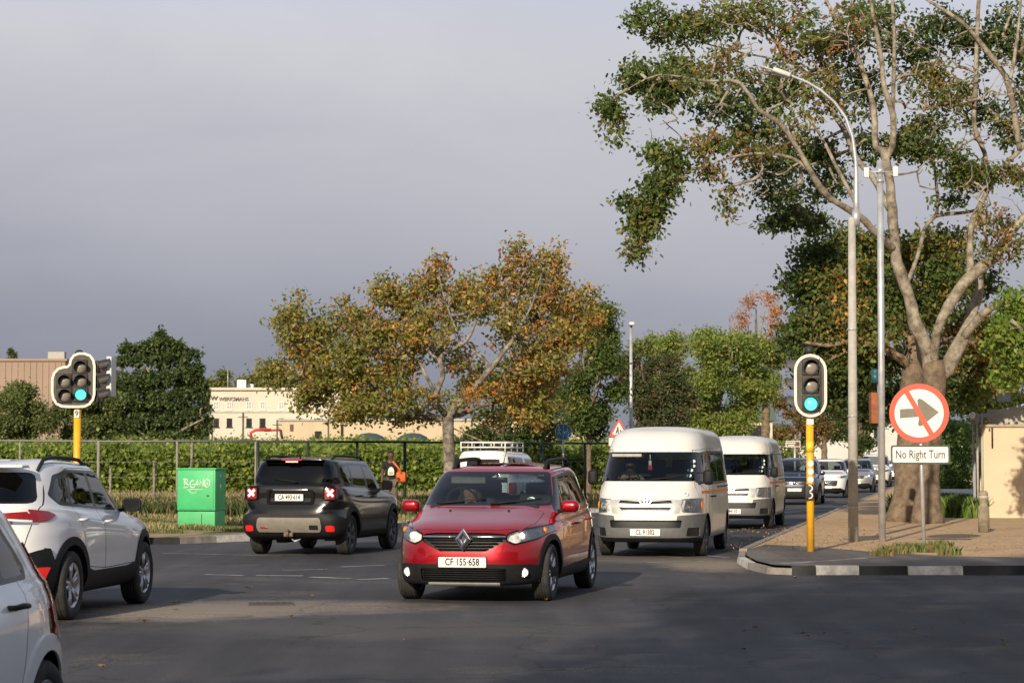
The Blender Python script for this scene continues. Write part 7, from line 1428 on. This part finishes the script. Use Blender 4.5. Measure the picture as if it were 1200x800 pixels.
b.add([(x, y, (zl + (zh - zl) * max(0, x + .15) / 1.25 if x < 1 else zh + 1.6)) for x, y in q] + [(x, y, (zl + (zh - zl) * max(0, x + .15) / 1.25 if x < 1 else zh + 1.6) - .12) for x, y in q], [(0, 1, 2, 3), (7, 6, 5, 4), (0, 4, 5, 1), (1, 5, 6, 2), (2, 6, 7, 3), (3, 7, 4, 0)]); b.build('roof', mat('pale_roof_sheet', (.40, .43, .44), .6, .2, var=.15, scale=2), root)
b = MB(); b.box((4.1, .42, zt + .22), (7.6, .1, .48)); b.build('fascia', mat('fascia_board', (.45, .42, .36), .8, var=.15), root)
b = MB()
for x, y in ((.04, -.1), (.16, -.13), (-.06, .5)): b.tube([(x, y, .2), (x, y, zt + .35)], .03, 8)
b.build('down_pipe', M_conc, root); b = MB(); b.ball((-.08, -.06, zt + .30), .09, 8); b.tube([(-.08, -.06, zt + .3), (-.3, 0, zt + .3)], .02, 6); b.build('wall_lamp', M_white, root)
b = MB(); b.box((.75, 2.4, zh + .45), (.36, .36, .8)); b.box((.75, 2.4, zh + .87), (.46, .46, .07)); b.build('chimney', M_conc, root)
b = MB(); b.tube([(.42, -.14, zt + .2), (.42, -.14, zt - .55)], .025, 6); b.build('rain_pipe', M_sigblk, root)
b = MB(); b.box((-.04, .8, 1.0), (.05, 1.1, 1.5)); b.build('side_door', mat('grey_door', (.30, .31, .33), .6), root)
b = MB(); b.tube([(1.32, 1.5, zh + .2), (1.32, 1.5, zh + 1.1), (1.32, 1.2, zh + 1.3)], .05, 8); b.build('vent_pipe', M_sigblk, root)
# white walls along the far side road, house with green roof
def house(name, label, px0, px1, top, Y, wall_m, roof=None, rh=0, d=8, wins=()):
    x0, x1 = on(px0, Y), on(px1, Y); zt = zat(top, Y); xm = (x0 + x1) / 2; root = empty(name, (xm, Y, 0)); tag(root, label, 'wall' if 'wall' in name else 'house'); w_ = x1 - x0
    b = MB(); b.box((0, d / 2, zt / 2), (w_, d, zt)); b.build('wall', wall_m, root)
    if roof:
        b = MB(); b.add([(-w_ / 2 - .4, -.4, zt), (w_ / 2 + .4, -.4, zt), (w_ / 2 + .4, d + .4, zt), (-w_ / 2 - .4, d + .4, zt), (-w_ / 2 - .4, d / 2, zt + rh), (w_ / 2 + .4, d / 2, zt + rh)], [(0, 1, 5, 4), (2, 3, 4, 5), (1, 2, 5), (3, 0, 4), (3, 2, 1, 0)]); b.build('roof', roof, root)
    for px, py, ww, hh in wins:
        b = MB(); b.box((on(px, Y) - xm, -.04, zat(py, Y)), (ww, .1, hh)); b.build('window', M_wdk, root)
    return root
house('house', 'white gabled house with a green roof glimpsed behind the sawn trunk', 862, 905, 493, 200, M_cream, mat('green_roof', (.10, .16, .10), .7), 2.2, 10, ((884, 506, 1.2, 1.2),))
r_ = house('boundary_wall', 'long white wall seen low between the street trees behind the queue', 905, 1130, 519, 345, mat('white_wash', (.62, .60, .56), .9, var=.08, scale=.3), None, 0, .4)
house('house', 'white building far down the road behind the queue of cars', 955, 1060, 496, 420, mat('white_wash', (.62, .60, .56), .9, var=.08, scale=.3), mat('grey_roof', (.16, .14, .13), .8), 2.5, 14, ((985, 505, 2, 2.4), (1005, 505, 2, 2.4), (1030, 505, 2, 2.4)))
# hedge beside the small building
n = 16000; q = RNG.random((n, 3)); q = np.stack([12.15 + q[:, 0] * 1.1, 62 + q[:, 1] * 9, .1 + q[:, 2] * 2.3], 1) if False else np.stack([13.6 + q[:, 0] * 1.0 + .0, 70 + q[:, 1] * 6, .1 + q[:, 2] * 2.75], 1)
o = leaf_mesh('hedge', q, .12 * RNG.uniform(.7, 1.3, n), pal((G1, (.07, .12, .03), G3), (2, 2, 1), n), M_leaf, wid=.7); tag(o, 'clipped dark green hedge between the oak trunks and the small building', 'hedge')
b = MB(); b.box((0, 0, .15), (2.6, 3.5, .5), Matrix.Rotation(R(8), 4, 'X'), bev=.06); o = b.build('concrete_slab', M_conc, loc=(on(1128, 66), 66, .1)); tag(o, 'pale tilted concrete slab in the grass beside the small building', 'slab')
# green shade sails, white garden umbrella and red crane beyond the vineyard
M_sail = mat('green_shade_cloth', (.05, .085, .085), .8, var=.1)
for i, (px, py, w) in enumerate(((433, 512, 44), (484, 512, 42), (555, 513, 40))):
    Y = 200.0; k = Y / FPX; x = on(px, Y); z = zat(py, Y); root = empty('shade_canopy', (x, Y, 0)); tag(root, ('dark green arched shade canopy left of the pedestrian', 'dark green arched shade canopy right above the pedestrian', 'dark green arched shade canopy behind the trunk of the autumn oak')[i], 'canopy', 'shade canopies beyond the vineyard')
    hw = w * k / 2; b = MB(); b.lathe([(.01, -.10), (1, -.12), (1.0, 0), (.92, .28), (.72, .62), (.4, .9), (.001, 1.0)], 16, Matrix.Translation((0, 0, z - .45)) @ Matrix.Diagonal((hw, 2.4, .85, 1))); b.build('canopy', M_sail, root)
    for sx in (-.96, .96): b = MB(); b.tube([(sx * hw, 0, 0), (sx * hw, 0, z - .5)], .06, 6); b.build('post', M_galv, root)
Y = 180.0; x = on(224, Y); z = zat(519, Y); root = empty('garden_umbrella', (x, Y, 0)); tag(root, 'wide white garden umbrella just above the fence right of the large dark tree', 'umbrella')
b = MB(); b.lathe([(1.35, z - .75), (1.0, z - .5), (.5, z - .3), (.05, z + .0), (.0, z + .05)], 8, mat=0); b.lathe([(1.3, z - .79), (.9, z - .56), (.0, z - .1)], 8); b.build('canopy', M_white, root); b = MB(); b.tube([(0, 0, 0), (0, 0, z)], .04, 6); b.build('post', M_galv, root)
Y = 240.0; k = Y / FPX; root = empty('loader_crane', (on(296, Y), Y, 0)); tag(root, 'folded red loader crane in front of the office building', 'crane'); M_cr = mat('crane_red', (.50, .04, .03), .5); zr = lambda py: zat(py, Y)
def cx_(px): return on(px, Y) - on(296, Y)
b = MB(); b.box((cx_(296), 0, (zr(520)) / 2), (3 * k * 2, .8, zr(516))); b.build('base', M_sigblk, root); b = MB(); b.tube([(cx_(295), 0, zr(514)), (cx_(294), 0, zr(507)), (cx_(300), 0, zr(503.5)), (cx_(318), 0, zr(503.5))], .16, 8); b.tube([(cx_(310), 0, zr(504.5)), (cx_(329), 0, zr(503.5))], .12, 8); b.build('boom', M_cr, root); b = MB(); b.tube([(cx_(329), 0, zr(503.5)), (cx_(331), 0, zr(514))], .14, 8); b.build('tip', M_sigblk, root)
for px, t, Yp, lab in ((249, 486, 230, 'thin dark utility pole at the left corner of the office building'), (285, 483, 232, 'thin dark utility pole in front of the office windows'), (325, 492, 234, 'thin dark utility pole right of the red crane'), (385, 490, 236, 'thin pale utility pole left of the first shade canopy')):
    b = MB(); b.tube([(0, 0, 0), (0, 0, zat(t, Yp))], .1, 6); b.tube([(-.5, 0, zat(t, Yp) - .5), (.5, 0, zat(t, Yp) - .5)], .05, 6); o = b.build('utility_pole', M_back, loc=(on(px, Yp), Yp, 0)); tag(o, lab, 'pole')
# far hill line
b = MB(); N = 60; vs = []
for i in range(N + 1):
    x = -1500 + 3000 * i / N; h = 28 + 14 * math.sin(i * .35) + 8 * math.sin(i * .9 + 1); vs += [(x, 2600, -5), (x, 2800, h * .9), (x, 3300, h * .6), (x, 3500, -5)]
b.add(vs, [(4 * j + a, 4 * j + a + 4, 4 * j + a + 5, 4 * j + a + 1) for j in range(N) for a in range(3)], smooth=True); o = b.build('hills', earth('hill_scrub', [(.07, .09, .04), (.11, .12, .05)], .01, bump=0)); kind(o, 'structure')

# unseen block added behind the viewpoint to darken reflections in paint and glass
root = empty('added_brick_block', (0, -42, 0)); tag(root, 'unseen long brick block added behind the viewpoint to darken the reflections', 'building')
b = MB(); b.box((0, -6, 8.2), (170, 12, 16.4)); b.build('wall', mat('brown_brick', (.16, .10, .07), .9, var=.2), root); b = MB(); b.box((0, -6, 16.6), (171, 13, .4)); b.build('roof', M_conc, root)
b = MB()
for i in range(24):
    for z in (2.2, 6, 9.8, 13.6): b = MB(); b.box((-80.5 + 7 * i, .02, z), (2.2, .1, 1.7)); b.build('window', M_wdk, root)
# ------------------------------------------------------------------ people
def skin(name, joints, edges, m, parent=None, sub=2, loc=None, rot=None, scale=1):
    """joints: name -> (x, y, z, radius) ; grown as one continuous surface"""
    keys = list(joints); me = bpy.data.meshes.new(name); me.from_pydata([tuple(c * scale for c in joints[k][:3]) for k in keys], [(keys.index(a), keys.index(b)) for a, b in edges], [])
    o = bpy.data.objects.new('tmp', me); COL.objects.link(o); md = o.modifiers.new('s', 'SKIN'); md.use_smooth_shade = True
    for i, k in enumerate(keys):
        r = joints[k][3]; r2 = joints[k][4] if len(joints[k]) > 4 else r; me.skin_vertices[0].data[i].radius = (r * scale, r2 * scale)
    me.skin_vertices[0].data[0].use_root = True; o.modifiers.new('u', 'SUBSURF').levels = sub; bpy.context.view_layer.update()
    dg = bpy.context.evaluated_depsgraph_get(); m2 = bpy.data.meshes.new_from_object(o.evaluated_get(dg)); bpy.data.objects.remove(o); m2.name = name
    m2.materials.clear(); m2.materials.append(m); m2.polygons.foreach_set('use_smooth', [True] * len(m2.polygons)); q = bpy.data.objects.new(name, m2); COL.objects.link(q)
    if parent is not None: q.parent = parent
    if loc is not None: q.location = loc
    if rot is not None: q.rotation_euler = rot
    return q
M_skin = mat('dark_skin', (.09, .045, .028), .55, var=.1, scale=20); M_skin2 = mat('fair_skin', (.48, .27, .19), .5, var=.08, scale=20); M_hair = mat('black_hair', (.012, .01, .009), .8, bump=.8, bscale=90); M_hair2 = mat('brown_hair', (.10, .06, .035), .7, bump=.5)
M_tee = mat('black_tshirt', (.014, .014, .017), .9, var=.3, bump=.5, bscale=9); M_pants = mat('grey_brown_trousers', (.13, .105, .085), .9, var=.15, bump=.6, bscale=8); M_orange_bag = mat('orange_bag', (.75, .13, .03), .7, var=.12, bump=.5, bscale=12)
M_eye = mat('eye_white', (.6, .58, .55), .3); M_lip = mat('lip', (.25, .08, .06), .5); M_shoe = mat('dark_shoe', (.03, .025, .02), .7)
def face(root, c, s, m, hair=None, yaw=0, lip=M_lip, hairstyle='short'):
    """head details facing local -y around the head centre c"""
    T = Matrix.Translation(c) @ Matrix.Rotation(yaw, 4, 'Z') @ Matrix.Diagonal((s, s, s, 1))
    for g in (1, -1):
        b = MB(); b.ball((g * .032, -.083, .012), (.013, .008, .008), 8, T, 0); b.ball((g * .032, -.090, .012), (.005, .003, .005), 6, T, 1); b.build('eye', [M_eye, M_hair], root)
        b = MB(); b.ball((g * .078, .0, .0), (.010, .02, .03), 8, T); b.build('ear', m, root)
    b = MB(); b.ball((0, -.098, -.018), (.014, .017, .026), 8, T); b.build('nose', m, root)
    b = MB(); b.ball((0, -.084, -.055), (.026, .009, .009), 8, T); b.build('mouth', lip, root)
    if hair:
        b = MB(); b.ball((0, .012, .035), (.083, .099, .092), 10, T)
        if hairstyle == 'long':
            for g in (1, -1): b.tube([T @ Vector((g * .06, .02, .05)), T @ Vector((g * .09, .02, -.06)), T @ Vector((g * .085, .01, -.18)), T @ Vector((g * .07, -.01, -.27))], [.045 * s, .045 * s, .04 * s, .02 * s], 8)
        b.build('hair', hair, root)
def hand(root, w, d, m, palm=(0, -1, 0), s=1, curl=.5):
    """five-fingered hand from wrist w along d"""
    d = Vector(d).normalized(); n = Vector(palm).normalized(); sd_ = d.cross(n).normalized(); n = sd_.cross(d).normalized(); w = Vector(w); J = {'p0': (*w, .022 * s), 'p1': (*(w + d * .04 * s), .030 * s, .018 * s), 'p2': (*(w + d * .085 * s), .036 * s, .016 * s)}; E = [('p0', 'p1'), ('p1', 'p2')]
    o = skin('hand', J, E, m, root, 1)
    for i, (off, L) in enumerate(((-.030, .068), (-.010, .076), (.010, .072), (.029, .056))):
        a = w + d * .085 * s + sd_ * off * s; q1 = a + (d * math.cos(curl) + n * math.sin(curl)) * L * .5 * s; q2 = q1 + (d * math.cos(curl * 2.2) + n * math.sin(curl * 2.2)) * L * .5 * s
        b = MB(); b.tube([a - d * .02 * s, a, q1, q2], [.009 * s, .009 * s, .0085 * s, .006 * s], 6); b.build('finger', m, o)
    a = w + d * .03 * s - sd_ * .026 * s; q1 = a + (d * .75 - sd_ * .6 + n * .2).normalized() * .035 * s; q2 = q1 + (d * .9 - sd_ * .15 + n * .35).normalized() * .03 * s; b = MB(); b.tube([a, q1, q2], [.012 * s, .0105 * s, .008 * s], 6); b.build('thumb', m, o)
# pedestrian standing by the fence, looking across the road
p0 = Vector((on(458, 60), 60, .115)); root = empty('person', p0, R(12)); tag(root, 'man in black t-shirt and grey brown trousers wearing an orange strap by the fence', 'person')
J = {'pelvis': (0, 0, .93, .13, .10), 'belly': (0, 0, 1.06, .125, .095), 'chest': (0, 0, 1.27, .155, .105), 'sh': (0, .005, 1.40, .10, .08), 'neck': (0, 0, 1.49, .052), 'jaw': (0, -.02, 1.565, .078, .085), 'head': (0, -.005, 1.64, .095, .11), 'top': (0, 0, 1.71, .075, .085),
     'Ls': (.17, .01, 1.405, .062), 'Le': (.235, .03, 1.13, .044), 'Lw': (.20, -.12, 1.03, .03), 'Rs': (-.17, .01, 1.405, .062), 'Re': (-.225, .02, 1.13, .044), 'Rw': (-.24, -.03, .88, .029),
     'Lh': (.095, 0, .90, .095), 'Lk': (.11, -.01, .49, .06), 'La': (.11, .02, .09, .042), 'Lt': (.125, -.13, .04, .035), 'Rh': (-.095, 0, .90, .095), 'Rk': (-.10, -.02, .49, .06), 'Ra': (-.10, .01, .09, .042), 'Rt': (-.12, -.14, .04, .035)}
E = [('pelvis', 'belly'), ('belly', 'chest'), ('chest', 'sh'), ('sh', 'neck'), ('neck', 'jaw'), ('jaw', 'head'), ('head', 'top'), ('sh', 'Ls'), ('Ls', 'Le'), ('Le', 'Lw'), ('sh', 'Rs'), ('Rs', 'Re'), ('Re', 'Rw'), ('pelvis', 'Lh'), ('Lh', 'Lk'), ('Lk', 'La'), ('La', 'Lt'), ('pelvis', 'Rh'), ('Rh', 'Rk'), ('Rk', 'Ra'), ('Ra', 'Rt')]
skin('body', J, E, M_skin, root)
def grow(J, ks, g): return {k: tuple(J[k][:3]) + tuple(r + g for r in J[k][3:]) for k in ks}
T = grow(J, ['belly', 'pelvis', 'chest', 'sh', 'Ls', 'Rs'], .018); T['Lm'] = (.21, .02, 1.24, .068); T['Rm'] = (-.205, .015, 1.24, .068); T['hem'] = (0, 0, .88, .155, .12)
skin('t_shirt', T, [('belly', 'pelvis'), ('pelvis', 'hem'), ('belly', 'chest'), ('chest', 'sh'), ('sh', 'Ls'), ('Ls', 'Lm'), ('sh', 'Rs'), ('Rs', 'Rm')], M_tee, root)
T = grow(J, ['pelvis', 'Lh', 'Rh', 'Lk', 'Rk'], .022); T['La'] = (.11, .015, .10, .068); T['Ra'] = (-.10, .01, .10, .068)
skin('trousers', T, [('pelvis', 'Lh'), ('Lh', 'Lk'), ('Lk', 'La'), ('pelvis', 'Rh'), ('Rh', 'Rk'), ('Rk', 'Ra')], M_pants, root)
for g, ay in ((1, .02), (-1, .01)):
    b = MB(); b.ball((g * .112, -.05 + ay, .035), (.052, .14, .045), 8); b.build('shoe', M_shoe, root)
face(root, Vector((0, 0, 1.625)), 1.0, M_skin, M_hair, R(-20)); hand(root, J['Lw'][:3], (-.25, -.9, -.2), M_skin, (0, 0, -1)); hand(root, J['Rw'][:3], (-.02, -.15, -1), M_skin, (1, 0, 0))
b = MB(); b.prism(rp([(-.085, -.11), (.085, -.11), (.08, .04), (.035, .11), (-.035, .11), (-.08, .04)], .03), .004, frame(Vector((-.01, -.128, 1.20)), (1, 0, 0), (0, 0, 1)), 0); b.prism([(-.06, -.09), (.06, -.09), (.06, -.02), (-.06, -.02)], .002, frame(Vector((-.01, -.133, 1.20)), (1, 0, 0), (0, 0, 1)), 1); b.build('shirt_print', [M_white, mat('yellow_print', (.5, .42, .12), .8)], root)
bag = empty('shoulder_bag', p0 + Vector((.26, -.04, 1.02)), R(12)); tag(bag, 'orange sling bag hanging at the left hip of the man by the fence', 'bag')
bm = bmesh.new(); bmesh.ops.create_cube(bm, size=1, matrix=Matrix.Translation((.02, .0, .02)) @ Matrix.Diagonal((.26, .16, .28, 1))); bmesh.ops.bevel(bm, geom=list(bm.edges), offset=.07, segments=4, profile=.6, affect='EDGES')
b = MB(); b.addbm(bm, None, 0, True); b.build('pouch', M_orange_bag, bag)
b = MB(); pts = [(.02, -.08, .12), (-.06, -.13, .25), (-.15, -.10, .36), (-.20, .0, .43), (-.12, .12, .30), (.02, .08, .12)]; p_, r_ = smooth_line(pts, [.03] * 6, .04); b.tube([Vector(q) for q in p_], .028, 6); b.build('strap', M_orange_bag, bag)
# drivers
def driver(car, lx, ly, lz, label, top_m, skin_m, hair_m, arms=(.28, .1), style='short', s=1.0, lip=M_lip):
    """seated upper body at car-local hip point, facing the nose (+x)"""
    M = car.root.matrix_basis @ Matrix.Translation((lx, ly, lz)) @ Matrix.Rotation(PI / 2, 4, 'Z')
    root = bpy.data.objects.new('person', None); COL.objects.link(root); root.matrix_world = M; tag(root, label, 'person')
    J = {'pelvis': (0, 0, .08, .14, .11), 'belly': (0, .02, .24, .13, .10), 'chest': (0, .03, .42, .15, .11), 'sh': (0, .03, .52, .09, .08), 'neck': (0, .01, .60, .05), 'jaw': (0, -.02, .67, .078, .085), 'head': (0, -.01, .74, .095, .11), 'top': (0, 0, .81, .075, .085),
         'Ls': (.18, .02, .52, .062), 'Le': (.25, -.10, .30, .045), 'Lw': (.15, -.34, .42, .03), 'Rs': (-.18, .02, .52, .062), 'Re': (-.25, -.10, .30, .045), 'Rw': (-.15, -.34, .42, .03), 'Lk': (.13, -.42, .10, .08), 'Rk': (-.13, -.42, .10, .08)}
    E = [('pelvis', 'belly'), ('belly', 'chest'), ('chest', 'sh'), ('sh', 'neck'), ('neck', 'jaw'), ('jaw', 'head'), ('head', 'top'), ('sh', 'Ls'), ('Ls', 'Le'), ('Le', 'Lw'), ('sh', 'Rs'), ('Rs', 'Re'), ('Re', 'Rw'), ('pelvis', 'Lk'), ('pelvis', 'Rk')]
    skin('body', J, E, skin_m, root, 2); T = grow(J, ['chest', 'belly', 'pelvis', 'sh', 'Ls', 'Rs', 'Le', 'Re'], .016)
    skin('shirt', T, [('belly', 'pelvis'), ('belly', 'chest'), ('chest', 'sh'), ('sh', 'Ls'), ('Ls', 'Le'), ('sh', 'Rs'), ('Rs', 'Re')], top_m, root)
    face(root, Vector((0, 0, .725)), 1.0, skin_m, hair_m, 0, lip, style); hand(root, J['Lw'][:3], (-.3, -.8, .3), skin_m, (0, 0, -1), curl=.9); hand(root, J['Rw'][:3], (.3, -.8, .3), skin_m, (0, 0, -1), curl=.9); return root
driver(RED, .0, -.36, .50, 'driver with brown hair at the wheel of the red hatchback', mat('dark_top', (.02, .022, .03), .9), M_skin2, M_hair2, style='long', lip=mat('red_lips', (.45, .06, .05), .5))
driver(VAN1, 1.42, -.42, .78, 'driver in a tan shirt at the wheel of the nearer minibus', mat('tan_shirt', (.36, .27, .16), .9), M_skin, M_hair)
driver(VAN2, 1.42, -.42, .78, 'driver in a dark shirt at the wheel of the farther minibus', mat('maroon_shirt', (.10, .03, .03), .9), M_skin, M_hair)
